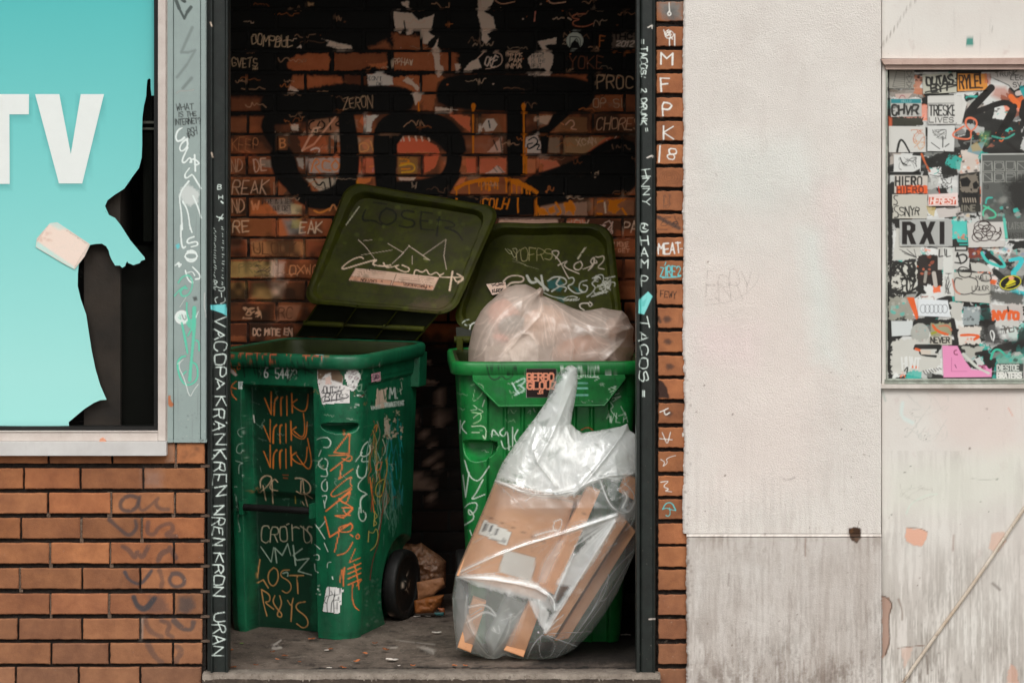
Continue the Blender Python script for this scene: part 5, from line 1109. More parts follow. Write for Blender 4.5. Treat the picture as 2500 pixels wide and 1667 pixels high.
for (yy) in (1100, 1200):
    for k in range(4):
        x_ = 1045 + k * 105; K([(x_, yy), (x_ + 82, yy), (x_ + 90, yy + 85), (x_, yy + 88), (x_, yy)], 1.2, (166, 168, 160), sm=0)
T('MOUNMOPD', 1052, 1112, 60, 72, 1.2, (150, 152, 146), gap=.42, jit=0, sm=0); T('NOPT', 1052, 1212, 60, 72, 1.2, (150, 152, 146), gap=.42, jit=0, sm=0)
T('13', 1060, 1310, 40, 20, 1.4, (50, 50, 46)); Pg([(1230, 1300), (1500, 1200), (1500, 1568), (1290, 1568), (1280, 1400)], (34, 33, 30), a=.9, soft=20, rough=8)
cvD.dabs(1060, 1380, 1280, 1540, 14, 14, 50, [(130, 132, 124), (160, 162, 156), (70, 80, 76)], seed=51, a=(.3, .8), soft=6)
K([(1070, 1480), (1080, 1430), (1130, 1430)], 4, te, dry=.1)
stk([(218, 1400), (540, 1398), (535, 1620), (215, 1620)], (190, 188, 176), 'worn white sticker with a large letter S twice'); K([(268, 1412), (236, 1410), (232, 1440), (265, 1460), (262, 1495), (232, 1492)], 2.6)
f = cvD.frame(3.408, 2120, 500)
Rr(162, 10, 205, 1460, BG, soft=3, rough=3); K([(250, 10), (218, 15), (215, 50), (250, 70), (248, 105), (218, 108)], 2.8); T('SNYR', 262, 20, 70, 34, 3, BG, gap=.25, jit=.1); Pg([(480, 10), (560, 20), (545, 100), (500, 70)], (190, 170, 110), a=.8); Pg([(560, 30), (760, 20), (800, 90), (590, 110)], (196, 190, 184)); K([(620, 15), (670, 35), (750, 20)], 2)
Rr(765, 0, 935, 60, (50, 48, 42)); T('IINE', 775, 5, 45, 30, 3, (120, 116, 104)); cvD.dabs(740, 70, 830, 110, 6, 10, 30, [(200, 180, 150), BG], seed=55)
stk([(258, 125), (700, 122), (700, 345), (262, 345)], (168, 170, 166), 'grey sticker with huge black letters RXI')
for pts in ([(280, 140), (350, 140), (392, 165), (392, 215), (365, 240), (400, 330), (352, 330), (325, 250), (322, 250), (322, 330), (280, 330)], [(428, 140), (476, 140), (492, 195), (515, 140), (560, 140), (520, 235), (555, 330), (508, 330), (488, 275), (465, 330), (420, 330), (462, 235)], [(592, 140), (634, 140), (634, 330), (592, 330)]):
    Pg(pts, (34, 30, 28))
Pg([(322, 172), (345, 172), (352, 190), (345, 212), (322, 212)], (168, 170, 166))
Pg([(695, 130), (820, 135), (825, 250), (700, 290)], (84, 196, 184), rough=3); cvD.dabs(700, 230, 830, 290, 8, 6, 16, [(200, 130, 120), wh], seed=56); cvD.dabs(740, 100, 830, 150, 6, 10, 26, [BG], seed=57)
stk([(820, 150), (1150, 140), (1130, 350), (835, 358)], (198, 196, 190), 'white sticker with a black line drawing of a rose'); rs = (54, 38, 34)
for (cx, cy, a_, b_) in ((960, 170, 50, 35), (950, 180, 75, 50), (930, 225, 60, 60), (1000, 215, 60, 50), (960, 250, 80, 55), (980, 200, 30, 30), (905, 270, 45, 40), (1040, 260, 60, 40)):
    K([(cx + a_ * math.cos(k * .8), cy + b_ * math.sin(k * .8)) for k in range(8)], 2.4, rs, closed=True)
K([(1060, 250), (1100, 220), (1095, 180), (1110, 250), (1060, 300)], 2.4, rs)
K([(960, 10), (1060, 60), (1060, 110), (960, 110), (950, 50), (1000, 20)], 4, (80, 190, 150)); cvD.dabs(960, 0, 1290, 120, 18, 10, 30, [(150, 152, 146), (80, 86, 80), te, BG], seed=58, a=(.4, .9)); K([(1130, 120), (1150, 290)], 7, (90, 190, 170), dry=.1); T('LATSTERN', 1165, 150, 50, 18, 2, (120, 122, 116)); T('WASTED', 1165, 235, 44, 20, 2, (60, 60, 56)); K([(1100, 290), (1290, 292)], 3, wh)
# creatures band
Pg([(232, 200), (260, 200), (262, 345), (430, 350), (450, 450), (200, 460)], (196, 196, 188), rough=3)
Pg([(170, 470), (400, 480), (420, 600), (380, 740), (200, 740), (170, 640)], (196, 196, 186), rough=5); cvD.scribble(180, 470, 400, 740, 26, 4.5, BG, seed=61); K([(190, 700), (280, 745), (390, 730)], 6); Pg([(200, 600), (260, 590), (270, 690), (200, 690)], (196, 196, 186), rough=4); K([(210, 640), (250, 660), (235, 640)], 4)
Rr(410, 420, 620, 670, (46, 40, 36), rough=6); cvD.dabs(440, 430, 540, 580, 14, 8, 24, [(190, 104, 76), (150, 80, 60), BG], seed=62); K([(545, 570), (560, 670)], 10, (186, 180, 170)); K([(480, 560), (470, 640)], 7, (150, 146, 136))
for k in range(7): K([(400, 440), (260 + k * 20, 370 + (k % 3) * 18)], 1.4)
Rr(620, 350, 715, 760, (206, 208, 202), rough=2); Rr(578, 350, 620, 540, (190, 190, 184)); T('LIL', 590, 370, 60, 30, 3, BG); cvD.scribble(640, 570, 700, 740, 9, 1.3, (80, 80, 76), seed=63); Rr(700, 350, 840, 540, (196, 196, 190), rough=2)
K([(725, 320), (820, 320)], 4); K([(725, 345), (820, 345), (820, 380), (725, 380), (725, 345)], 4, sm=0); K([(745, 400), (725, 440), (790, 405), (830, 440), (790, 490), (720, 480)], 4); K([(740, 400), (770, 490)], 4)
stk([(710, 560), (1010, 570), (1020, 820), (720, 800)], (190, 188, 178), 'white sticker with a rabbit like doodle and small print'); bk = (50, 46, 44)
K([(760, 590), (740, 540), (780, 510), (850, 540), (860, 590), (800, 610), (760, 590)], 2.6, bk); K([(780, 620), (720, 600), (710, 690), (760, 750), (860, 740), (910, 690), (910, 620), (840, 600)], 3, bk); K([(930, 620), (940, 575), (1010, 570), (1030, 620), (990, 640), (940, 630)], 3, bk); K([(700, 620), (720, 720), (760, 740)], 4, (196, 130, 110)); K([(860, 740), (940, 750), (1010, 740)], 2.5, bk)
T('MALL', 895, 592, 30, 22, 1.6, bk, gap=.3); T('LIQUOR', 862, 675, 38, 20, 1.6, bk, gap=.3)
Rr(830, 360, 940, 440, (120, 60, 48), rough=4); cvD.dabs(840, 360, 1290, 420, 26, 8, 26, [(206, 196, 180), (196, 104, 64), (90, 120, 170), te, BG], seed=64); Pg([(850, 480), (960, 490), (1050, 560), (860, 550)], (190, 190, 182), rough=3)
K([(945, 400), (980, 470), (1080, 510), (1150, 520), (1090, 430)], 7, (70, 190, 180)); K([(1010, 420), (1100, 490)], 10, BG); K([(1180, 460), (1290, 440), (1250, 520), (1200, 560), (1230, 640), (1190, 720), (1290, 740)], 11, (60, 190, 196)); K([(1060, 560), (1150, 640)], 15, BG); cvD.dabs(1150, 400, 1220, 540, 8, 10, 26, [(190, 186, 176), BG], seed=66)
stk([(1090 + 92 + 94 * math.cos(k * .42) , 648 + 62 * math.sin(k * .42) - 14 * math.cos(k * .42)) for k in range(15)], (24, 24, 20), 'black oval sticker with a yellow rim')
K([(1182 + 88 * math.cos(k * .42), 648 + 57 * math.sin(k * .42) - 13 * math.cos(k * .42)) for k in range(15)], 2.4, (206, 200, 40), closed=True); Pg([(1140, 670), (1190, 610), (1230, 640), (1160, 672)], (206, 196, 40)); cvD.poly([(1165, 600), (1195, 590), (1215, 610), (1195, 628), (1172, 622)], (226, 160, 120)); K([(1140, 688), (1220, 660)], 3, (190, 180, 50), dry=.2)
Pg([(1010, 720), (1290, 730), (1290, 850), (1020, 800)], (60, 60, 54), a=.9, soft=8, rough=5); K([(1180, 720), (1250, 700), (1260, 740)], 3, (130, 190, 190))
# lower half
Rr(170, 770, 370, 960, (150, 150, 138), rough=5); cvD.dabs(190, 790, 340, 920, 12, 10, 30, [te, (190, 190, 180), (150, 190, 180)], seed=67, a=(.4, .8)); Pg([(320, 770), (380, 770), (420, 930), (400, 960)], (220, 98, 46)); cvD.dabs(240, 925, 310, 955, 4, 10, 20, [BG], seed=68)
stk([(415, 785), (660, 795), (685, 935), (415, 925)], (214, 220, 222), 'white sticker with thin bubble lettering'); 
for k in range(6): K([(455 + k * 36 + 26 * math.cos(q * .9), 865 + 38 * math.sin(q * .9)) for q in range(7)], 1.2, (90, 96, 98), closed=True)
Pg([(680, 810), (790, 820), (770, 960), (700, 950)], (190, 190, 182), rough=4); Rr(790, 850, 930, 1000, (150, 160, 160), rough=5); cvD.dabs(800, 850, 930, 960, 12, 8, 22, [(50, 110, 130), BG, (30, 30, 30), wh], seed=69)
Pg([(930, 850), (1010, 850), (1110, 1120), (1290, 1120), (1290, 1180), (960, 1160)], (34, 32, 30), a=.9, soft=14, rough=4); K([(1030, 1120), (1010, 1060), (1030, 1040), (1050, 1080), (1040, 1130)], 3, wh)
Rr(1030, 830, 1290, 960, (188, 182, 176), rough=5); T('NVTO', 1040, 890, 60, 40, 9, (220, 98, 46), gap=.4, sm=0); K([(1160, 850), (1165, 885)], 4); T('MENE', 1130, 1010, 60, 30, 3, (90, 86, 80), gap=.2, ang=-15); Rr(1060, 960, 1250, 1010, (196, 196, 190), rough=4)
stk([(190, 965), (370, 968), (365, 1085), (195, 1095)], (200, 206, 204), 'blank pale sticker by the lower left edge'); Rr(380, 950, 690, 1000, BG, soft=4, rough=3)
Pg([(430 + 80 * math.cos(k * .5), 1070 + 88 * math.sin(k * .5)) for k in range(13)], (170, 172, 164)); cvD.dabs(370, 1000, 490, 1140, 16, 4, 12, [(120, 170, 170), (190, 140, 130), (150, 150, 140)], seed=71, a=(.3, .8))
Rr(520, 985, 690, 1090, (150, 150, 120), rough=4); K([(535, 1000), (570, 1050), (660, 1080)], 6, (214, 96, 46)); K([(590, 1010), (660, 1000), (690, 1040)], 5, (190, 120, 90)); K([(530, 1070), (560, 1060)], 6, (150, 150, 50))
stk([(508, 1095), (695, 1090), (695, 1165), (510, 1165)], (190, 186, 172), 'small cream sticker reading NEVER'); T('NEVER', 520, 1102, 46, 24, 3.2, (50, 48, 44), gap=.35, jit=0, sm=0)
Rr(745, 1010, 935, 1160, (206, 200, 190), rough=5); K([(770, 1085), (850, 1080), (930, 1090), (880, 1120)], 7, (216, 92, 40)); cvD.dabs(780, 1090, 930, 1150, 8, 5, 14, [(216, 92, 40)], seed=73); K([(700, 960), (720, 1060), (740, 1160)], 11, (40, 38, 36))
Pg([(200, 1120), (500, 1130), (600, 1260), (610, 1330), (560, 1390), (330, 1380), (200, 1400), (180, 1280)], (196, 196, 188), rough=8); K([(400, 1180), (590, 1180)], 12); K([(385, 1195), (430, 1200), (430, 1250), (560, 1260)], 6); K([(395, 1200), (430, 1210)], 6, (216, 96, 46)); Pg([(430, 1205), (520, 1210), (520, 1245), (440, 1245)], (200, 190, 176)); K([(360, 1345), (410, 1352)], 6, (220, 110, 60)); T('HUNT', 280, 1270, 90, 30, 4, wh, gap=.3); K([(300, 1380), (330, 1340), (320, 1400)], 3); K([(480, 1390), (520, 1360), (560, 1380), (600, 1340)], 4, wh)
for k in range(7): K([(455 + k * 22, 1380 - k * 4), (475 + k * 22, 1410 - k * 7)], 2, BG)
stk([(615, 1170), (740, 1172), (800, 1290), (860, 1370), (1028, 1380), (1025, 1432), (625, 1436)], (222, 142, 182), 'torn pink sticker near the bottom of the board'); K([(735, 1208), (712, 1215), (715, 1245), (740, 1245)], 2.6, (120, 40, 70)); K([(692, 1270), (692, 1385), (820, 1385)], 1.2, (190, 110, 150), sm=0); K([(720, 1330), (732, 1355)], 2, (120, 60, 90)); Pg([(905, 1330), (1025, 1345), (1028, 1385), (960, 1385)], (222, 142, 182)); T('DE', 920, 1335, 28, 24, 2.4, (120, 40, 70), gap=.3)
Pg([(780, 1180), (960, 1180), (900, 1280), (820, 1240)], (170, 170, 160), rough=5); K([(900, 1240), (960, 1230), (1000, 1300), (1010, 1350)], 12, (36, 34, 32)); K([(790, 1240), (900, 1350), (1000, 1400)], 6, (196, 200, 190))
K([(1020, 1280), (1040, 1210), (1090, 1200), (1150, 1260)], 6, (60, 180, 150)); Rr(1070, 1250, 1290, 1330, (80, 160, 140), a=.8, soft=8, rough=8); cvD.dabs(1120, 1170, 1290, 1300, 8, 16, 40, [BG, te], seed=76, a=(.4, .9))
stk([(1065, 1320), (1290, 1320), (1290, 1450), (1065, 1448)], (60, 66, 62), 'dark sticker with two lines of white capitals in the bottom right corner'); T('DIESTOE', 1072, 1332, 44, 22, 3.0, (200, 206, 198), gap=.3, jit=0, sm=0); T('BRATERS', 1072, 1396, 46, 22, 4.4, (210, 210, 204), gap=.35, jit=0, sm=0); K([(1020, 1385), (1290, 1388)], 1.2, (190, 200, 190))
cvD.frame(1, 0, 0)
cvD.a[:] = 1
M_stk = surf('papered board', (60, 60, 56), rough=.6, rvar=.15, bump=.5, bs=260, bd=.0012, paint=True, prough=.55)
BD = thing('sticker_board', 'noticeboard crusted with torn stickers and sprayed lines at the right edge', 'notice board', P(2460, 930, .03))
xs_ = np.concatenate([np.arange(2166, 2506, 1.35), np.arange(2506, 2756, 5)]); ys_ = np.arange(168, 930, 1.35)
Xg, Yg = np.meshgrid(xs_, ys_); YB = .024; s = (D + YB) / F
V = np.stack([(Xg - 1250) * s, YB + (noise2(len(ys_), len(xs_), 16, 3) - .5) * .002, ZC - (Yg - YH) * s], -1)
mb = MB(); mb.grid(V); mb.build('panel', M_stk, parent=BD, cv=cvD)
for k, (pts, lab) in enumerate(STK):
    pts = [(min(x, 2755), y) for x, y in pts]
    o = cutout('sticker', pts, YB - .0022 - .0004 * (k % 4), cvD, M_stk, BD, .0019)
    m_ = o.modifiers.new('t', 'SOLIDIFY'); m_.thickness = .0004; m_.offset = 0
    if lab: o['label'] = lab

# ================================================================== wheelie bins
def plastic(name, c1, c2, rough=.42, wear=(150, 175, 160), k=.25):
    return surf(name, c1, c2, ns=9, rough=rough, rvar=.12, bump=.22, bs=300, bd=.0006, paint=True, tint=True, prough=.5, spec=.5,
                speck=[(40, .60, .74, (18, 38, 28), .45), (220, .68, .74, wear, .5), (12, .58, .72, (64, 96, 78), .35)], streak=[(34, 5, .52, .74, (18, 44, 32), .5), (210, 12, .68, .76, wear, k)], bump2=(.25, 9, .006))
M_bodyA = plastic('emerald plastic', (22, 108, 72), (14, 80, 54))
M_bodyB = plastic('leaf green plastic', (20, 130, 56), (13, 98, 42), wear=(160, 190, 120), k=.35)
M_inner = surf('olive inner plastic', (44, 54, 16), (28, 36, 11), ns=8, rough=.6, bump=.2, paint=True, tint=True)
M_lidA = surf('olive green lid', (68, 72, 6), (42, 46, 5), ns=7, rough=.62, rvar=.12, bump=.35, bs=220, bd=.0012, paint=True, tint=True, prough=.6, spec=.22,
              speck=[(9, .50, .66, (44, 40, 22), .6), (26, .55, .66, (40, 42, 18), .55), (120, .60, .7, (60, 50, 36), .6), (220, .72, .76, (160, 160, 110), .4)], bump2=(.5, 7, .01))
M_hp = surf('dark olive plastic', (30, 34, 14), (22, 24, 12), ns=12, rough=.6, bump=.3)
M_blackp = surf('black rubber', (20, 19, 18), (13, 12, 12), ns=20, rough=.6, bump=.3, paint=True, tint=True, speck=[(90, .62, .72, (70, 62, 52), .5)])

def perim(w, f, b, r, nf, ns_, nc, nb):
    """rounded rectangle, starting at the middle of the back, going left side, front, right side; returns (x, y) and tags"""
    pts = []
    def seg(a, c, n):
        for k in range(n): pts.append((a[0] + (c[0] - a[0]) * k / n, a[1] + (c[1] - a[1]) * k / n))
    def arc(cx, cy, a0, a1, n):
        for k in range(n):
            t_ = a0 + (a1 - a0) * k / n; pts.append((cx + r * math.cos(t_), cy + r * math.sin(t_)))
    seg((0, b), (-w + r, b), nb); arc(-w + r, b - r, R(90), R(180), nc); seg((-w, b - r), (-w, f + r), ns_); arc(-w + r, f + r, R(180), R(270), nc * 3)
    seg((-w + r, f), (w - r, f), nf); arc(w - r, f + r, R(270), R(360), nc * 3); seg((w, f + r), (w, b - r), ns_ * 3); arc(w - r, b - r, R(0), R(90), nc); seg((w - r, b), (0, b), nb)
    return np.array(pts)
def sstep(a, b, x):
    t_ = np.clip((x - a) / (b - a), 0, 1); return t_ * t_ * (3 - 2 * t_)

class Bin:
    """local axes: x to the right, y to the rear, z up; front face of the rim at y=0"""
    def __init__(s, O, yaw):
        s.O = np.array(O, float); s.c, s.s_ = math.cos(yaw), math.sin(yaw); s.U = np.array([s.c, -s.s_, 0]); s.B = np.array([s.s_, s.c, 0])
    def w(s, p):
        p = np.asarray(p, float)
        return s.O + p[..., 0:1] * s.U + p[..., 1:2] * s.B + p[..., 2:3] * np.array([0, 0, 1.0])
def facing(V):
    return np.ones(len(V), bool)

def body(bn, W, Dp, H, taperx, tf, tb, r, shape, dz=.003):
    P0 = perim(W, 0, Dp, r, int(2 * W / .003), int(Dp / .009), 8, 12)
    zs = np.arange(0, H + dz, dz)
    out = np.zeros((len(zs), len(P0), 3))
    for i, z in enumerate(zs):
        k = z / H
        sx = taperx + (1 - taperx) * k; f = tf * (1 - k); b = Dp - tb * (1 - k)
        x = P0[:, 0] * sx; y = f + P0[:, 1] / Dp * (b - f)
        out[i, :, 0] = x; out[i, :, 1] = y; out[i, :, 2] = z
    rd = sstep(0, .03, out[..., 2]) * .012 - .012      # soft bottom edge
    out[..., 0] *= 1 + rd; out[..., 1] = Dp * .5 + (out[..., 1] - Dp * .5) * (1 + rd)
    shape(out, P0)
    return out
def inner(bn, W, Dp, H, taperx, tf, tb, r, t_=.007, pf=.15, px_=.06):
    P0 = perim(W - t_, t_, Dp - t_, r, 30, 20, 6, 8); zs = np.linspace(.05, H, 14); out = np.zeros((14, len(P0), 3))
    for i, z in enumerate(zs):
        k = z / H; sx = taperx + (1 - taperx) * k; f = tf * (1 - k); b = Dp - tb * (1 - k)
        k2 = 1 - min(1, max(0, (z - .84) / .09)); out[i, :, 0] = P0[:, 0] * sx * (1 - k2 * px_ / W); out[i, :, 1] = f + P0[:, 1] / Dp * (b - f) + k2 * pf * (1 - P0[:, 1] / Dp); out[i, :, 2] = z
    return out
def rimband(W, Dp, r, prof, nf=160, ns_=50):
    out = []
    for o_, z in prof:
        p = perim(W + o_, -o_, Dp + o_, r + max(o_, -r * .5), nf, ns_, 10, 14); out.append(np.concatenate([p, np.full((len(p), 1), z)], 1))
    return np.stack(out)
def bowtie(bn, name, V, mats, parent, cv, mat=0):
    mb = MB(); mb.grid(bn.w(V), mat, closed=True); return mb.build(name, mats, parent=parent, cv=cv, smooth_=True)

def wheel(bn, x, y, rad, parent, wid=.05, cv=None, side=1):
    O = bn.w([x, y, rad]); ax = bn.U * side
    h = wid / 2
    pr = [(rad * .80, -h), (rad * .97, -h), (rad, -h * .6), (rad, h * .6), (rad * .97, h), (rad * .82, h), (rad * .78, h * .7)]
    mb = MB(); mb.lathe(pr, O, ax, 72); o = mb.build('wheel', M_blackp, parent=parent, cv=cv, smooth_=True)
    pr = [(.001, h * .9), (rad * .16, h * .95), (rad * .2, h * .6), (rad * .3, h * .35), (rad * .55, h * .45), (rad * .74, h * .55), (rad * .8, h * .72)]
    mb = MB(); mb.lathe(pr, O, ax, 72); mb.build('hub', M_blackp, parent=o, cv=cv, smooth_=True)
    return o

# ------------------------------------------------------------------ left bin
yawA = R(20)
W_A, D_A, H_A = .274, .63, 1.0
bA = Bin((0, 0, 0), yawA)
tx, tf, tb, rA = .90, .045, .03, .075
cr = bA.w([W_A * tx - .03, tf + .006, 0]) - bA.O
bA.O = np.array([P(846, 1561, .535)[0], .535, 0]) - cr
bA.O[2] = -.002
cvA = Canvas(520, 780, 1100, 1600, 1.4)
F7 = (3.484, 540, 800); F8 = (3.357, 540, 1200)
cvA.frame(*F7)
q = lambda p, w=2.4, c=(230, 226, 214), **k: cvA.stroke(p, w, c, **k)
oA = (226, 128, 52); oB = (222, 118, 60)
q([(85, 235), (150, 250), (150, 215), (200, 210), (150, 245), (215, 265)], 2.4, (196, 92, 58)); cvA.text('ETCE', 215, 215, 62, 50, 2.4, (196, 92, 58), gap=.35, ang=3); cvA.text('" TCF', 545, 225, 50, 60, 2.8, (196, 92, 58), gap=.35, ang=3, jit=.08)
q([(810, 225), (870, 232)], 2.4, (96, 190, 190)); q([(815, 250), (870, 256)], 2.4, (96, 190, 190)); q([(830, 275), (880, 272)], 2, (96, 190, 190))
dk = (14, 44, 30)
cvA.poly([(240, 505), (775, 535), (780, 1560), (640, 1700), (300, 1700), (280, 900)], (12, 32, 22), a=.72, soft=14, rough=8); cvA.poly([(70, 480), (215, 620), (205, 1500), (60, 1560)], (12, 36, 24), a=.4, soft=14, rough=8)  # shade of the front recess and left bulge, painted into the colour
cvA.text('MWKWXY', 200, 290, 120, 78, 3.4, dk, gap=.2, jit=.15, a=.85); q([(560, 460), (700, 300)], 4, dk, a=.8); q([(600, 300), (780, 385)], 5, dk, a=.8)
cvA.text('6', 368, 338, 84, 30, 3.0, (224, 226, 220), jit=0); cvA.text('544', 462, 345, 84, 30, 3.0, (210, 214, 206), jit=0, dry=.2, gap=.35, sm=0); cvA.text('23', 575, 355, 84, 28, 2.6, (186, 192, 182), jit=0, dry=.45)
q([(75, 280), (90, 360), (130, 390), (110, 350)], 2.6, oB); q([(160, 320), (135, 330), (140, 360), (160, 345)], 2.6, oB); cvA.poly([(75, 350), (110, 365), (145, 400), (120, 415), (80, 380)], (226, 206, 196), soft=1.5, rough=2); q([(130, 455), (75, 500), (130, 520)], 3, oB); q([(75, 500), (90, 570), (130, 610)], 3, oB)
q([(275, 745), (283, 805)], 3)
for k in range(3):      # three orange scrawled words
    dx, dy = (0, 0) if k == 0 else ((-8, 235) if k == 1 else (-8, 450)); z_ = 1.0
    q([(370 + dx, 600 + dy), (425 + dx, 735 + dy), (425 + dx, 545 + dy)], 3.0, oA, sm=0); q([(450 + dx, 745 + dy), (452 + dx, 620 + dy), (480 + dx, 590 + dy)], 3.6, oA); q([(510 + dx, 745 + dy), (505 + dx, 600 + dy), (525 + dx, 590 + dy)], 3.6, oA); q([(560 + dx, 745 + dy), (558 + dx, 580 + dy)], 2.6, oA); q([(605 + dx, 720 + dy), (600 + dx, 560 + dy)], 3.6, oA); q([(645 + dx, 610 + dy), (590 + dx, 650 + dy), (680 + dx, 715 + dy), (730 + dx, 700 + dy), (740 + dx, 565 + dy)], 2.8, oA)
q([(700, 730), (715, 880), (690, 940), (620, 880)], 2.6, oA); q([(735, 940), (775, 1150), (740, 1220), (640, 1080)], 2.6, oA)
pk2 = (206, 176, 142)
q([(330, 1400), (400, 1340), (440, 1270), (380, 1250), (330, 1290), (335, 1360)], 2.8, pk2); q([(355, 1340), (380, 1465)], 2.8, pk2); q([(480, 1310), (450, 1275), (400, 1370), (480, 1385)], 2.8, pk2); q([(430, 1290), (440, 1490)], 2.8, pk2); q([(630, 1280), (690, 1275), (760, 1330), (760, 1400), (690, 1420), (640, 1390)], 2.8, pk2); q([(695, 1290), (705, 1400), (735, 1515)], 2.8, pk2); q([(680, 1300), (675, 1410)], 2.4, pk2); q([(700, 1400), (775, 1450)], 2.6, pk2); q([(690, 1480), (705, 1505)], 2.6, pk2)
q([(525, 1250), (570, 1250)], 2, (170, 84, 40)); q([(530, 1275), (565, 1278)], 2, (170, 84, 40)); q([(630, 1430), (632, 1490)], 2, (176, 150, 60))
pale = (150, 176, 158)
q([(185, 850), (135, 870), (150, 920), (185, 930), (190, 870)], 2, pale); q([(190, 980), (140, 990), (125, 1060), (170, 1070), (190, 1020)], 2, pale); q([(120, 1130), (190, 1150), (150, 1160), (150, 1240)], 2, pale); q([(180, 1250), (190, 1280)], 2, pale); q([(110, 1350), (135, 1350)], 1.8, pale); q([(130, 1520), (160, 1550)], 1.8, pale)
# right bulge: orange column, white tags
q([(1045, 870), (1048, 910)], 4, oB); q([(1085, 900), (960, 1060), (1085, 1070), (1095, 905)], 3.4, oB, sm=0); q([(915, 1085), (1100, 1080), (1115, 1110), (1090, 1140), (1030, 1110)], 3.4, oB); q([(1090, 1090), (930, 1215)], 3.4, oB); q([(1030, 1160), (1005, 1285), (1120, 1200)], 3.0, oB, sm=0)
q([(1100, 1270), (1060, 1290), (930, 1400), (940, 1440), (1000, 1420), (1120, 1350), (1090, 1320), (1110, 1270)], 3.2, oB); q([(1110, 1370), (890, 1560)], 3.4, oB); q([(1000, 1450), (1060, 1510), (1100, 1400)], 3.2, oB); q([(1120, 1530), (1020, 1520), (1070, 1600), (1120, 1540)], 3.2, oB)
wl = (206, 222, 206)
q([(815, 950), (860, 930), (900, 935)], 2.2, wl); q([(900, 930), (940, 970), (915, 1020), (870, 1015)], 2.6, wl); q([(850, 1040), (830, 1090)], 2.2, wl); q([(860, 1110), (820, 1150), (840, 1190), (900, 1210), (910, 1130), (880, 1110)], 2.6, wl); q([(895, 1200), (910, 1265), (850, 1260)], 2.4, wl); q([(890, 1285), (850, 1320), (860, 1385), (905, 1390), (900, 1310)], 2.4, wl); q([(860, 1430), (905, 1420), (880, 1500), (880, 1530)], 2.2, wl)
q([(1245, 970), (1210, 1000), (1180, 1080), (1220, 1100), (1270, 1060), (1265, 1000)], 3, wl); q([(1200, 1060), (1145, 1135)], 2.6, wl); q([(1200, 1110), (1190, 1140), (1250, 1135)], 2.6, wl); q([(1170, 1170), (1150, 1220), (1170, 1280), (1230, 1270), (1240, 1180)], 3, wl); q([(1215, 1270), (1160, 1330), (1170, 1380), (1250, 1410), (1180, 1440), (1190, 1568)], 3.2, wl)
q([(1190, 340), (1205, 370), (1170, 430), (1195, 440)], 2, (170, 206, 176)); q([(1190, 480), (1155, 500), (1160, 540), (1190, 540), (1195, 480)], 2, (170, 206, 176)); cvA.dabs(1110, 570, 1210, 590, 5, 6, 14, [(226, 228, 222)], seed=3); q([(1180, 590), (1215, 570)], 3, (110, 40, 30)); cvA.dabs(1090, 650, 1170, 680, 4, 6, 14, [(226, 228, 222)], seed=5)
# right side: scratched coloured crayon
r = random.Random(15)
for _ in range(46):
    x = r.uniform(1265, 1420); y = r.uniform(740, 1500); L_ = r.uniform(80, 260)
    q([(x, y), (x + r.uniform(-40, 40), y + L_ * .5), (x + r.uniform(-30, 30), y + L_)], r.uniform(1.2, 2.6), r.choice([(150, 180, 172), (190, 190, 170), (186, 90, 50), (150, 60, 40), (120, 170, 160), (196, 150, 70)]), a=r.uniform(.35, .9), dry=.2)
for _ in range(34):
    x = r.uniform(1425, 1545); y = r.uniform(760, 1380); L_ = r.uniform(60, 200)
    q([(x, y), (x + r.uniform(-30, 30), y + L_)], r.uniform(1.4, 2.8), r.choice([(20, 150, 150), (30, 130, 140), (60, 160, 160)]), a=r.uniform(.5, .95), dry=.1)
for _ in range(26): x = r.uniform(1380, 1520); y = r.uniform(1200, 1560); q([(x, y), (x + r.uniform(-30, 40), y + 60), (x + r.uniform(-30, 30), y + 130)], r.uniform(1.5, 4), (110, 150, 140), a=.35, dry=.25, soft=2.5)
cvA.dabs(1385, 705, 1550, 950, 46, 5, 15, [(206, 190, 160), (196, 170, 150)], seed=8, a=(.6, 1), rough=2); cvA.poly([(1385, 760), (1430, 770), (1440, 900), (1390, 910)], (206, 184, 166), a=.8, rough=5, dry=.3)
og2 = (196, 120, 44)
q([(1300, 850), (1330, 810), (1320, 880)], 2, og2); q([(1370, 1140), (1320, 1150), (1310, 1210), (1350, 1210), (1365, 1150)], 2.6, oB); q([(1265, 1270), (1285, 1440), (1300, 1568)], 2.6, oB); q([(1385, 1285), (1320, 1320), (1310, 1430), (1370, 1440), (1390, 1300)], 2.4, (190, 160, 70))
# logo on the side panel
wm = (214, 222, 214)
q([(1330, 520), (1330, 620), (1345, 570), (1360, 620), (1375, 540), (1410, 515)], 3.4, (210, 190, 176), sm=0); 
cvA.poly([(1325, 535), (1405, 520), (1410, 660), (1380, 680), (1310, 685)], (214, 186, 166), a=.97, rough=3)
q([(1380, 530), (1392, 610), (1410, 560), (1420, 605), (1432, 510)], 2.2, (60, 110, 80), sm=0)
for o_ in (0, 9): q([(1428 + o_, 605), (1434 + o_, 510), (1455, 570 - o_), (1480 - o_, 508), (1488 - o_, 602)], 1.8, wm, sm=0)
q([(1497, 596), (1499, 600)], 3, wm); cvA.text('MANAGEMENT', 1392, 640, 36, 13, 2.6, wm, gap=.28, ang=-7, jit=0, sm=0); cvA.text('WASTE', 1275, 665, 30, 14, 2.0, wm, gap=.25, ang=-6, jit=0, sm=0, dry=.5)
q([(1520, 440), (1540, 425), (1545, 440)], 1.6, (190, 200, 180)); q([(1530, 460), (1538, 510)], 1.6, (190, 200, 180)); q([(1515, 540), (1540, 520)], 2, (190, 200, 180)); q([(1522, 515), (1530, 565)], 2, (190, 200, 180))
q([(1345, 320), (1348, 330)], 2)
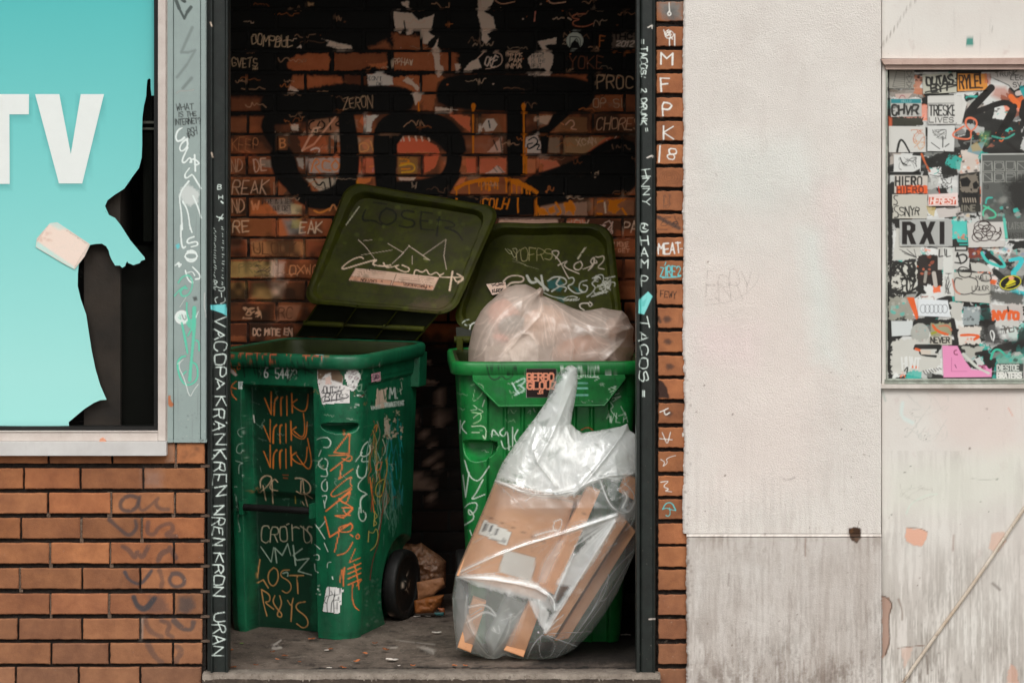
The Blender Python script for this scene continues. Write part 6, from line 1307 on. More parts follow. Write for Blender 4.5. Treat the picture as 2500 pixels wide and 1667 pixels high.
cvA.dabs(100, 200, 1500, 1500, 70, 2, 6, [(150, 180, 160), (10, 60, 40)], seed=14, a=(.2, .7))
for _ in range(95):       # layered faded scrawls
    x = r.uniform(150, 1500); y = r.uniform(280, 1560); w_ = r.uniform(20, 90); h_ = r.uniform(12, 50); vv = r.random() < .5
    pp = [(w_ * i / 8.0 + r.uniform(-6, 6), h_ * r.uniform(-.5, .5)) for i in range(9)]
    q([(x + (b_ if vv else a_), y + (a_ if vv else b_)) for a_, b_ in pp], r.uniform(1, 2), r.choice([(120, 160, 136), (8, 36, 24), (8, 36, 24), (170, 190, 170), (170, 110, 60)]), a=r.uniform(.3, .75), dry=.25)
for _ in range(60):       # faint older scratches
    x = r.uniform(120, 1560); y = r.uniform(260, 1560); L_ = r.uniform(20, 110); an = r.uniform(0, 3.1)
    q([(x, y), (x + L_ * math.cos(an), y + L_ * math.sin(an))], r.uniform(.8, 1.6), r.choice([(120, 170, 140), (10, 50, 34), (160, 190, 170)]), a=r.uniform(.2, .5), dry=.3)
for _ in range(60): x = r.uniform(120, 1560); y = r.uniform(260, 1560); cvA.poly([(x + r.uniform(-60, 60), y + r.uniform(-70, 70)) for _ in range(6)], r.choice([(12, 44, 30), (60, 100, 78), (16, 60, 40)]), a=r.uniform(.12, .35), soft=12, rough=6)
cvA.frame(*F8)
cvA.poly([(235, 130), (745, 150), (750, 1180), (250, 1120), (300, 600)], (12, 32, 22), a=.72, soft=14, rough=8)  # lower recess: dark colour painted in for its shade
q([(115, 20), (125, 60), (135, 130)], 1.8, pale); q([(130, 150), (180, 155), (125, 200), (160, 320), (145, 325)], 1.8, pale)
cr_ = (200, 190, 160)
cvA.text('CRO', 330, 280, 135, 62, 2.4, cr_, gap=.22, jit=.05); q([(580, 270), (585, 400)], 2.4, cr_); q([(580, 300), (610, 285), (640, 300)], 2.4, cr_); q([(650, 280), (720, 330), (745, 400), (680, 430), (675, 285)], 2.4, cr_); q([(745, 290), (715, 280), (700, 320), (745, 360), (740, 420)], 2.4, cr_); q([(535, 270), (555, 260)], 2.2, cr_)
gp = (176, 196, 176)
q([(325, 450), (410, 575), (430, 455)], 2.6, gp, sm=0); q([(455, 580), (440, 460), (500, 520), (545, 425), (570, 520)], 2.6, gp, sm=0); q([(590, 440), (610, 600)], 3.4, gp); q([(665, 465), (590, 520), (620, 560), (720, 545), (630, 650), (740, 680)], 2.6, gp, sm=0)
ls = (206, 152, 92)
q([(318, 555), (290, 750), (345, 720), (385, 785)], 2.8, ls, sm=0); q([(430, 620), (385, 660), (385, 740), (430, 780), (470, 720), (465, 640), (430, 620)], 2.8, ls); q([(560, 640), (500, 640), (480, 690), (560, 730), (580, 790), (540, 835), (500, 810)], 2.8, ls); q([(560, 685), (675, 685)], 3, ls); q([(622, 690), (630, 830)], 3.6, ls, dry=.3)
q([(505, 668), (550, 655), (545, 690)], 2.4, gp)
q([(330, 800), (350, 930), (375, 1015)], 2.8, ls); q([(330, 800), (400, 840), (400, 900), (350, 900), (430, 960)], 2.8, ls); q([(440, 850), (420, 900), (460, 960), (500, 1000), (490, 1030), (450, 1010), (500, 920), (480, 850)], 2.8, ls); q([(545, 890), (575, 940), (590, 870)], 2.8, ls); q([(580, 930), (572, 1060)], 3.2, ls, dry=.2); q([(690, 900), (620, 910), (610, 960), (700, 1020), (718, 1090), (670, 1120), (620, 1080)], 2.8, ls)
q([(770, 265), (800, 310), (860, 230)], 2.6, wl); q([(790, 290), (850, 385)], 2.6, wl); q([(845, 420), (875, 490)], 2.4, wl); q([(765, 430), (790, 450), (810, 470)], 2.2, wl); q([(760, 520), (800, 510), (805, 560), (775, 555)], 2.2, wl); q([(765, 590), (770, 650), (795, 660)], 2.2, wl); q([(900, 575), (870, 580), (870, 620)], 2.2, wl); q([(840, 70), (850, 130)], 2.2, wl)
q([(1130, 130), (1125, 210), (1160, 250), (1190, 210), (1180, 170)], 3.2, wl); q([(1165, 155), (1168, 165)], 3, wl); q([(1195, 20), (1140, 60), (1140, 130)], 3, wl)
q([(860, 155), (1060, 0)], 3.4, oB); q([(960, 60), (1080, 130), (1000, 215), (935, 195), (1060, 190)], 3.4, oB, sm=0); q([(990, 130), (1080, 130)], 3.2, oB)
q([(850, 205), (890, 370), (1060, 260)], 3.4, oB, sm=0); q([(1060, 260), (960, 290), (970, 330), (1060, 330), (1080, 280), (1060, 255)], 3.4, oB); q([(970, 320), (930, 490)], 3.2, oB); q([(1060, 350), (1080, 365)], 3.4, oB); q([(1120, 345), (1100, 370), (1120, 390), (1138, 365), (1120, 345)], 3.2, oB); q([(950, 520), (1030, 500), (1080, 410)], 3.2, oB)
q([(1100, 465), (1050, 580), (1140, 540)], 3.2, oB, sm=0); 
for y in (610, 650, 690, 740): q([(1040, y + 22), (1145, y - 25)], 3.6, oB)
q([(1090, 590), (1115, 690), (1130, 800)], 3.2, oB); q([(1010, 620), (1000, 770)], 3.6, oB); q([(985, 640), (975, 740)], 3.2, oB); q([(1080, 760), (1070, 850), (1090, 940), (1130, 970)], 3.2, oB); q([(1150, 720), (1110, 770)], 3, oB)
yl = (190, 170, 90)
q([(1260, 160), (1250, 280)], 2.4, yl); q([(1260, 170), (1285, 200), (1250, 230), (1280, 260), (1250, 280)], 2.4, yl); q([(1210, 320), (1205, 410)], 2.4, yl); q([(1215, 330), (1250, 340), (1270, 290), (1290, 350), (1270, 440), (1225, 480)], 2.4, yl); q([(1240, 0), (1230, 160)], 2.4, (150, 60, 40)); q([(1300, 290), (1290, 420), (1240, 560), (1220, 720)], 2.2, (120, 40, 36)); q([(1320, 0), (1330, 120), (1290, 380)], 2.2, (130, 50, 40))
for _ in range(20): x = r.uniform(1330, 1450); y = r.uniform(0, 360); q([(x, y), (x + r.uniform(-40, 30), y + 90)], r.uniform(1.5, 4), (100, 150, 130), a=.4, dry=.2)
cvA.dabs(770, 760, 815, 900, 5, 5, 14, [(206, 222, 206)], seed=3); cvA.dabs(1180, 700, 1330, 1100, 40, 5, 18, [(130, 150, 136)], seed=12, a=(.08, .3), soft=3)
q([(910, 695), (915, 715)], 3, wl)
# wheel mark
q([(x_ + 42, y_ - 70) for x_, y_ in ((1500, 770), (1470, 750), (1440, 790), (1445, 850), (1470, 880), (1500, 850), (1500, 800), (1475, 805))], 2.6, (214, 190, 170)); q([(1375, 980), (1385, 1010)], 4, (190, 160, 140))
cvA.frame(1, 0, 0)

bin1 = thing('wheeled_bin', 'dark green wheeled bin with orange and white scrawl and its lid leaning askew', 'wheelie bin', bA.w([0, D_A / 2, 0]), 'wheeled bins in the alcove')
def shapeA(V, P0):
    x, y, z = V[..., 0], V[..., 1], V[..., 2]
    front = np.clip(1 - np.abs(P0[:, 1]) / .02, 0, 1)[None, :] * (np.abs(P0[:, 0]) < W_A - .05)[None, :]
    rec = sstep(.140, .132, np.abs(x + .030)) * sstep(.885, .868, z)
    V[..., 1] += front * rec * (.075 + .02 * sstep(.5, .47, z))
    # soft bulges at both sides of the recess
    bul = np.exp(-((np.abs(x + .020) - .195) / .05) ** 2) * sstep(.90, .80, z)
    V[..., 1] -= front * bul * .012
    # top collar: body steps out under the rim
    k = sstep(.90, .915, z); V[..., 0] *= 1 + .01 * k
    # grip pocket in the right bulge
    aa = (P0[:, 0] + P0[:, 1])[None, :]; ok = ((P0[:, 0] > 0) & (P0[:, 1] < .14))[None, :]
    lens = np.clip(1 - ((aa - (W_A - .045)) / .085) ** 2 - ((z - .752) / np.where(z > .752, .010, .028)) ** 2, 0, 1) ** .5 * ok
    V[..., 1] += lens * .055; V[..., 0] -= lens * .036
    # panel line down the side and side relief
    sd = (P0[:, 0] > W_A - .004)[None, :]
    V[..., 0] -= sd * (.008 * sstep(.115, .125, y) * sstep(.895, .88, z))
    # wheel well
    ww = sstep(W_A - .06, W_A - .01, P0[:, 0])[None, :] * sstep(.18, .155, np.hypot(y - (D_A - .150), (z - .126)))
    V[..., 0] -= ww * .045
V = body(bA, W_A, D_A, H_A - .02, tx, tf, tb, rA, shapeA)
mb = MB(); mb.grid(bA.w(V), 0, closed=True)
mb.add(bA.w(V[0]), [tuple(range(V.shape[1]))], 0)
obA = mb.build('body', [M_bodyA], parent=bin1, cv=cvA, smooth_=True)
mb = MB(); Vi = inner(bA, W_A, D_A, H_A - .02, tx, tf, tb, rA); mb.grid(bA.w(Vi), 0, closed=True); mb.add(bA.w(Vi[0]), [tuple(range(Vi.shape[1]))], 0)
mb.build('liner', M_inner, parent=bin1, smooth_=True)
prof = [(.000, H_A - .05), (.016, H_A - .052), (.024, H_A - .047), (.028, H_A - .030), (.029, H_A - .012), (.024, H_A - .003), (.016, H_A), (.008, H_A - .001), (.004, H_A - .006), (.000, H_A - .004), (-.006, H_A - .004), (-.011, H_A - .012), (-.010, H_A - .05)]
rimV = rimband(W_A, D_A, rA, prof)
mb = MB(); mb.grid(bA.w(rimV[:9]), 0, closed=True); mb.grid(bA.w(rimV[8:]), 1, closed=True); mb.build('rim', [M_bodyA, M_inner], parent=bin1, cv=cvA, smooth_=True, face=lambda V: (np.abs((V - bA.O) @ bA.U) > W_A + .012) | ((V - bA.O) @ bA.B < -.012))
# lift bar across the recess
a, b = bA.w([-.165, .012, .449]), bA.w([.103, .012, .449])
mb = MB(); mb.tube([a, b], .0125, 16); o = mb.build('lift_bar', M_blackp, parent=bin1, smooth_=True)
for s_ in (-.168, .104): mb = MB(); mb.add(bA.w(np.array([(s_ - .006, -.005, .425), (s_ + .006, -.005, .425), (s_ + .006, .05, .425), (s_ - .006, .05, .425), (s_ - .006, -.005, .475), (s_ + .006, -.005, .475), (s_ + .006, .05, .475), (s_ - .006, .05, .475)])), [(0, 3, 2, 1), (4, 5, 6, 7), (0, 1, 5, 4), (1, 2, 6, 5), (2, 3, 7, 6), (3, 0, 4, 7)]); mb.build('bar_bracket', M_bodyA, parent=bin1)
# handle flange at the rear of the side, seen edge on
mb = MB(); v8 = []
for z in (.84, .965):
    for x, y in ((W_A - .012, D_A - .10), (W_A + .022, D_A - .09), (W_A + .022, D_A - .02), (W_A - .012, D_A - .02)): v8.append((x * (.985 if z < .9 else 1), y, z))
mb.add(bA.w(np.array(v8)), [(0, 3, 2, 1), (4, 5, 6, 7), (0, 1, 5, 4), (1, 2, 6, 5), (2, 3, 7, 6), (3, 0, 4, 7)]); o = mb.build('flange', M_bodyA, parent=bin1); bevel(o, .003)
wheel(bA, W_A * .9 + .006, D_A - .165, .126, bin1, cv=cvA); wheel(bA, -W_A * .9 - .020, D_A - .150, .126, bin1, side=-1)
mb = MB(); mb.tube([bA.w([-W_A * .9, D_A - .150, .126]), bA.w([W_A * .9, D_A - .150, .126])], .011, 12); mb.build('axle', M_blackp, parent=bin1, smooth_=True)

def on_face(outl, proj, mat, cv, parent, name, label=None, off=.0016, th=.0004, st=.004):
    """thin sticker following the bin: sample depth of the body under each vertex"""
    pass

# stickers follow the skin of the bin: find the skin point seen at each photograph position
def skin(V, bn):
    Wd = bn.w(V).reshape(-1, 3); px, py = PX(Wd); return Wd, px, py, V.shape
def sticker_on(V, bn, outl, mat, cv, parent, label, off=.0022, stp=2.0, Wn=None):
    Wd = bn.w(V); px, py = PX(Wd)
    n = np.zeros_like(Wd); du = np.roll(Wd, -1, 1) - np.roll(Wd, 1, 1); dv = np.gradient(Wd, axis=0); n = np.cross(dv, du); n /= np.linalg.norm(n, axis=2)[..., None] + 1e-9
    view = np.array([0, -D, ZC]) - Wd; fl = np.sign((n * view).sum(2)); 
    vis = V[..., 1] < D_A * .9
    ol = np.array(outl)
    X, Y = px, py; ins = np.zeros(X.shape, bool)
    for i in range(len(ol)):
        (ax, ay), (bx, by) = ol[i], ol[(i + 1) % len(ol)]
        if ay != by: ins ^= ((ay > Y) != (by > Y)) & (X < (bx - ax) * (Y - ay) / (by - ay) + ax)
    front = (V[..., 1] < .10) | (V[..., 0] > .2)
    ins &= front & vis & (V[..., 0] > -.27)
    cyaw = (Wd[..., 1] < bn.w([0, D_A * .9, 0])[1]); ins &= cyaw
    q4 = ins[:-1] & ins[1:] & np.roll(ins, -1, 1)[:-1] & np.roll(ins, -1, 1)[1:]
    h_, w_ = X.shape; idx = np.arange(h_ * w_).reshape(h_, w_); nb_ = np.roll(idx, -1, 1)
    f_ = np.stack([idx[:-1], nb_[:-1], nb_[1:], idx[1:]], -1)[q4]
    if len(f_) == 0: return None
    # keep the largest connected patch
    par = {}
    def fd(a):
        while par[a] != a: par[a] = par[par[a]]; a = par[a]
        return a
    for ff in f_:
        for v_ in ff: par.setdefault(int(v_), int(v_))
        a0 = fd(int(ff[0]))
        for v_ in ff[1:]: par[fd(int(v_))] = a0
    rt_ = np.array([fd(int(ff[0])) for ff in f_]); vals, cnt = np.unique(rt_, return_counts=True); f_ = f_[rt_ == vals[cnt.argmax()]]
    use = np.unique(f_); mp = -np.ones(h_ * w_, int); mp[use] = np.arange(len(use))
    outn = np.where(n[..., 1:2] * 1.0 > 0, -n, n)
    nn = outn.reshape(-1, 3)[use]
    mb = MB(); mb.add(Wd.reshape(-1, 3)[use] + nn * off, mp[f_])
    o = mb.build('sticker', mat, parent=parent, cv=cv, smooth_=True); o['label'] = label
    return o
M_vin = surf('sticker vinyl', (220, 216, 208), rough=.45, bump=.1, bs=200, bd=.0005, paint=True, prough=.45)
cvV = Canvas(540, 800, 1000, 1560, 2.0); cvV.frame(*F7)
st1 = [(815, 345), (1000, 350), (1045, 410), (1045, 480), (1100, 500), (1100, 640), (860, 655), (820, 470)]
cvV.poly(st1, (222, 218, 214)); cvV.poly([(815, 345), (1040, 348), (1040, 480), (940, 440), (930, 380), (880, 400), (850, 440), (820, 440)], (112, 92, 74), rough=3, soft=3); cvV.dabs(830, 380, 940, 480, 12, 6, 18, [(206, 190, 180), (120, 96, 80)], seed=2)
cvV.poly([(885, 430), (925, 400), (935, 480), (890, 480)], (224, 196, 184), rough=3); ik = (36, 36, 40)
cvV.text('OUTTA', 870, 500, 55, 28, 2.2, ik, gap=.12, jit=.1); cvV.stroke([(865, 530), (850, 560), (950, 550), (1045, 530), (1040, 500)], 2.2, ik); cvV.text('BYTS', 885, 560, 60, 36, 2.2, ik, gap=.1, jit=.1); cvV.stroke([(865, 630), (1060, 600), (1085, 585), (1060, 560)], 2.4, ik); cvV.stroke([(860, 620), (850, 600), (880, 580)], 2.2, ik); cvV.stroke([(880, 620), (1000, 610)], 2, ik)
cvV.poly([(860, 640), (960, 632), (960, 645), (860, 655)], (230, 230, 226))
sk = [(1115 + 72 * math.cos(k * .35) * (1 if math.sin(k * .35) < .2 else .78), 425 + (85 if math.sin(k * .35) < 0 else 120) * math.sin(k * .35)) for k in range(18)]
cvV.poly(sk, (226, 226, 222))
for cx, cy in ((1095, 420), (1150, 430)):
    for rr in (18, 10): cvV.stroke([(cx + rr * math.cos(k), cy + rr * math.sin(k)) for k in range(7)], 1.0, (110, 60, 80), closed=True)
cvV.poly([(1118, 448), (1128, 450), (1124, 470), (1112, 466)], ik); cvV.stroke([(1075, 490), (1105, 505), (1140, 500)], 1.0, ik); cvV.scribble(1100, 355, 1160, 400, 7, .8, (120, 90, 100), seed=5); cvV.scribble(1070, 480, 1140, 530, 6, .7, (120, 110, 110), seed=6); cvV.scribble(1055, 370, 1095, 410, 4, .7, (120, 110, 110), seed=7)
cvV.poly([(1272, 385), (1352, 372), (1356, 450), (1272, 468)], (206, 130, 150)); cvV.poly([(1284, 396), (1344, 386), (1346, 442), (1284, 456)], (226, 190, 196)); cvV.text('SAD', 1288, 402, 40, 14, 2.0, (90, 40, 70), ang=-8, gap=.3)
cvV.poly([(142, 448), (190, 455), (188, 528), (145, 522)], (208, 222, 214)); cvV.text('E', 160, 470, 36, 18, 1.6, (120, 140, 130))
cvV.frame(*F8)
s4 = [(875, 772), (1000, 785), (1006, 800), (975, 990), (965, 1000), (838, 985), (832, 970), (862, 782)]
cvV.poly(s4, (226, 226, 222)); k_ = (40, 44, 44)
for p in ([(885, 775), (890, 840), (865, 900), (870, 985)], [(935, 780), (930, 840), (920, 880), (925, 990)], [(975, 785), (970, 850), (950, 900), (955, 995)], [(845, 900), (860, 850), (880, 860)], [(900, 985), (905, 900), (925, 880)], [(890, 850), (920, 840), (930, 860)], [(930, 890), (960, 880), (975, 900)], [(940, 845), (960, 840)]): cvV.stroke(p, 1.8, k_)
cvV.stroke([(900, 815), (912, 830), (905, 845)], 1.6, k_); cvV.dabs(930, 935, 950, 955, 3, 5, 9, [k_], seed=1); cvV.stroke([(850, 905), (862, 912)], 2, k_)
cvV.frame(1, 0, 0)
z7 = lambda l: [(540 + x / 3.484, 800 + y / 3.484) for x, y in l]; z8 = lambda l: [(540 + x / 3.357, 1200 + y / 3.357) for x, y in l]
for outl, lab, of in ((z7(st1), 'ragged white sticker with a black bubble tag', .002), (z7(sk), 'white sugar skull sticker', .0028), (z7([(1272, 385), (1352, 372), (1356, 450), (1272, 468)]), 'small pink sticker on the side', .002), (z7([(142, 448), (190, 455), (188, 528), (145, 522)]), 'tiny pale sticker near the left edge', .002), (z8(s4), 'white sticker with rounded black doodles near the foot', .002)):
    sticker_on(V, bA, outl, M_vin, cvV, bin1, lab, of)

# ------------------------------------------------------------------ lids: warped panels between four measured corners
def lid(name, corners, cv, mat, parent, nU=170, nV=130, rc=.11, lip=.035, th=.006, taper=None, edge=.034):
    """corners BL, BR, TR, TL (world). Rounded panel with a turned-up lip towards the street side."""
    BL, BR, TR, TL = corners
    u = np.linspace(0, 1, nU); v = np.linspace(0, 1, nV); Ug, Vg = np.meshgrid(u, v)
    wd = .5 * (np.linalg.norm(BR - BL) + np.linalg.norm(TR - TL)); ht = .5 * (np.linalg.norm(TL - BL) + np.linalg.norm(TR - BR))
    # square -> rounded rectangle: superellipse style squeeze of corners
    x = (Ug - .5) * wd; y = (Vg - .5) * ht
    hx, hy = wd / 2, ht / 2
    k = np.maximum(np.abs(x) / hx, np.abs(y) / hy) + 1e-9
    ang_x, ang_y = x / k, y / k          # point on the outer rectangle in the same direction
    # distance outside the rounded corner
    cx = np.clip(np.abs(ang_x) - (hx - rc), 0, None); cy = np.clip(np.abs(ang_y) - (hy - rc), 0, None)
    dd = np.hypot(cx, cy); f_ = np.where((cx > 0) & (cy > 0) & (dd > rc), rc / np.maximum(dd, 1e-6), 1)
    ex = np.sign(ang_x) * (np.minimum(np.abs(ang_x), hx - rc) + cx * f_); ey = np.sign(ang_y) * (np.minimum(np.abs(ang_y), hy - rc) + cy * f_)
    x2, y2 = ex * k, ey * k
    dist = np.hypot(ex, ey) * (1 - k)     # roughly distance to the outline
    dist = (1 - k) * np.minimum(hx, hy)
    edge = edge * (.45 + .55 * (y2 / ht + .5)); h = lip * (.5 + .5 * (y2 / ht + .5)) * sstep(edge + .010, edge, dist) * (1 - .35 * sstep(.010, 0, dist)) + .004 * sstep(.0, .05, dist) * 0
    h += .004 * sstep(.10, .16, dist)
    h += (noise2(nV, nU, 34, 5) - .5) * .008
    uu = x2 / wd + .5; vv = y2 / ht + .5
    A = lambda a, b, c, d: ((1 - uu) * (1 - vv))[..., None] * a + (uu * (1 - vv))[..., None] * b + (uu * vv)[..., None] * c + ((1 - uu) * vv)[..., None] * d
    S_ = A(BL, BR, TR, TL)
    N_ = np.cross(BR - BL, TL - BL); N_ /= np.linalg.norm(N_)
    if N_[1] > 0: N_ = -N_
    S1 = S_ + N_ * h[..., None]; S2 = S_ + N_ * (h * .9 - th)[..., None]
    mb = MB(); mb.grid(S1); mb.grid(S2, flip=True)
    for a_, b_ in ((S1[0], S2[0]), (S2[-1], S1[-1]), (S2[:, 0], S1[:, 0]), (S1[:, -1], S2[:, -1])): mb.grid(np.stack([a_, b_]))
    # turned skirt behind the outline
    o = mb.build(name, mat, parent=parent, cv=cv, smooth_=True); autosmooth(o, 40)
    return o, S_, N_
cvC = Canvas(720, 430, 1240, 860, 1.6); cvC.frame(2.851, 540, 400)
q = lambda p, w=2.4, c=(222, 200, 178), **k: cvC.stroke(p, w, c, **k)
dkl = (16, 17, 6)
q([(1010, 310), (985, 360), (985, 400), (1060, 390), (1120, 430)], 4.6, dkl, a=.9); q([(1150, 310), (1100, 350), (1105, 410), (1160, 430), (1220, 390), (1215, 330), (1150, 310)], 4.6, dkl, a=.9); q([(1340, 335), (1270, 322), (1250, 355), (1275, 382), (1340, 392), (1350, 430), (1300, 446), (1240, 432)], 4.6, dkl, a=.9); q([(1470, 345), (1395, 335), (1385, 400), (1392, 455), (1480, 462)], 4.6, dkl, a=.9, sm=0); q([(1392, 396), (1456, 402)], 4, dkl, a=.9); q([(1520, 370), (1510, 420), (1500, 500)], 5.4, dkl, a=.9); q([(1500, 390), (1600, 400), (1640, 440), (1530, 440), (1640, 470), (1680, 530)], 4.4, dkl, a=.9); q([(1060, 270), (1150, 280)], 4, dkl, a=.7)
q([(870, 425), (960, 300)], 3, (206, 200, 170), a=.8)
q([(955, 530), (1010, 580), (1070, 665)], 2, a=.8); q([(990, 535), (1050, 530)], 1.6, a=.8); q([(975, 635), (1190, 600)], 1.6, a=.7); q([(1160, 555), (1270, 620), (1190, 695)], 1.8, a=.8, sm=0); q([(1305, 570), (1450, 670), (1410, 660)], 2.2, a=.8, sm=0); q([(1330, 640), (1330, 700)], 1.8, a=.8); q([(1240, 650), (1310, 570)], 1.8, a=.8); q([(1400, 640), (1565, 525), (1550, 640), (1568, 735)], 2.2, a=.85, sm=0)
cw = (222, 196, 168)
q([(990, 660), (970, 645), (900, 670), (835, 725), (850, 735), (960, 700), (1100, 660), (1040, 700), (1120, 715), (1180, 705)], 3.6, cw, dry=.12); q([(1130, 690), (1150, 730), (1250, 700), (1200, 720), (1290, 760), (1320, 730), (1260, 705)], 3.6, cw, dry=.12); q([(1340, 780), (1350, 730), (1400, 760), (1430, 730), (1450, 780), (1500, 750), (1520, 780), (1560, 755), (1500, 790), (1640, 790), (1690, 790), (1640, 830), (1620, 790)], 3.6, cw, dry=.12); q([(1610, 750), (1590, 880)], 5, cw, dry=.15); q([(1640, 765), (1700, 795), (1645, 835)], 3, cw)
pl = (218, 184, 160)
cvC.poly([(935, 725), (1520, 790), (1475, 882), (885, 812)], pl); cvC.poly([(905, 782), (1190, 812), (1178, 840), (892, 808)], (206, 150, 118), a=.9); cvC.poly([(1200, 818), (1480, 852), (1468, 876), (1190, 842)], (206, 150, 118), a=.9)
q([(905, 782), (1190, 812), (1178, 840)], 1, (90, 50, 34), sm=0); q([(1218, 768), (1190, 842)], 1, (90, 50, 34)); q([(1196, 818), (1482, 852)], 1, (90, 50, 34)); q([(935, 728), (885, 810), (1473, 880), (1518, 792)], 1, (90, 50, 34), sm=0)
cvC.text('CAUTION', 1080, 828, 18, 12, 1.7, (70, 40, 28), ang=186, gap=.45, jit=0, sm=0); cvC.text('PRECAUCION', 1430, 866, 18, 12, 1.7, (70, 40, 28), ang=186, gap=.45, jit=0, sm=0); cvC.poly([(1110, 820), (1126, 822), (1118, 806)], (70, 40, 28)); cvC.poly([(1442, 858), (1458, 860), (1450, 844)], (70, 40, 28))
for k in range(4): q([(962 - k * 6, 738 + k * 14), (1150 - k * 6, 758 + k * 14)], 1.2, (130, 90, 70), dry=.3, a=.8); q([(1250 - k * 6, 775 + k * 14), (1480 - k * 8, 800 + k * 14)], 1.2, (130, 90, 70), dry=.3, a=.8)
q([(730, 870), (1000, 900), (1400, 940), (1540, 950)], 1.4, (40, 42, 16), a=.7); q([(1290, 950), (1270, 990), (1320, 1000), (1310, 960), (1360, 990), (1400, 940), (1420, 990), (1480, 930), (1500, 960), (1560, 900)], 2, (50, 46, 26), a=.8); cvC.scribble(1480, 880, 1640, 960, 7, 1.6, (54, 48, 30), seed=3, a=.7)
cvC.poly([(1350, 960), (1560, 930), (1600, 990), (1500, 1030), (1300, 1020)], (92, 72, 58), a=.5, soft=16, rough=10); cvC.dabs(700, 300, 1850, 1040, 90, 6, 26, [(52, 48, 26), (70, 60, 36), (110, 120, 40)], seed=9, a=(.1, .4), soft=5); cvC.poly([(1150, 470), (1700, 480), (1800, 420), (1820, 560), (1600, 620)], (52, 44, 30), a=.35, soft=30, rough=16)
cvC.frame(1, 0, 0)
cA = [P(738, 742, 1.13), P(1108, 772, .985), P(1226, 512, 1.20), P(852, 450, 1.335)]
print('lid A', [round(float(np.linalg.norm(cA[i] - cA[(i + 1) % 4])), 3) for i in range(4)], 'hinge', bA.w([-.27, D_A, H_A]), bA.w([.27, D_A, H_A]), PX(bA.w([[-.3, D_A + .03, H_A], [.3, D_A + .03, H_A], [.3, 0, H_A]])))
lidA, SA, NA = lid('lid', cA, cvC, M_lidA, bin1, rc=.060, edge=.034)
lidA['label'] = 'open olive lid with caution label and black LOSER scrawl'
# strap hinges from the rear rim up to the lid
def plate4(mb, a, b, c, d, t_, n=(0, 1, 0), mat=0):
    n = np.array(n, float) * t_; v = [a, b, c, d, a + n, b + n, c + n, d + n]
    mb.add(v, [(0, 1, 2, 3), (7, 6, 5, 4), (0, 4, 5, 1), (1, 5, 6, 2), (2, 6, 7, 3), (3, 7, 4, 0)], mat)
hb = [bA.w([x, D_A + .012, H_A + .004]) for x in np.linspace(-.255, .235, 4)]
ht = [cA[0] + (cA[1] - cA[0]) * t_ + (cA[3] - cA[0]) * .03 for t_ in (.10, .36, .63, .90)]
mb = MB(); plate4(mb, hb[0], hb[3], ht[3], ht[0], .004); mb.build('hinge_panel', M_hp, parent=bin1)
mb = MB()
for a, b in zip(hb, ht):
    d_ = np.array([0, -.022, 0]); plate4(mb, a + d_, a + d_ + [.006, 0, 0], b + d_ + [.006, 0, 0], b + d_, .022)
mb.build('hinge_rib', M_lidA, parent=bin1)
for i, j in ((0, 1), (1, 2), (2, 3)):
    a = hb[i] * .62 + ht[i] * .38; b = hb[j] * .62 + ht[j] * .38
    mb = MB(); mb.tube([a + [0, -.012, 0], b + [0, -.012, 0]], .011 if i != 1 else .006, 12); mb.build('hinge_bar', M_lidA, parent=bin1, smooth_=True)

# ------------------------------------------------------------------ right bin
W_B, D_B, H_B = .325, .56, .985
yawB = R(-3)
bB = Bin((0, 0, 0), yawB)
fc = P(1332, 883, .40); bB.O = np.array([fc[0] + .012, .40, 0]); bB.O[2] = -.002
cvE = Canvas(1080, 820, 1620, 1640, 1.4); G1 = (3.135, 1060, 520); G2 = (2.35, 1060, 1000)
cvE.frame(*G1)
q = lambda p, w=2.4, c=(206, 226, 208), **k: cvE.stroke(p, w, c, **k)
bk_ = (14, 40, 22)
q([(400, 1170), (420, 1210), (440, 1175), (460, 1210), (500, 1180), (510, 1220)], 2.6, bk_); q([(400, 1160), (420, 1260), (470, 1280), (520, 1240), (550, 1280), (600, 1250), (640, 1160)], 3, bk_); q([(540, 1180), (640, 1180), (570, 1210), (600, 1230), (560, 1240)], 3, bk_); cvE.text('COLA', 430, 1170, 60, 40, 2.4, bk_, jit=.12)
q([(630, 1290), (700, 1255), (690, 1300), (640, 1320)], 5, (190, 220, 206)); q([(600, 1300), (640, 1385), (700, 1350), (660, 1320)], 5.5, (190, 220, 206)); q([(620, 1390), (650, 1375)], 5, (190, 220, 206)); q([(900, 1175), (1000, 1165), (1110, 1180)], 3, (190, 220, 206)); cvE.text("BAIZE", 1095, 1185, 72, 30, 2.6, (206, 226, 208), gap=.25, jit=.1, shear=.1, sm=0); q([(1350, 1205), (1305, 1210), (1310, 1240), (1355, 1235)], 2.8); q([(920, 1190), (960, 1200), (935, 1260)], 3); q([(970, 1185), (990, 1180), (975, 1240)], 3); q([(1100, 1250), (1280, 1255), (1230, 1280)], 2.2)
for y in (1300, 1340): q([(1095, y), (1170, y)], 5, (130, 200, 180))
q([(1060, 1390), (1175, 1390)], 5, (130, 200, 180)); q([(1100, 1400), (1102, 1430)], 3, bk_, a=.6)
q([(280, 1320), (330, 1300), (380, 1320), (375, 1380), (290, 1460), (310, 1350)], 2.2, (150, 196, 150)); q([(300, 1470), (340, 1500), (280, 1510)], 2.2, (170, 206, 170)); q([(385, 1430), (370, 1480)], 2.4, (196, 220, 190)); q([(340, 1500), (385, 1520), (330, 1540), (300, 1568)], 2.4, (180, 210, 170))
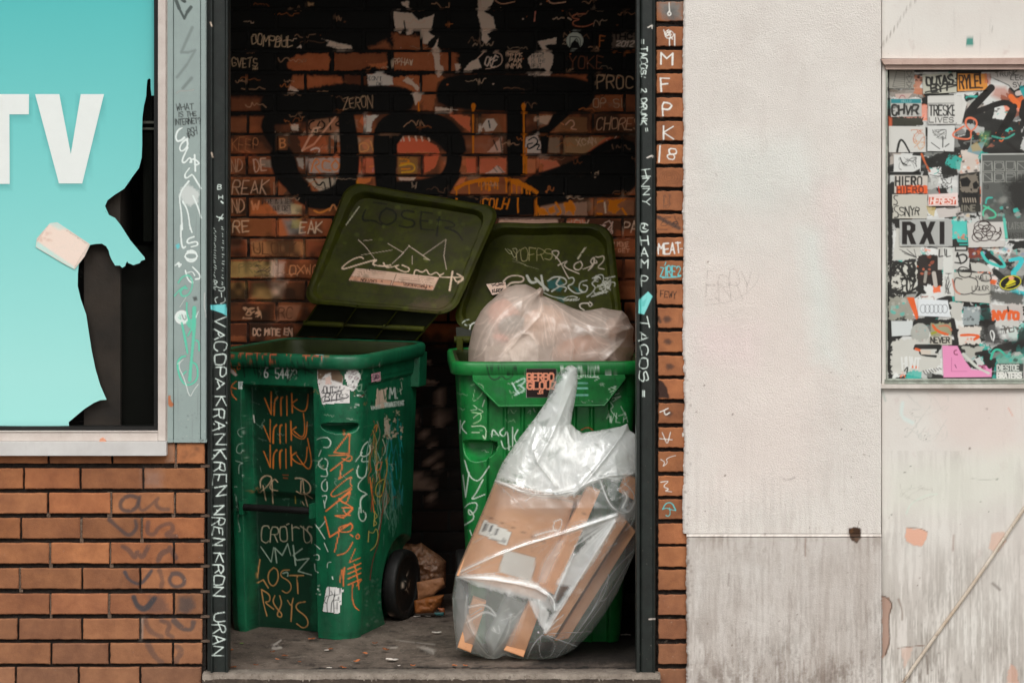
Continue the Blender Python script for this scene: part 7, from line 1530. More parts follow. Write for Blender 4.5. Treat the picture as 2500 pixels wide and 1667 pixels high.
cvE.text('MWA', 1395, 1320, 60, 28, 2.0, (190, 214, 190), ang=70, jit=.1); q([(1320, 1420), (1380, 1480), (1340, 1500), (1400, 1568)], 2, (190, 214, 190)); q([(1430, 1480), (1460, 1540), (1410, 1550)], 2, (190, 214, 190)); q([(715, 1530), (740, 1500), (735, 1540)], 1.6, (170, 196, 170)); q([(760, 1500), (775, 1530), (760, 1490)], 1.6, (170, 196, 170))
q([(880, 180), (860, 190)], 1)
for _ in range(60): x = rnd.uniform(120, 1560); y = rnd.uniform(1150, 1568); cvE.poly([(x + rnd.uniform(-60, 60), y + rnd.uniform(-50, 50)) for _ in range(6)], rnd.choice([(10, 60, 26), (40, 130, 66), (10, 80, 34)]), a=rnd.uniform(.12, .35), soft=12, rough=6)
for _ in range(50):
    x = rnd.uniform(150, 1500); y = rnd.uniform(1170, 1900); w_ = rnd.uniform(20, 80); pp = [(x + w_ * i / 8.0 + rnd.uniform(-6, 6), y + 30 * rnd.uniform(-.5, .5)) for i in range(9)]
    q(pp, rnd.uniform(1, 2), rnd.choice([(150, 196, 150), (8, 40, 20), (190, 214, 190)]), a=rnd.uniform(.3, .8), dry=.2)
cvE.frame(*G2)
for _ in range(60): x = rnd.uniform(120, 500); y = rnd.uniform(0, 1200); cvE.poly([(x + rnd.uniform(-40, 40), y + rnd.uniform(-60, 60)) for _ in range(6)], rnd.choice([(10, 60, 26), (14, 90, 40), (10, 40, 20)]), a=rnd.uniform(.12, .35), soft=12, rough=6)
q([(150, 60), (148, 135)], 2.6); q([(175, 65), (152, 100), (185, 135)], 2.6); q([(215, 15), (270, 20), (270, 60), (225, 80)], 2.6, (160, 206, 150)); q([(215, 95), (300, 90), (295, 175), (280, 150)], 3, (190, 216, 180)); q([(215, 130), (260, 130)], 2.4, (190, 216, 180)); q([(330, 155), (335, 105), (370, 150)], 3); q([(400, 105), (370, 130), (400, 160), (420, 110), (430, 230)], 3.2); q([(385, 180), (400, 230), (440, 210)], 3.2); q([(450, 100), (450, 210)], 3); q([(480, 115), (455, 160), (480, 200)], 3)
q([(175, 290), (200, 380), (240, 410), (265, 400), (315, 325)], 3.2); q([(165, 375), (180, 500), (200, 360)], 3.2, sm=0); q([(280, 400), (240, 480), (205, 520), (290, 485)], 3.2); q([(175, 560), (200, 535), (250, 530), (240, 580), (200, 610), (195, 560), (240, 620), (175, 660)], 3.2); q([(205, 690), (215, 720)], 3)
q([(845, 115), (880, 98), (910, 115)], 3, (190, 90, 50)); cvE.text('A', 990, 20, 30, 24, 2, (190, 214, 190)); cvE.text('WLA', 1000, 10, 60, 30, 2, (190, 214, 190), jit=.15)
cvE.dabs(95, 700, 135, 1100, 30, 3, 8, [(190, 200, 120), (150, 190, 90)], seed=4, a=(.4, .9)); cvE.dabs(130, 560, 230, 900, 40, 1.5, 4, [(190, 210, 150)], seed=5, a=(.4, .9))
for _ in range(40): x = r.uniform(95, 125); y = r.uniform(0, 1250); q([(x, y), (x + r.uniform(-3, 5), y + r.uniform(8, 50))], r.uniform(1, 2.4), r.choice([(170, 176, 130), (110, 110, 84), (196, 190, 160)]), a=r.uniform(.3, .8), dry=.2)
cvE.frame(1, 0, 0)
bin2 = thing('wheeled_bin', 'brighter green wide bin on the right stuffed with a white rubbish bag', 'wheelie bin', bB.w([0, D_B / 2, 0]), 'wheeled bins in the alcove')
def shapeB(V, P0):
    x, y, z = V[..., 0], V[..., 1], V[..., 2]
    front = np.clip(1 - np.abs(P0[:, 1]) / .02, 0, 1)[None, :]
    # central panel set back with upright ribs under the lip
    mid = sstep(.215, .205, np.abs(x)) * front
    V[..., 1] += mid * .018
    for c_ in (-.15, -.09, -.03, .03, .09, .15): V[..., 1] -= mid * np.exp(-((x - c_) / .006) ** 4) * .010
    aa = (-P0[:, 0] + P0[:, 1])[None, :]; ok = ((P0[:, 0] < 0) & (P0[:, 1] < .14))[None, :]
    lens = np.clip(1 - ((aa - (W_B - .055)) / .085) ** 2 - ((z - .698) / np.where(z > .698, .014, .060)) ** 2, 0, 1) ** .6 * ok
    V[..., 1] += lens * .055; V[..., 0] += lens * .03
V2 = body(bB, W_B - .012, D_B, H_B - .02, .82, .07, .03, .06, shapeB)
mb = MB(); mb.grid(bB.w(V2), 0, closed=True); mb.add(bB.w(V2[0]), [tuple(range(V2.shape[1]))], 0)
mb.build('body', M_bodyB, parent=bin2, cv=cvE, smooth_=True)
mb = MB(); Vi = inner(bB, W_B - .012, D_B, H_B - .02, .82, .07, .03, .06); mb.grid(bB.w(Vi), 0, closed=True); mb.add(bB.w(Vi[0]), [tuple(range(Vi.shape[1]))], 0); mb.build('liner', M_inner, parent=bin2, smooth_=True)
prof = [(.000, H_B - .045), (.018, H_B - .047), (.024, H_B - .044), (.025, H_B - .02), (.025, H_B - .006), (.020, H_B), (.010, H_B + .001), (.006, H_B - .004), (-.004, H_B - .004), (-.008, H_B - .015), (-.008, H_B - .05)]
rv = rimband(W_B - .012, D_B, .06, prof)
mb = MB(); mb.grid(bB.w(rv[:8]), 0, closed=True); mb.grid(bB.w(rv[7:]), 1, closed=True); mb.build('rim', [M_bodyB, M_inner], parent=bin2, cv=cvE, smooth_=True)
# front apron below the rim
ap = [(-.262, H_B - .043), (.262, H_B - .043), (.262, H_B - .062), (.19, H_B - .152), (-.175, H_B - .152), (-.262, H_B - .062)]
def apron():
    bm = bmesh.new(); f = bm.faces.new([bm.verts.new((x, 0, z)) for x, z in ap])
    for ax_, a0, a1, st in ((0, -.3, .3, .004), (2, .8, 1.0, .004)):
        q_ = a0
        while q_ < a1:
            co = [0, 0, 0]; no = [0, 0, 0]; co[ax_] = q_; no[ax_] = 1
            bmesh.ops.bisect_plane(bm, geom=bm.verts[:] + bm.edges[:] + bm.faces[:], plane_co=co, plane_no=no); q_ += st
    bm.verts.index_update(); V_ = np.array([v.co for v in bm.verts]); fs = [tuple(v.index for v in f.verts) for f in bm.faces]; bm.free(); return V_, fs
Va, fa = apron(); Va[:, 1] = -.021 + .012 * np.clip((H_B - .06 - Va[:, 2]) / .1, 0, 1)
mb = MB(); mb.add(bB.w(Va), fa); o = mb.build('front_lip', M_bodyB, parent=bin2, cv=cvE)
m_ = o.modifiers.new('t', 'SOLIDIFY'); m_.thickness = .005; m_.offset = 0
mb = MB(); 
edge_ = [np.array((x, -.022 + .012 * np.clip((H_B - .06 - z) / .1, 0, 1), z)) for x, z in (ap[0], ap[5], ap[4], ap[3], ap[2], ap[1])]
mb.tube([bB.w(e_) for e_ in edge_], .0045, 8); mb.build('lip_bead', M_bodyB, parent=bin2, smooth_=True)
# sticker on the lip
cvF = Canvas(1280, 890, 1370, 980, 3.0); cvF.frame(*G1)
cvF.poly([(704, 1190), (935, 1190), (932, 1412), (706, 1412)], (34, 22, 20)); so = (226, 146, 116)
cvF.text('BERBO', 712, 1228, 54, 33, 4.4, so, gap=.28, jit=0, sm=0); cvF.text('GLOU', 714, 1292, 54, 36, 4.6, so, gap=.3, jit=0, sm=0); cvF.text('Z', 900, 1292, 54, 34, 4.2, so, jit=0, sm=0); cvF.text('JDI', 792, 1356, 26, 14, 2.2, so, gap=.3, jit=0, sm=0); cvF.rect(706, 1192, 932, 1200, (60, 40, 36))
cvF.frame(1, 0, 0)
sb = [(1060 + x / 3.135, 520 + y / 3.135) for x, y in ((704, 1190), (935, 1190), (932, 1412), (706, 1412))]
def ray_plane(px, py, O, n):
    d = np.array([(px - 1250) / F, 1.0, -(py - YH) / F]); o = np.array([0, -D, ZC]); t_ = np.dot(O - o, n) / np.dot(d, n); return o + d * t_
nB = bB.B * -1
gx = np.linspace(0, 1, 84); S4 = np.array([[ray_plane(sb[0][0] + (sb[1][0] - sb[0][0]) * a_, sb[0][1] + (sb[3][1] - sb[0][1]) * b_, bB.w([0, -.0290 + .012 * b_, H_B - .1]), nB) for a_ in gx] for b_ in gx])
mb = MB(); mb.grid(S4); o = mb.build('sticker', M_vin, parent=bin2, cv=cvF); o['label'] = 'black square sticker with salmon capitals on the front lip'
wheel(bB, -W_B * .86, D_B - .02, .125, bin2, side=-1); wheel(bB, W_B * .86, D_B - .02, .125, bin2)
mb = MB(); mb.tube([bB.w([-W_B * .9, D_B - .02, .125]), bB.w([W_B * .9, D_B - .02, .125])], .011, 12); mb.build('axle', M_blackp, parent=bin2, smooth_=True)
# lid of the right bin
cvG = Canvas(1080, 530, 1540, 860, 1.6); cvG.frame(*G1)
q = lambda p, w=2.4, c=(196, 190, 150), **k: cvG.stroke(p, w, c, **k)
q([(545, 275), (580, 320), (600, 300), (560, 275)], 1.8, a=.6); q([(590, 300), (620, 360), (640, 270), (600, 275)], 2.2, a=.7); cvG.text('YOFRS', 600, 270, 90, 52, 2.2, (170, 160, 110), gap=.2, jit=.1, a=.8)
kw = (206, 190, 168)
q([(930, 350), (960, 300), (930, 285), (890, 300), (960, 360), (1000, 450), (1030, 500)], 3.0, kw, a=.9); q([(950, 400), (1030, 360), (980, 410), (1110, 465)], 3.4, kw); q([(1120, 370), (1070, 390), (1070, 430), (1110, 440), (1140, 400), (1120, 370)], 3.4, kw); q([(1140, 430), (1220, 400), (1190, 370), (1230, 330), (1220, 400), (1180, 440)], 3.4, kw); q([(1235, 335), (1260, 340), (1300, 325), (1300, 370), (1240, 420), (1300, 430)], 3.4, kw); q([(1160, 260), (1100, 350)], 4.5, (200, 190, 160), dry=.4); q([(1240, 365), (1250, 380), (1230, 385)], 3, kw)
te_ = (30, 96, 96)
cvG.poly([(860, 520), (960, 500), (1000, 560), (960, 600), (880, 580)], te_, a=.7, soft=5, rough=4); cvG.poly([(1060, 560), (1140, 590), (1100, 610)], te_, a=.7, soft=5); cvG.poly([(920, 640), (1000, 640), (990, 690)], te_, a=.6, soft=5)
gw = (190, 190, 176)
q([(530, 525), (560, 490), (620, 475), (690, 490), (680, 530), (590, 530), (560, 560)], 4.4, (206, 186, 166)); q([(710, 480), (740, 540), (800, 520), (760, 490), (870, 590)], 6, gw, dry=.1); q([(820, 480), (840, 590)], 5.5, gw); q([(870, 520), (920, 485), (1000, 495), (1020, 540), (960, 560), (900, 600)], 3.6, gw); q([(960, 500), (930, 540), (950, 560), (1020, 570), (1000, 600)], 3.4, gw); q([(1030, 500), (1070, 490), (1070, 540), (1010, 560), (1080, 620), (1140, 610), (1120, 590)], 3.6, gw); q([(1170, 515), (1110, 530), (1110, 600), (1160, 610), (1180, 560), (1140, 550)], 3.4, gw); q([(1240, 510), (1200, 540), (1240, 570), (1200, 620), (1170, 640)], 3.4, gw); q([(1210, 500), (1290, 460), (1300, 520), (1250, 600), (1330, 550), (1290, 610), (1170, 650), (1330, 600)], 3, gw); cvG.scribble(1220, 480, 1350, 620, 12, 2.6, gw, seed=3); q([(1310, 500), (1385, 485)], 3, gw); q([(1330, 530), (1390, 530), (1380, 560)], 3, gw)
q([(840, 610), (900, 640), (1000, 660), (1060, 660), (1110, 650), (1050, 630), (960, 670), (1100, 670), (1110, 655)], 3, gw); q([(1180, 690), (1120, 690), (1110, 720), (1150, 745)], 3.6, (206, 196, 180)); q([(1190, 680), (1215, 700), (1190, 720), (1180, 690)], 3.2, (206, 196, 180))
q([(215, 840), (240, 820), (265, 815)], 2.4, (200, 210, 196)); q([(325, 835), (280, 850), (270, 900), (285, 910)], 4, (214, 216, 206)); q([(150, 860), (170, 880), (155, 890)], 2, (200, 206, 190)); q([(230, 855), (280, 860)], 2.2, (200, 210, 196)); q([(600, 350), (720, 410)], 1, a=.5); q([(690, 400), (800, 430)], 1, a=.5); q([(600, 370), (700, 395)], 1, a=.4)
cvG.dabs(540, 260, 1400, 720, 60, 6, 22, [(40, 46, 16), (30, 34, 14), (90, 100, 40)], seed=19, a=(.1, .4), soft=4)
cvG.frame(1, 0, 0)
cB = [P(1100, 812, 1.02), P(1522, 806, .985), P(1494, 556, 1.30), P(1180, 554, 1.32)]
print('lid B', [round(float(np.linalg.norm(cB[i] - cB[(i + 1) % 4])), 3) for i in range(4)], PX(bB.w([[-W_B, 0, H_B], [W_B, 0, H_B], [-W_B, D_B, H_B], [W_B, D_B, H_B]])))
lidB, SB_, NB_ = lid('lid', cB, cvG, M_lidA, bin2, rc=.085, lip=.04, edge=.03); lidB['label'] = 'olive lid leaning back on the wall, covered in pale marker tags'
cvH = Canvas(1180, 680, 1245, 730, 3); cvH.frame(*G1); so_ = [(398, 545), (545, 528), (562, 600), (445, 628)]
cvH.poly(so_, (226, 196, 176)); cvH.text('XX', 440, 545, 16, 36, 2, (60, 44, 36), ang=-7, jit=.1); cvH.text('KURSK', 445, 585, 22, 14, 2.2, (50, 40, 34), ang=-4, gap=.2, jit=.1); cvH.poly([(440, 548), (470, 552), (520, 540), (545, 545), (480, 562)], (90, 66, 56), a=.8, rough=3); cvH.frame(1, 0, 0)
g_ = [(1060 + x / 3.135, 520 + y / 3.135) for x, y in so_]
nn = np.cross(cB[1] - cB[0], cB[3] - cB[0]); nn /= np.linalg.norm(nn); nn = nn if nn[1] < 0 else -nn
S5 = np.array([[ray_plane(*(np.array(g_[0]) * (1 - a_) * (1 - b_) + np.array(g_[1]) * a_ * (1 - b_) + np.array(g_[2]) * a_ * b_ + np.array(g_[3]) * (1 - a_) * b_), cB[0] + nn * .02, nn) for a_ in gx] for b_ in gx])
mb = MB(); mb.grid(S5); o = mb.build('sticker', M_vin, parent=bin2, cv=cvH); o['label'] = 'pale rectangular sticker on the inside of the lid'
# hinge lugs at the left rear corner
for xx in (-.29, -.235, .24):
    mb = MB(); a = bB.w([xx, D_B + .005, H_B - .02]); mb.box(a + [-.012, -.02, 0], a + [.012, .015, .06]); mb.tube([a + [-.02, 0, .05], a + [.035, 0, .05]], .013, 12); o = mb.build('hinge', M_lidA, parent=bin2); bevel(o, .003)
mb = MB(); plate4(mb, bB.w([-.30, D_B + .02, H_B]), bB.w([.30, D_B + .02, H_B]), cB[1] + [-.02, 0, .02], cB[0] + [.02, 0, .02], .004); mb.build('hinge_panel', M_hp, parent=bin2)

print('rim A near', PX(bA.w([[W_A, 0, H_A], [W_A, .05, H_A], [W_A, D_A, H_A], [-W_A, 0, H_A], [-W_A, D_A, H_A], [W_A * .9, .05, 0], [W_A * .9, D_A - .03, 0]])))

# ================================================================== plastic sheets and bags
def film(name, clear, tintc, rough=.25, milk='paint', base=.12, gloss=1.0, transl=.5, bump=.35, bsc=26, ridge=12, ridges=.5):
    m = bpy.data.materials.new(name); m.use_nodes = True; nt = m.node_tree; N = nt.nodes; L = nt.links
    for n in list(N): N.remove(n)
    out = N.new('ShaderNodeOutputMaterial'); tc = N.new('ShaderNodeTexCoord')
    tr = N.new('ShaderNodeBsdfTransparent'); tr.inputs['Color'].default_value = (*lin(clear), 1)
    di = N.new('ShaderNodeBsdfDiffuse'); di.inputs['Color'].default_value = (*lin(tintc), 1)
    tl = N.new('ShaderNodeBsdfTranslucent'); tl.inputs['Color'].default_value = (*lin(tintc), 1)
    gl = N.new('ShaderNodeBsdfGlossy'); gl.inputs['Roughness'].default_value = rough; gl.inputs['Color'].default_value = (.95, .97, .97, 1)
    nz = N.new('ShaderNodeTexNoise'); nz.inputs['Scale'].default_value = bsc; nz.inputs['Detail'].default_value = 7; nz.inputs['Roughness'].default_value = .6; nz.inputs['Distortion'].default_value = 1.2; L.new(tc.outputs['Object'], nz.inputs['Vector'])
    rg = N.new('ShaderNodeTexNoise'); rg.noise_type = 'RIDGED_MULTIFRACTAL'; rg.inputs['Scale'].default_value = ridge; rg.inputs['Detail'].default_value = 4; rg.inputs['Roughness'].default_value = .5; rg.inputs['Distortion'].default_value = .6
    mp_ = N.new('ShaderNodeMapping'); mp_.inputs['Rotation'].default_value = (0, R(35), 0); mp_.inputs['Scale'].default_value = (1.8, 1, .7); L.new(tc.outputs['Object'], mp_.inputs['Vector']); L.new(mp_.outputs[0], rg.inputs['Vector'])
    b0 = N.new('ShaderNodeBump'); b0.inputs['Strength'].default_value = ridges; b0.inputs['Distance'].default_value = .006; L.new(rg.outputs['Fac'], b0.inputs['Height'])
    bp = N.new('ShaderNodeBump'); L.new(b0.outputs[0], bp.inputs['Normal']); bp.inputs['Strength'].default_value = bump; bp.inputs['Distance'].default_value = .02; L.new(nz.outputs['Fac'], bp.inputs['Height'])
    for n in (di, tl, gl): L.new(bp.outputs[0], n.inputs['Normal'])
    a = N.new('ShaderNodeAttribute'); a.attribute_name = milk
    body = N.new('ShaderNodeMixShader'); body.inputs[0].default_value = transl; L.new(di.outputs[0], body.inputs[1]); L.new(tl.outputs[0], body.inputs[2])
    mr = N.new('ShaderNodeMapRange'); mr.inputs['To Min'].default_value = base; mr.inputs['To Max'].default_value = .96; L.new(a.outputs['Alpha'], mr.inputs['Value'])
    s1 = N.new('ShaderNodeMixShader'); L.new(mr.outputs[0], s1.inputs[0]); L.new(tr.outputs[0], s1.inputs[1]); L.new(body.outputs[0], s1.inputs[2])
    lw = N.new('ShaderNodeLayerWeight'); lw.inputs['Blend'].default_value = .35; L.new(bp.outputs[0], lw.inputs['Normal'])
    mu = N.new('ShaderNodeMath'); mu.operation = 'MULTIPLY_ADD'; mu.inputs[1].default_value = .45 * gloss; mu.inputs[2].default_value = .05 * gloss; L.new(lw.outputs['Fresnel'], mu.inputs[0])
    s2 = N.new('ShaderNodeMixShader'); L.new(mu.outputs[0], s2.inputs[0]); L.new(s1.outputs[0], s2.inputs[1]); L.new(gl.outputs[0], s2.inputs[2]); L.new(s2.outputs[0], out.inputs['Surface'])
    return m

def inside(ol, X, Y):
    ins = np.zeros(X.shape, bool); dm = np.full(X.shape, 1e9)
    n = len(ol)
    for i in range(n):
        (ax, ay), (bx, by) = ol[i], ol[(i + 1) % n]
        if ay != by: ins ^= ((ay > Y) != (by > Y)) & (X < (bx - ax) * (Y - ay) / (by - ay) + ax)
        dx, dy = bx - ax, by - ay; t_ = np.clip(((X - ax) * dx + (Y - ay) * dy) / (dx * dx + dy * dy + 1e-9), 0, 1)
        np.minimum(dm, np.hypot(X - ax - t_ * dx, Y - ay - t_ * dy), out=dm)
    return ins, dm
def seg_dist(p, X, Y):
    dm = np.full(X.shape, 1e9)
    for (ax, ay), (bx, by) in zip(p[:-1], p[1:]):
        dx, dy = bx - ax, by - ay; t_ = np.clip(((X - ax) * dx + (Y - ay) * dy) / (dx * dx + dy * dy + 1e-9), 0, 1)
        np.minimum(dm, np.hypot(X - ax - t_ * dx, Y - ay - t_ * dy), out=dm)
    return dm
def pillow(name, ol, Ymid, front, back, radius, creases, mat, parent, cv, step=3.0, noise_=(.012, 26), seed=1, crk=1.0, crw=1.0):
    """sack with a measured outline: front and back skins bulging from the mid depth, ridges along creases"""
    ol = [tuple(p) for p in ol]
    a = np.array(ol); x0, y0 = a.min(0) - step; x1, y1 = a.max(0) + step
    xs = np.arange(x0, x1 + step, step); ys = np.arange(y0, y1 + step, step); X, Y = np.meshgrid(xs, ys)
    ins, dm = inside(ol, X, Y)
    # pull the ring of outside neighbours onto the outline so that the edge is clean
    g = ins.copy(); g[1:] |= ins[:-1]; g[:-1] |= ins[1:]; g[:, 1:] |= g[:, :-1] | ins[:, :-1]; g[:, :-1] |= ins[:, 1:]
    ring = g & ~ins
    Xr, Yr = X.copy(), Y.copy()
    bx_ = X[ring]; by_ = Y[ring]; best = np.full(bx_.shape, 1e9); cx = bx_.copy(); cy = by_.copy()
    n = len(ol)
    for i in range(n):
        (ax, ay), (qx, qy) = ol[i], ol[(i + 1) % n]; dx, dy = qx - ax, qy - ay
        t_ = np.clip(((bx_ - ax) * dx + (by_ - ay) * dy) / (dx * dx + dy * dy + 1e-9), 0, 1); px, py = ax + t_ * dx, ay + t_ * dy
        d = np.hypot(bx_ - px, by_ - py); m = d < best; best[m] = d[m]; cx[m] = px[m]; cy[m] = py[m]
    Xr[ring] = cx; Yr[ring] = cy; dm = np.where(ring, 0, dm)
    t_ = np.clip(dm / radius, 0, 1); bul = np.sqrt(np.clip(1 - (1 - t_) ** 2, 0, 1))
    nz = (noise2(len(ys), len(xs), noise_[1] / step, seed) - .5) * 2 * noise_[0] + (noise2(len(ys), len(xs), noise_[1] / step / 2.5, seed + 1) - .5) * noise_[0]
    rel = nz * t_
    for (pts, hgt, wid) in creases:
        d = seg_dist(smooth(pts, 1), Xr, Yr); rel = rel + hgt * crk * np.exp(-(d / (wid * crw))) * np.minimum(1, t_ * 3)
    F_ = front if not callable(front) else front(Xr, Yr)
    yf = Ymid - F_ * bul - rel
    yb = Ymid + back * bul + nz * t_ * .8
    mb = MB()
    for yy in (yf, yb):
        s = (D + Ymid) / F          # outline kept at real size about the mid depth
        V = np.stack([(Xr - 1250) * s, yy, ZC - (Yr - YH) * s], -1)
        # bulging skin keeps its measured silhouette: correct for the nearer distance
        k_ = (D + yy) / (D + Ymid); V[..., 0] *= k_; V[..., 2] = ZC - (ZC - V[..., 2]) * k_
        V[..., 2] = np.maximum(V[..., 2], .0012)
        h_, w_ = X.shape; idx = np.arange(h_ * w_).reshape(h_, w_)
        q4 = g[:-1, :-1] & g[:-1, 1:] & g[1:, 1:] & g[1:, :-1]
        f_ = np.stack([idx[:-1, :-1], idx[1:, :-1], idx[1:, 1:], idx[:-1, 1:]], -1)[q4]
        use = np.unique(f_); mp = -np.ones(h_ * w_, int); mp[use] = np.arange(len(use)); mb.add(V.reshape(-1, 3)[use], mp[f_])
    return mb.build(name, mat, parent=parent, cv=cv, smooth_=True)

def deform(px, py, Y): return P(px, py, Y)
E1 = lambda l: [(1060 + x / 3.135, 520 + y / 3.135) for x, y in l]
E2 = lambda l: [(1060 + x / 2.35, 1000 + y / 2.35) for x, y in l]
# ------------------------------------------------------------------ white bag in the right bin
M_white = film('thin white film', (254, 230, 214), (255, 238, 224), rough=.26, base=.50, gloss=.8, transl=.25, bump=.2, bsc=34, ridge=14, ridges=1.0)
ol = E1([(262, 1150), (262, 1040), (290, 900), (320, 820), (360, 745), (410, 690), (470, 640), (515, 595), (560, 568), (620, 548), (700, 545), (745, 565), (790, 590), (805, 570), (832, 575), (838, 600), (830, 630), (900, 660), (1000, 700), (1060, 728), (1130, 750), (1200, 742), (1290, 725), (1350, 738), (1440, 750), (1480, 790), (1500, 840), (1528, 880), (1520, 960), (1532, 1030), (1515, 1120), (1505, 1230), (1350, 1300), (900, 1330), (450, 1320), (280, 1260)])
cvI = Canvas(1130, 680, 1560, 960, 2.0); cvI.frame(*G1)
def m_(p, w, a=.6, **k):
    cvI.stroke(p, max(1, w * .3), (255, 255, 255), a=a, soft=1.4, **k); cvI.stroke(p, w * 1.4, (255, 255, 255), a=a * .45, soft=w * 1.8, **k)
cvI.poly([(262, 1150), (340, 780), (560, 568), (830, 620), (1130, 750), (1440, 750), (1532, 1030), (1500, 1330), (280, 1330)], (255, 255, 255), a=.12, soft=10)
cvI.poly([(480, 1140), (600, 1000), (680, 920), (750, 920), (800, 1000), (790, 1140)], (255, 255, 255), a=.75, soft=6, rough=2)
m_([(790, 600), (600, 720), (470, 820), (400, 980)], 6, .5); m_([(800, 600), (830, 740), (740, 870), (600, 980), (500, 1100)], 7, .55); m_([(850, 640), (1000, 760), (1200, 880), (1340, 900)], 8, .6); m_([(1060, 740), (1250, 800), (1340, 860), (1300, 950), (1180, 880), (1060, 840)], 10, .5); m_([(1340, 870), (1480, 850), (1500, 940), (1380, 1000), (1270, 1080)], 8, .5); m_([(900, 680), (930, 860), (900, 1130)], 6, .4); m_([(980, 760), (1060, 960), (1040, 1130)], 5, .35); m_([(1130, 1080), (1260, 1060), (1400, 1120)], 14, .5); m_([(300, 1120), (360, 920), (450, 800)], 4, .4)
r = random.Random(9)
for _ in range(90):
    x = r.uniform(300, 1500); y = r.uniform(640, 1130); tx_, ty_ = 810 - x, 590 - y; n_ = math.hypot(tx_, ty_) + 1; L_ = r.uniform(40, 190); b_ = r.uniform(-14, 14)
    cvI.stroke([(x, y), (x + tx_ / n_ * L_ * .5 + b_, y + ty_ / n_ * L_ * .5 + b_), (x + tx_ / n_ * L_, y + ty_ / n_ * L_)], r.uniform(.8, 3), (255, 255, 255), a=r.uniform(.15, .5), soft=r.uniform(1, 4))
m_([(1180, 860), (1230, 980), (1330, 1010)], 4, .5); m_([(430, 900), (560, 700), (780, 610)], 3, .5)
cvI.frame(1, 0, 0)
crs = [(E1([(790, 600), (600, 700), (420, 860), (330, 1120)]), .02, 9), (E1([(820, 640), (840, 760), (700, 900), (560, 1060)]), .022, 8), (E1([(830, 630), (1000, 760), (1200, 870), (1340, 890)]), .03, 10), (E1([(1130, 750), (1280, 800), (1480, 800)]), .02, 9), (E1([(1060, 840), (1180, 900), (1260, 1080)]), .02, 7), (E1([(1350, 860), (1500, 900), (1440, 1000), (1300, 1130)]), .03, 10), (E1([(900, 680), (930, 880), (880, 1150)]), .012, 6), (E1([(980, 740), (1080, 980), (1050, 1150)]), .012, 6), (E1([(600, 1150), (560, 1000), (700, 900), (790, 1000), (800, 1150)]), .02, 6)]
wb_ = pillow('rubbish_bag', ol, .70, .21, .16, 62, crs, M_white, None, cvI, step=2.2, noise_=(.004, 50), seed=3, crk=.24, crw=.7)
tag(wb_, 'knotted thin white rubbish bag bulging out of the brighter green bin', 'rubbish bag')
# what shows through it
def lump(name, c, rx, ry, rz, mat, label, cat, seed=1, n=28, rough=.08, ang=0):
    r = np.random.RandomState(seed); U_, V_ = np.meshgrid(np.linspace(0, 2 * math.pi, n, endpoint=False), np.linspace(.001, math.pi - .001, n // 2))
    nn = noise2(n // 2, n, 4, seed); rr = 1 + (nn - .5) * rough * 4; rr[:, -1] = (rr[:, -1] + rr[:, 0]) / 2
    x = rx * rr * np.sin(V_) * np.cos(U_); z = rz * rr * np.cos(V_); y = ry * rr * np.sin(V_) * np.sin(U_)
    ca, sa = math.cos(R(ang)), math.sin(R(ang))
    Vv_ = np.stack([c[0] + x * ca - z * sa, c[1] + y, c[2] + x * sa + z * ca], -1); mb = MB(); mb.grid(Vv_, closed=True); o = mb.build(name, mat, smooth_=True); tag(o, label, cat); return o
lump('food_carton', P(1247, 792, .545), .05, .02, .03, surf('blue grey card', (70, 100, 112), rough=.7), 'bluish crushed carton seen dimly through the white bag', 'carton', seed=2, ang=20)
lump('orange_wrapper', P(1222, 826, .53), .028, .02, .014, surf('orange wrap', (232, 110, 30), rough=.6), 'small orange wrapper seen through the white bag', 'wrapper', seed=4, ang=-10)
lump('paper_ball', P(1262, 866, .535), .055, .04, .055, surf('white paper', (240, 240, 236), rough=.7), 'crumpled white paper ball seen through the white bag', 'paper', seed=6, ang=30)
lump('brown_bundle', P(1425, 860, .60), .11, .07, .06, surf('tan paper', (226, 176, 140), rough=.8), 'tan paper bundle dimly visible in the right half of the white bag', 'bundle', seed=9)
lump('newspaper_ball', P(1330, 800, .60), .085, .07, .075, surf('pale newsprint', (240, 222, 206), rough=.8), 'pale newsprint ball in the middle of the white bag', 'bundle', seed=14)
lump('tissue_bundle', P(1500, 810, .68), .035, .05, .05, surf('tissue', (222, 206, 196), rough=.8), 'tissue bundle at the far right end of the white bag', 'bundle', seed=15)
lump('pink_bundle', P(1230, 775, .62), .06, .05, .06, surf('rosy paper', (232, 160, 128), rough=.8), 'rosy crumpled paper filling the left half of the white bag', 'bundle', seed=12)

# ------------------------------------------------------------------ clear sack full of cardboard
M_card = surf('corrugated card', (216, 166, 128), (200, 146, 108), ns=10, rough=.85, bump=.35, bs=180, bd=.001, tint=True, paint=True, prough=.6, speck=[(60, .66, .75, (150, 98, 64), .5)], streak=[(140, 140, .6, .8, (206, 154, 112), .3)])
cvJ = Canvas(1080, 1150, 1600, 1640, 2.0); cvJ.frame(*G2)
cvJ.poly([(285, 628), (445, 700), (412, 782), (250, 706)], (226, 224, 218)); 
for k in range(12): a_ = (k * 37 % 100) / 100.; cvJ.stroke([(290 + k * 8.5, 645 + k * 3.8), (275 + k * 8.5, 682 + k * 3.8)], 1.0 + (k % 3) * .6, (70, 66, 66), soft=.8)
cvJ.poly([(395, 735), (420, 745), (410, 765), (385, 755)], (120, 116, 112), a=.7); cvJ.poly([(330, 730), (380, 752), (376, 762), (326, 740)], (130, 126, 120), a=.7); cvJ.stroke([(270, 690), (330, 718)], 1.2, (110, 106, 100))
cvJ.poly([(400, 800), (585, 850), (560, 990), (370, 930)], (216, 216, 212), a=.9, soft=3)
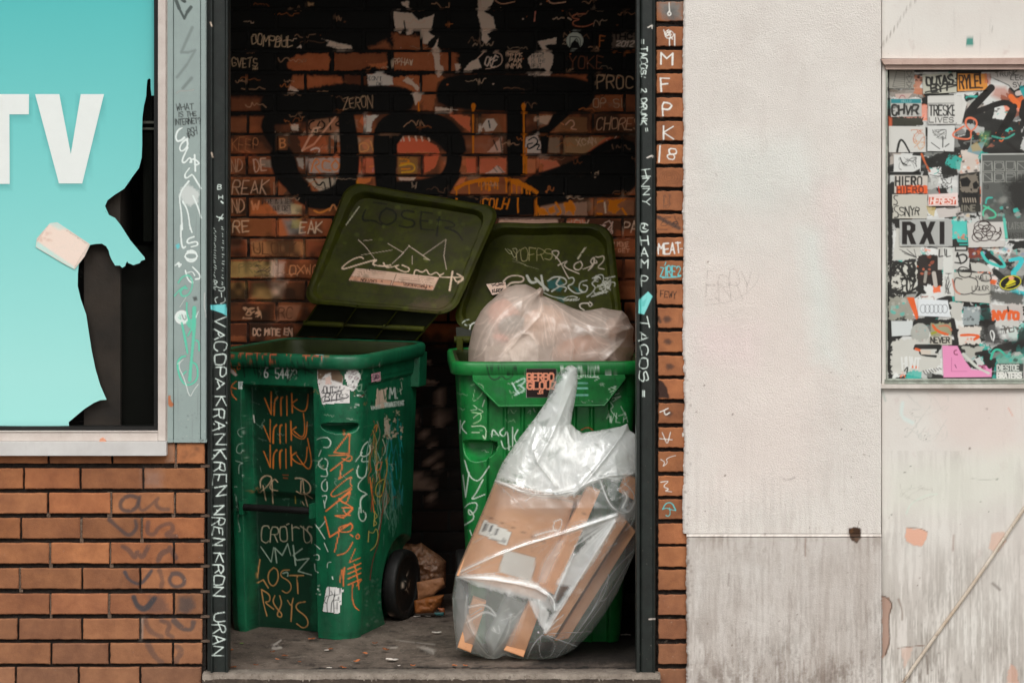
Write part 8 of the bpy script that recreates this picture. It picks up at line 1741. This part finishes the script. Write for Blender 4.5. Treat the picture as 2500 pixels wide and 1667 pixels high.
cvJ.stroke([(275, 600), (440, 670), (640, 760)], 1.3, (140, 92, 60)); cvJ.stroke([(275, 606), (440, 676)], 1.2, (212, 164, 126)); cvJ.stroke([(840, 590), (930, 615)], 1, (150, 100, 66))
cvJ.frame(1, 0, 0)
def cbox(name, quad, Yf, th, label, slope=0.0, tint=(1, 1, 1), group=None, bulge=.003):
    """slab from a measured front quad (TL,TR,BR,BL), leaning: top is `slope` metres further back"""
    q_ = np.array(quad, float); ymin, ymax = q_[:, 1].min(), q_[:, 1].max()
    nU, nV = 40, 56; u, v = np.meshgrid(np.linspace(0, 1, nU), np.linspace(0, 1, nV))
    B_ = lambda k: (1 - u) * (1 - v) * q_[0, k] + u * (1 - v) * q_[1, k] + u * v * q_[2, k] + (1 - u) * v * q_[3, k]
    px, py = B_(0), B_(1); yy = Yf + slope * (ymax - py) / (ymax - ymin + 1e-6)
    e_ = np.minimum(np.minimum(u, 1 - u), np.minimum(v, 1 - v)); yy = yy - bulge * np.sin(np.clip(e_ * 2, 0, 1) * math.pi / 2) + .002 * (e_ < .005)
    s = (D + yy) / F; V = np.stack([(px - 1250) * s, yy, ZC - (py - YH) * s], -1)
    # keep true shape: recompute against a straight slab so that it is rigid
    Bk = V.copy(); Bk[..., 1] += th
    mb = MB(); mb.grid(V, 0, tint); mb.grid(Bk, 0, tint, flip=True)
    for a_, b_ in ((V[0], Bk[0]), (Bk[-1], V[-1]), (Bk[:, 0], V[:, 0]), (V[:, -1], Bk[:, -1])):
        mb.grid(np.stack([a_ + (b_ - a_) * t_ for t_ in np.linspace(0, 1, 5)]), 0, tuple(t * .96 for t in tint))
    o = mb.build(name, M_card, cv=cvJ); tag(o, label, 'cardboard box', 'cardboard in the clear sack'); return o
Z2 = lambda *l: [(1060 + x / 2.35, 1000 + y / 2.35) for x, y in l]
cbox('cardboard_box', Z2((352, 428), (800, 535), (640, 1100), (128, 950)), .155, .10, 'largest tan box in the clear sack, with a white barcode label', .09, (1.0, .98, .95))
cbox('cardboard_box', Z2((560, 500), (860, 500), (800, 600), (600, 640)), .27, .05, 'tan flap at the top of the sack behind the barcode box', .02, (.92, .9, .86))
cbox('cardboard_box', Z2((878, 440), (952, 468), (690, 1060), (592, 1010)), .118, .045, 'long narrow board standing centrally in the sack', .07, (1.1, 1.02, .94))
cbox('cardboard_box', Z2((545, 1095), (608, 1150), (512, 1418), (400, 1378)), .140, .05, 'pale lower board at the bottom front of the sack', .02, (1.12, 1.03, .94))
cbox('cardboard_box', Z2((1062, 602), (1108, 640), (690, 1300), (630, 1290)), .150, .06, 'dark edged long board right of the middle one', .10, (.86, .78, .70))
cbox('cardboard_box', Z2((1112, 650), (1155, 700), (770, 1310), (690, 1325)), .20, .05, 'rearmost long board at the right of the sack', .09, (1.0, .92, .86))
cbox('cardboard_box', Z2((1100, 370), (1160, 400), (1150, 520), (1060, 470)), .20, .05, 'short pinkish board end at the top right of the sack', .03, (1.1, 1.0, .95))
cbox('cardboard_box', Z2((222, 1078), (298, 1105), (210, 1392), (134, 1362)), .150, .045, 'small upright board in the lower left of the sack', .01, (1.0, .95, .88))
cbox('cardboard_box', Z2((600, 1180), (720, 1000), (900, 820), (830, 1000)), .27, .02, 'dark inner board between the long ones', .02, (.45, .42, .4))
M_clear = film('clear film', (252, 254, 253), (246, 250, 248), rough=.14, base=.09, gloss=1.1, transl=.3, bump=.15, bsc=22, ridge=13, ridges=1.0)
ol = [(1385, 893), (1396, 891), (1409, 899), (1411, 935), (1403, 983), (1398, 1005), (1394, 1034), (1408, 1048), (1422, 1056), (1450, 1052), (1485, 1046), (1515, 1041), (1532, 1033), (1537, 1050), (1552, 1060), (1566, 1085), (1570, 1150), (1568, 1238), (1562, 1300), (1549, 1350), (1528, 1400), (1507, 1447), (1475, 1500), (1443, 1545), (1400, 1585), (1358, 1608), (1324, 1614), (1281, 1614), (1250, 1606), (1230, 1600), (1207, 1614), (1188, 1609), (1145, 1592), (1115, 1584), (1107, 1511), (1103, 1460), (1112, 1401), (1137, 1340), (1175, 1255), (1205, 1179), (1226, 1128), (1268, 1068), (1306, 1020), (1334, 979), (1347, 931), (1362, 910)]
cvM = Canvas(1080, 870, 1600, 1640, 1.6); cvM.frame(*G2)
def m_(p, w, a=.6, soft=None, **k):
    cvM.stroke(p, max(1.0, w * .38), (255, 255, 255), a=a * .85, soft=1.2, **k); cvM.stroke(p, w * 1.5, (255, 255, 255), a=a * .34, soft=w * 1.8, **k)
Mp = lambda p, a=.5, soft=8, **k: cvM.poly(p, (255, 255, 255), a=a, soft=soft, **k)
# upper gathered part: many layers of film, nearly opaque
Mp([(770, -250), (830, -250), (800, 0), (790, 80), (850, 130), (1000, 110), (1120, 80), (1180, 130), (1180, 330), (1060, 400), (960, 390), (850, 440), (800, 490), (620, 480), (540, 430), (350, 400), (490, 160), (660, -60)], .56, 10, rough=8)
Mp([(790, -240), (825, -240), (790, 60), (560, 300), (480, 330), (640, 20)], .3, 14); Mp([(560, 200), (700, 120), (960, 160), (1150, 120), (1160, 240), (960, 300), (800, 480), (600, 420)], .35, 16, rough=6)
m_([(350, 405), (430, 430), (520, 480), (640, 500), (760, 490), (860, 445), (960, 380), (1060, 400), (1140, 360)], 8, .9)
m_([(340, 400), (480, 170), (600, 20), (700, -120)], 3, .5); m_([(590, 300), (660, 160), (760, 60)], 5, .6); m_([(800, 500), (940, 330), (980, 280)], 4, .8); m_([(550, 260), (600, 360), (700, 440)], 3, .6); m_([(880, 380), (860, 330), (900, 260), (940, 220)], 3, .4); m_([(1110, 80), (1000, 120), (860, 160)], 3, .6)
m_([(430, 385), (490, 410), (560, 450), (590, 440)], 7, .8); m_([(950, 400), (1000, 540), (1060, 590), (1120, 590), (1155, 520)], 6, .85); m_([(1090, 470), (1110, 500), (1080, 560)], 8, .95); m_([(1060, 400), (1140, 460), (1160, 540)], 4, .6)
# long taut folds
m_([(1050, 605), (900, 650), (740, 710), (560, 760), (400, 815), (250, 880), (135, 935)], 7, .95, soft=3); m_([(1050, 612), (920, 650), (760, 705)], 9, .8); m_([(130, 960), (240, 960), (330, 960), (420, 990), (560, 990), (640, 1040), (690, 1090), (690, 1150)], 9, .95, soft=4)
Mp([(135, 955), (330, 945), (560, 980), (640, 1040), (690, 1150), (640, 1140), (560, 1090), (430, 1060), (250, 1010)], .55, 8, rough=4)
Mp([(540, 1080), (600, 1100), (660, 1160), (640, 1280), (600, 1220), (560, 1130)], .7, 6, rough=3); m_([(690, 640), (740, 620), (720, 700), (680, 690), (690, 640)], 4, .7); m_([(580, 720), (640, 700), (700, 690)], 9, .7)
Mp([(1030, 640), (1060, 620), (930, 850), (720, 1140), (650, 1270), (640, 1230), (780, 1010), (700, 1000), (790, 850), (900, 740)], .62, 8, rough=3); m_([(1040, 640), (840, 960), (640, 1280)], 2.6, .95, soft=2); m_([(800, 830), (720, 1000), (690, 1080)], 7, .75); m_([(860, 700), (800, 790), (740, 960)], 3, .5)
m_([(1150, 800), (1000, 950), (900, 1180), (700, 1420)], 2.4, .35); m_([(1130, 850), (980, 1100), (760, 1390)], 2, .3); m_([(1000, 940), (990, 1030), (900, 1190)], 2, .3)
Mp([(125, 960), (160, 1000), (200, 1180), (300, 1400), (330, 1435), (200, 1395), (130, 1370), (105, 1200), (108, 1080)], .22, 12); m_([(110, 1080), (108, 1200), (130, 1370)], 3, .5)
m_([(185, 1070), (175, 1180), (190, 1240), (290, 1400), (340, 1420)], 3, .6); m_([(200, 1130), (300, 1110), (370, 1195), (300, 1150), (230, 1190), (185, 1220)], 4, .8); m_([(370, 1240), (380, 1290), (330, 1260)], 3, .6); m_([(340, 1250), (350, 1265)], 5, .9)
m_([(300, 1420), (360, 1430), (400, 1390), (430, 1410), (520, 1435)], 5, .7); m_([(440, 1180), (420, 1300), (330, 1410)], 4, .35); m_([(620, 1290), (570, 1340), (530, 1430)], 4, .5); m_([(610, 1300), (600, 1400), (640, 1440)], 3, .35); m_([(620, 1290), (700, 1330), (680, 1400), (640, 1440)], 2, .3)
m_([(1160, 560), (1140, 650), (1100, 690)], 4, .4)
Mp([(620, 880), (700, 760), (760, 730), (640, 1000), (590, 990)], .28, 10); Mp([(840, 640), (1050, 600), (1160, 500), (1160, 620), (980, 700), (850, 760)], .3, 14, rough=8); Mp([(360, 430), (800, 500), (740, 600), (360, 560)], .10, 20); Mp([(420, 1060), (540, 1100), (440, 1400), (330, 1430), (300, 1300)], .26, 16); Mp([(140, 980), (420, 1060), (400, 1380), (330, 1430), (180, 1380), (115, 1200)], .16, 20); Mp([(1100, 780), (1160, 700), (1120, 1000), (900, 1250), (700, 1430), (640, 1430)], .12, 22)
r = random.Random(5)
for _ in range(34): x = r.uniform(350, 1140); y = r.uniform(150, 480); m_([(x, y), (x + r.uniform(-60, 60), y + r.uniform(-50, 50)), (x + r.uniform(-90, 90), y + r.uniform(-60, 60))], r.uniform(1, 4), r.uniform(.15, .45))
for _ in range(26): x = r.uniform(200, 1000); y = r.uniform(560, 1350); a_ = r.uniform(-.8, -.2); L_ = r.uniform(20, 110); m_([(x, y), (x + L_ * math.cos(a_), y + L_ * math.sin(a_))], r.uniform(1, 2.6), r.uniform(.15, .5))
for _ in range(110):      # wispy folds of the gathered top, running up towards the neck
    x = r.uniform(380, 1130); y = r.uniform(60, 470); tx_, ty_ = 780 - x, -220 - y; n_ = math.hypot(tx_, ty_); L_ = r.uniform(30, 150); b_ = r.uniform(-26, 26)
    if x > 900 and r.random() < .7: tx_, ty_ = -.5 * n_ , .45 * n_
    cvM.stroke([(x, y), (x + tx_ / n_ * L_ * .5 + b_, y + ty_ / n_ * L_ * .5), (x + tx_ / n_ * L_, y + ty_ / n_ * L_)], r.uniform(.8, 3.4), (255, 255, 255), a=r.uniform(.2, .7), soft=r.uniform(1, 4))
for _ in range(14):
    x = r.uniform(430, 1100); y = r.uniform(80, 440); cvM.poly([(x + r.uniform(-50, 50), y + r.uniform(-40, 40)) for _ in range(5)], (255, 255, 255), a=.5, soft=6, mode='erase')
for _ in range(60):       # fans of fine tension lines off the pinched corners
    cx_, cy_, a0, a1 = r.choice([(132, 955, -.45, .5), (1058, 608, 2.3, 3.3), (620, 1285, -1.3, .4), (355, 415, -.2, .9), (1050, 600, 1.9, 2.6)]); a_ = r.uniform(a0, a1); L_ = r.uniform(60, 330); s0 = r.uniform(5, 60)
    cvM.stroke([(cx_ + s0 * math.cos(a_), cy_ + s0 * math.sin(a_)), (cx_ + L_ * math.cos(a_ + .04), cy_ + L_ * math.sin(a_ + .04))], r.uniform(.7, 2.0), (255, 255, 255), a=r.uniform(.15, .6), soft=1.4, taper=True)
cvM.dabs(560, 1240, 600, 1280, 2, 4, 8, [(255, 255, 255)], seed=2)
cvM.frame(1, 0, 0)
crs = [(E2([(1050, 605), (740, 710), (400, 815), (135, 945)]), .030, 7), (E2([(130, 958), (420, 985), (640, 1040), (690, 1150)]), .030, 8), (E2([(350, 405), (520, 480), (760, 490), (960, 380), (1140, 370)]), .03, 9), (E2([(1040, 640), (840, 960), (640, 1280)]), .028, 7), (E2([(590, 300), (700, 100), (790, -120)]), .03, 10), (E2([(350, 400), (520, 160), (660, -60)]), .02, 8), (E2([(800, 490), (950, 320), (1110, 100)]), .03, 8), (E2([(950, 390), (1010, 560), (1110, 590)]), .025, 6), (E2([(800, 830), (700, 1080)]), .02, 7), (E2([(185, 1070), (180, 1220), (320, 1420)]), .02, 7), (E2([(440, 1180), (330, 1410)]), .015, 6), (E2([(600, 1100), (620, 1280), (520, 1430)]), .02, 6), (E2([(1150, 800), (900, 1180), (700, 1420)]), .02, 6), (E2([(700, 440), (560, 260), (620, 200)]), .02, 7)]
cs = pillow('clear_sack', ol, .235, lambda X, Y: .05 + .075 * np.clip((Y - 1040) / 200.0, 0, 1), .12, 80, crs, M_clear, None, cvM, step=2.0, noise_=(.003, 44), seed=8, crk=.30, crw=.6)
tag(cs, 'clear plastic sack of flattened cardboard leaning on the right bin', 'plastic sack')

# ------------------------------------------------------------------ rubbish between the bins
M_kraft = surf('crumpled kraft', (180, 124, 84), (140, 92, 60), ns=14, rough=.5, bump=.8, bs=60, bd=.006)
z8_ = lambda l: [(540 + x / 3.357, 1200 + y / 3.357) for x, y in l]
def crumple(name, ol, Ymid, f_, b_, rad, mat, label, cat, seed, amp=.016, cell=14, step=2.4, creases=()):
    o = pillow(name, ol, Ymid, f_, b_, rad, creases, mat, None, None, step=step, noise_=(amp, cell), seed=seed); tag(o, label, cat); return o
M_gloss = film('tinted film', (220, 170, 130), (206, 150, 110), rough=.2, base=.5, gloss=1.3, transl=.3, bump=.8, bsc=30)
o = crumple('brown_bag', z8_([(1460, 415), (1600, 430), (1640, 415), (1700, 460), (1790, 520), (1845, 570), (1840, 780), (1740, 840), (1600, 895), (1560, 880), (1540, 600), (1470, 500)]), 1.10, .07, .08, 26, M_gloss, 'shiny brown plastic bag crumpled on the floor between the bins', 'bag', 21)
o = crumple('card_flap', z8_([(1600, 740), (1820, 700), (1835, 760), (1740, 850), (1600, 890)]), 1.0, .01, .01, 10, M_kraft, 'brown card flap lying below the shiny bag', 'card', 22, amp=.004)
o = crumple('orange_packet', z8_([(1580, 890), (1700, 860), (1830, 840), (1800, 930), (1740, 990), (1590, 1000)]), .92, .02, .02, 16, surf('orange packet', (150, 86, 34), (96, 56, 26), ns=12, rough=.6, bump=.6, bs=60), 'flattened orange packet on the floor between the bins', 'packet', 23, amp=.01)
o = crumple('teal_scrap', z8_([(1740, 990), (1830, 985), (1820, 1015), (1760, 1012)]), .84, .004, .004, 8, surf('teal scrap', (30, 84, 84), rough=.6), 'teal scrap beside the orange packet', 'scrap', 24, amp=.002)
o = crumple('foil_scrap', z8_([(1770, 950), (1830, 950), (1835, 1010), (1800, 990)]), .85, .008, .008, 8, surf('rust scrap', (140, 78, 46), rough=.5), 'small rusty orange scrap right of the orange packet', 'scrap', 25, amp=.004)
# dead leaves and paper on the floor
def leaf(x, y, w, ang, col, name, label, cat, group=None, curl=.5, seed=1, th=.0006, elong=.45):
    Y_ = None
    # depth on the floor plane under that spot
    Yd = ZC * F / (y - YH) - D
    c = P(x, y, Yd); r = random.Random(seed); n, m = 13, 9; V = np.zeros((m, n, 3)); L_ = w * (D + Yd) / F
    for i in range(m):
        for j in range(n):
            u = j / (n - 1) * 2 - 1; v = i / (m - 1) * 2 - 1; wd = math.sqrt(max(0, 1 - u * u)) ** .8 * elong * (1 + .25 * math.sin(9 * u + seed))
            lx = u * .5 * L_; ly = v * .5 * L_ * wd * 1.6; z = .0015 + curl * L_ * (.35 * v * v + .2 * u * u) * (.6 + .4 * math.sin(seed + 3 * u))
            V[i, j] = (c[0] + lx * math.cos(ang) - ly * math.sin(ang), c[1] + lx * math.sin(ang) + ly * math.cos(ang), max(.0015, z) + .001)
    mb = MB(); mb.grid(V); o = mb.build(name, col, smooth_=True); mo = o.modifiers.new('t', 'SOLIDIFY'); mo.thickness = th; tag(o, label, cat, group); return o
M_leaf = surf('dead leaf', (136, 82, 50), (92, 54, 32), ns=60, rough=.7, bump=.4, bs=200); M_pap = surf('litter paper', (226, 218, 208), (196, 186, 176), ns=40, rough=.7); M_leaf2 = surf('orange leaf', (190, 116, 70), (150, 84, 48), ns=60, rough=.7)
lv = [(740, 1213), (895, 1297), (522, 1352), (460, 1378), (285, 1425), (1260, 1247), (75, 1305), (45, 1450), (985, 1440), (1010, 1448), (1350, 1300), (420, 1318), (1110, 1395), (95, 1445), (640, 1400), (1180, 1330)]
for k, (x, y) in enumerate(lv):
    sx, sy = 540 + x / 3.357, 1200 + y / 3.357
    leaf(sx, min(sy, 1633), rnd.uniform(10, 19), rnd.uniform(-.6, .6), M_leaf if k % 3 else M_leaf2, 'dead_leaf', 'small curled brown leaf lying on the alcove floor', 'leaf', 'dead leaves on the floor', seed=k)
for k, (x, w, lab, m_) in enumerate([(1110, 14, 'orange leaf on the kerb edge nearest the sack', M_leaf2), (1136, 12, 'pale orange leaf beside the one by the sack', M_leaf2), (1008, 13, 'peach coloured curled leaf near the middle of the kerb', M_leaf2), (974, 7, 'small white pebble of paper on the kerb', M_pap)]):
    leaf(x, 1626, w, .1, m_, 'kerb_leaf' if m_ is M_leaf2 else 'paper_bit', lab, 'leaf' if m_ is M_leaf2 else 'paper', seed=40 + k)
for k, (x, y, w, lab) in enumerate([(957, 1611, 32, 'torn white paper strip on the floor between the bins'), (1066, 1545, 24, 'white paper scrap on the floor near the right bin'), (1018, 1506, 18, 'pale scrap beside the wheel of the left bin'), (797, 1588, 12, 'white scrap beside a leaf below the left bin'), (1527, 1551, 28, 'flattened grey scrap on the floor right of the sack'), (804, 1631, 14, 'white chewed scrap at the kerb joint'), (1045, 1505, 16, 'cream scrap below the orange packet')]):
    leaf(x, y, w, rnd.uniform(-.2, .3), M_pap, 'paper_scrap', lab, 'paper', seed=60 + k, curl=.15, elong=.35)
leaf(590, 1571, 10, 0, surf('green leaf', (110, 150, 40), rough=.6), 'green_leaf', 'tiny green leaf left of the white stain on the floor', 'leaf', seed=80, curl=.1)


# ================================================================== light, sky, camera
w = bpy.data.worlds.new("World"); bpy.context.scene.world = w; w.use_nodes = True
nt = w.node_tree; bg = nt.nodes['Background']
sky = nt.nodes.new('ShaderNodeTexSky'); sky.sky_type = 'NISHITA'; sky.sun_disc = False
EL, AZ = 47, -26      # sun high, behind the photographer and a little to the left
sky.sun_elevation = R(EL); sky.sun_rotation = R(180 + AZ); sky.air_density = 1.0; sky.dust_density = 6.0; sky.ozone_density = 1.0
hsv = nt.nodes.new('ShaderNodeHueSaturation'); hsv.inputs['Saturation'].default_value = .28
nt.links.new(sky.outputs[0], hsv.inputs['Color']); nt.links.new(hsv.outputs[0], bg.inputs['Color'])
bg.inputs['Strength'].default_value = .10
l = bpy.data.lights.new('sun', 'SUN'); l.energy = 1.4; l.angle = R(24); l.color = (1, .975, .945)
lo = bpy.data.objects.new('sun', l); C.objects.link(lo)
from mathutils import Vector
dv = Vector((math.sin(R(AZ)) * math.cos(R(EL)), -math.cos(R(AZ)) * math.cos(R(EL)), math.sin(R(EL))))
lo.rotation_euler = dv.to_track_quat('Z', 'Y').to_euler()
cam = bpy.data.cameras.new('camera'); co_ = bpy.data.objects.new('camera', cam); C.objects.link(co_)
co_.location = (0, -D, ZC); co_.rotation_euler = (R(90), 0, 0)
cam.sensor_width = 36; cam.lens = 36 * F / 2500.0; cam.shift_y = -(833.5 - YH) / 2500.0; cam.clip_end = 200; cam.clip_start = .1
bpy.context.scene.camera = co_
sc = bpy.context.scene
sc.view_settings.view_transform = 'Standard'; sc.view_settings.look = 'None'; sc.view_settings.exposure = EXPO; sc.view_settings.gamma = 1
sc.cycles.max_bounces = 10; sc.cycles.transparent_max_bounces = 24; sc.cycles.diffuse_bounces = 5; sc.cycles.glossy_bounces = 3
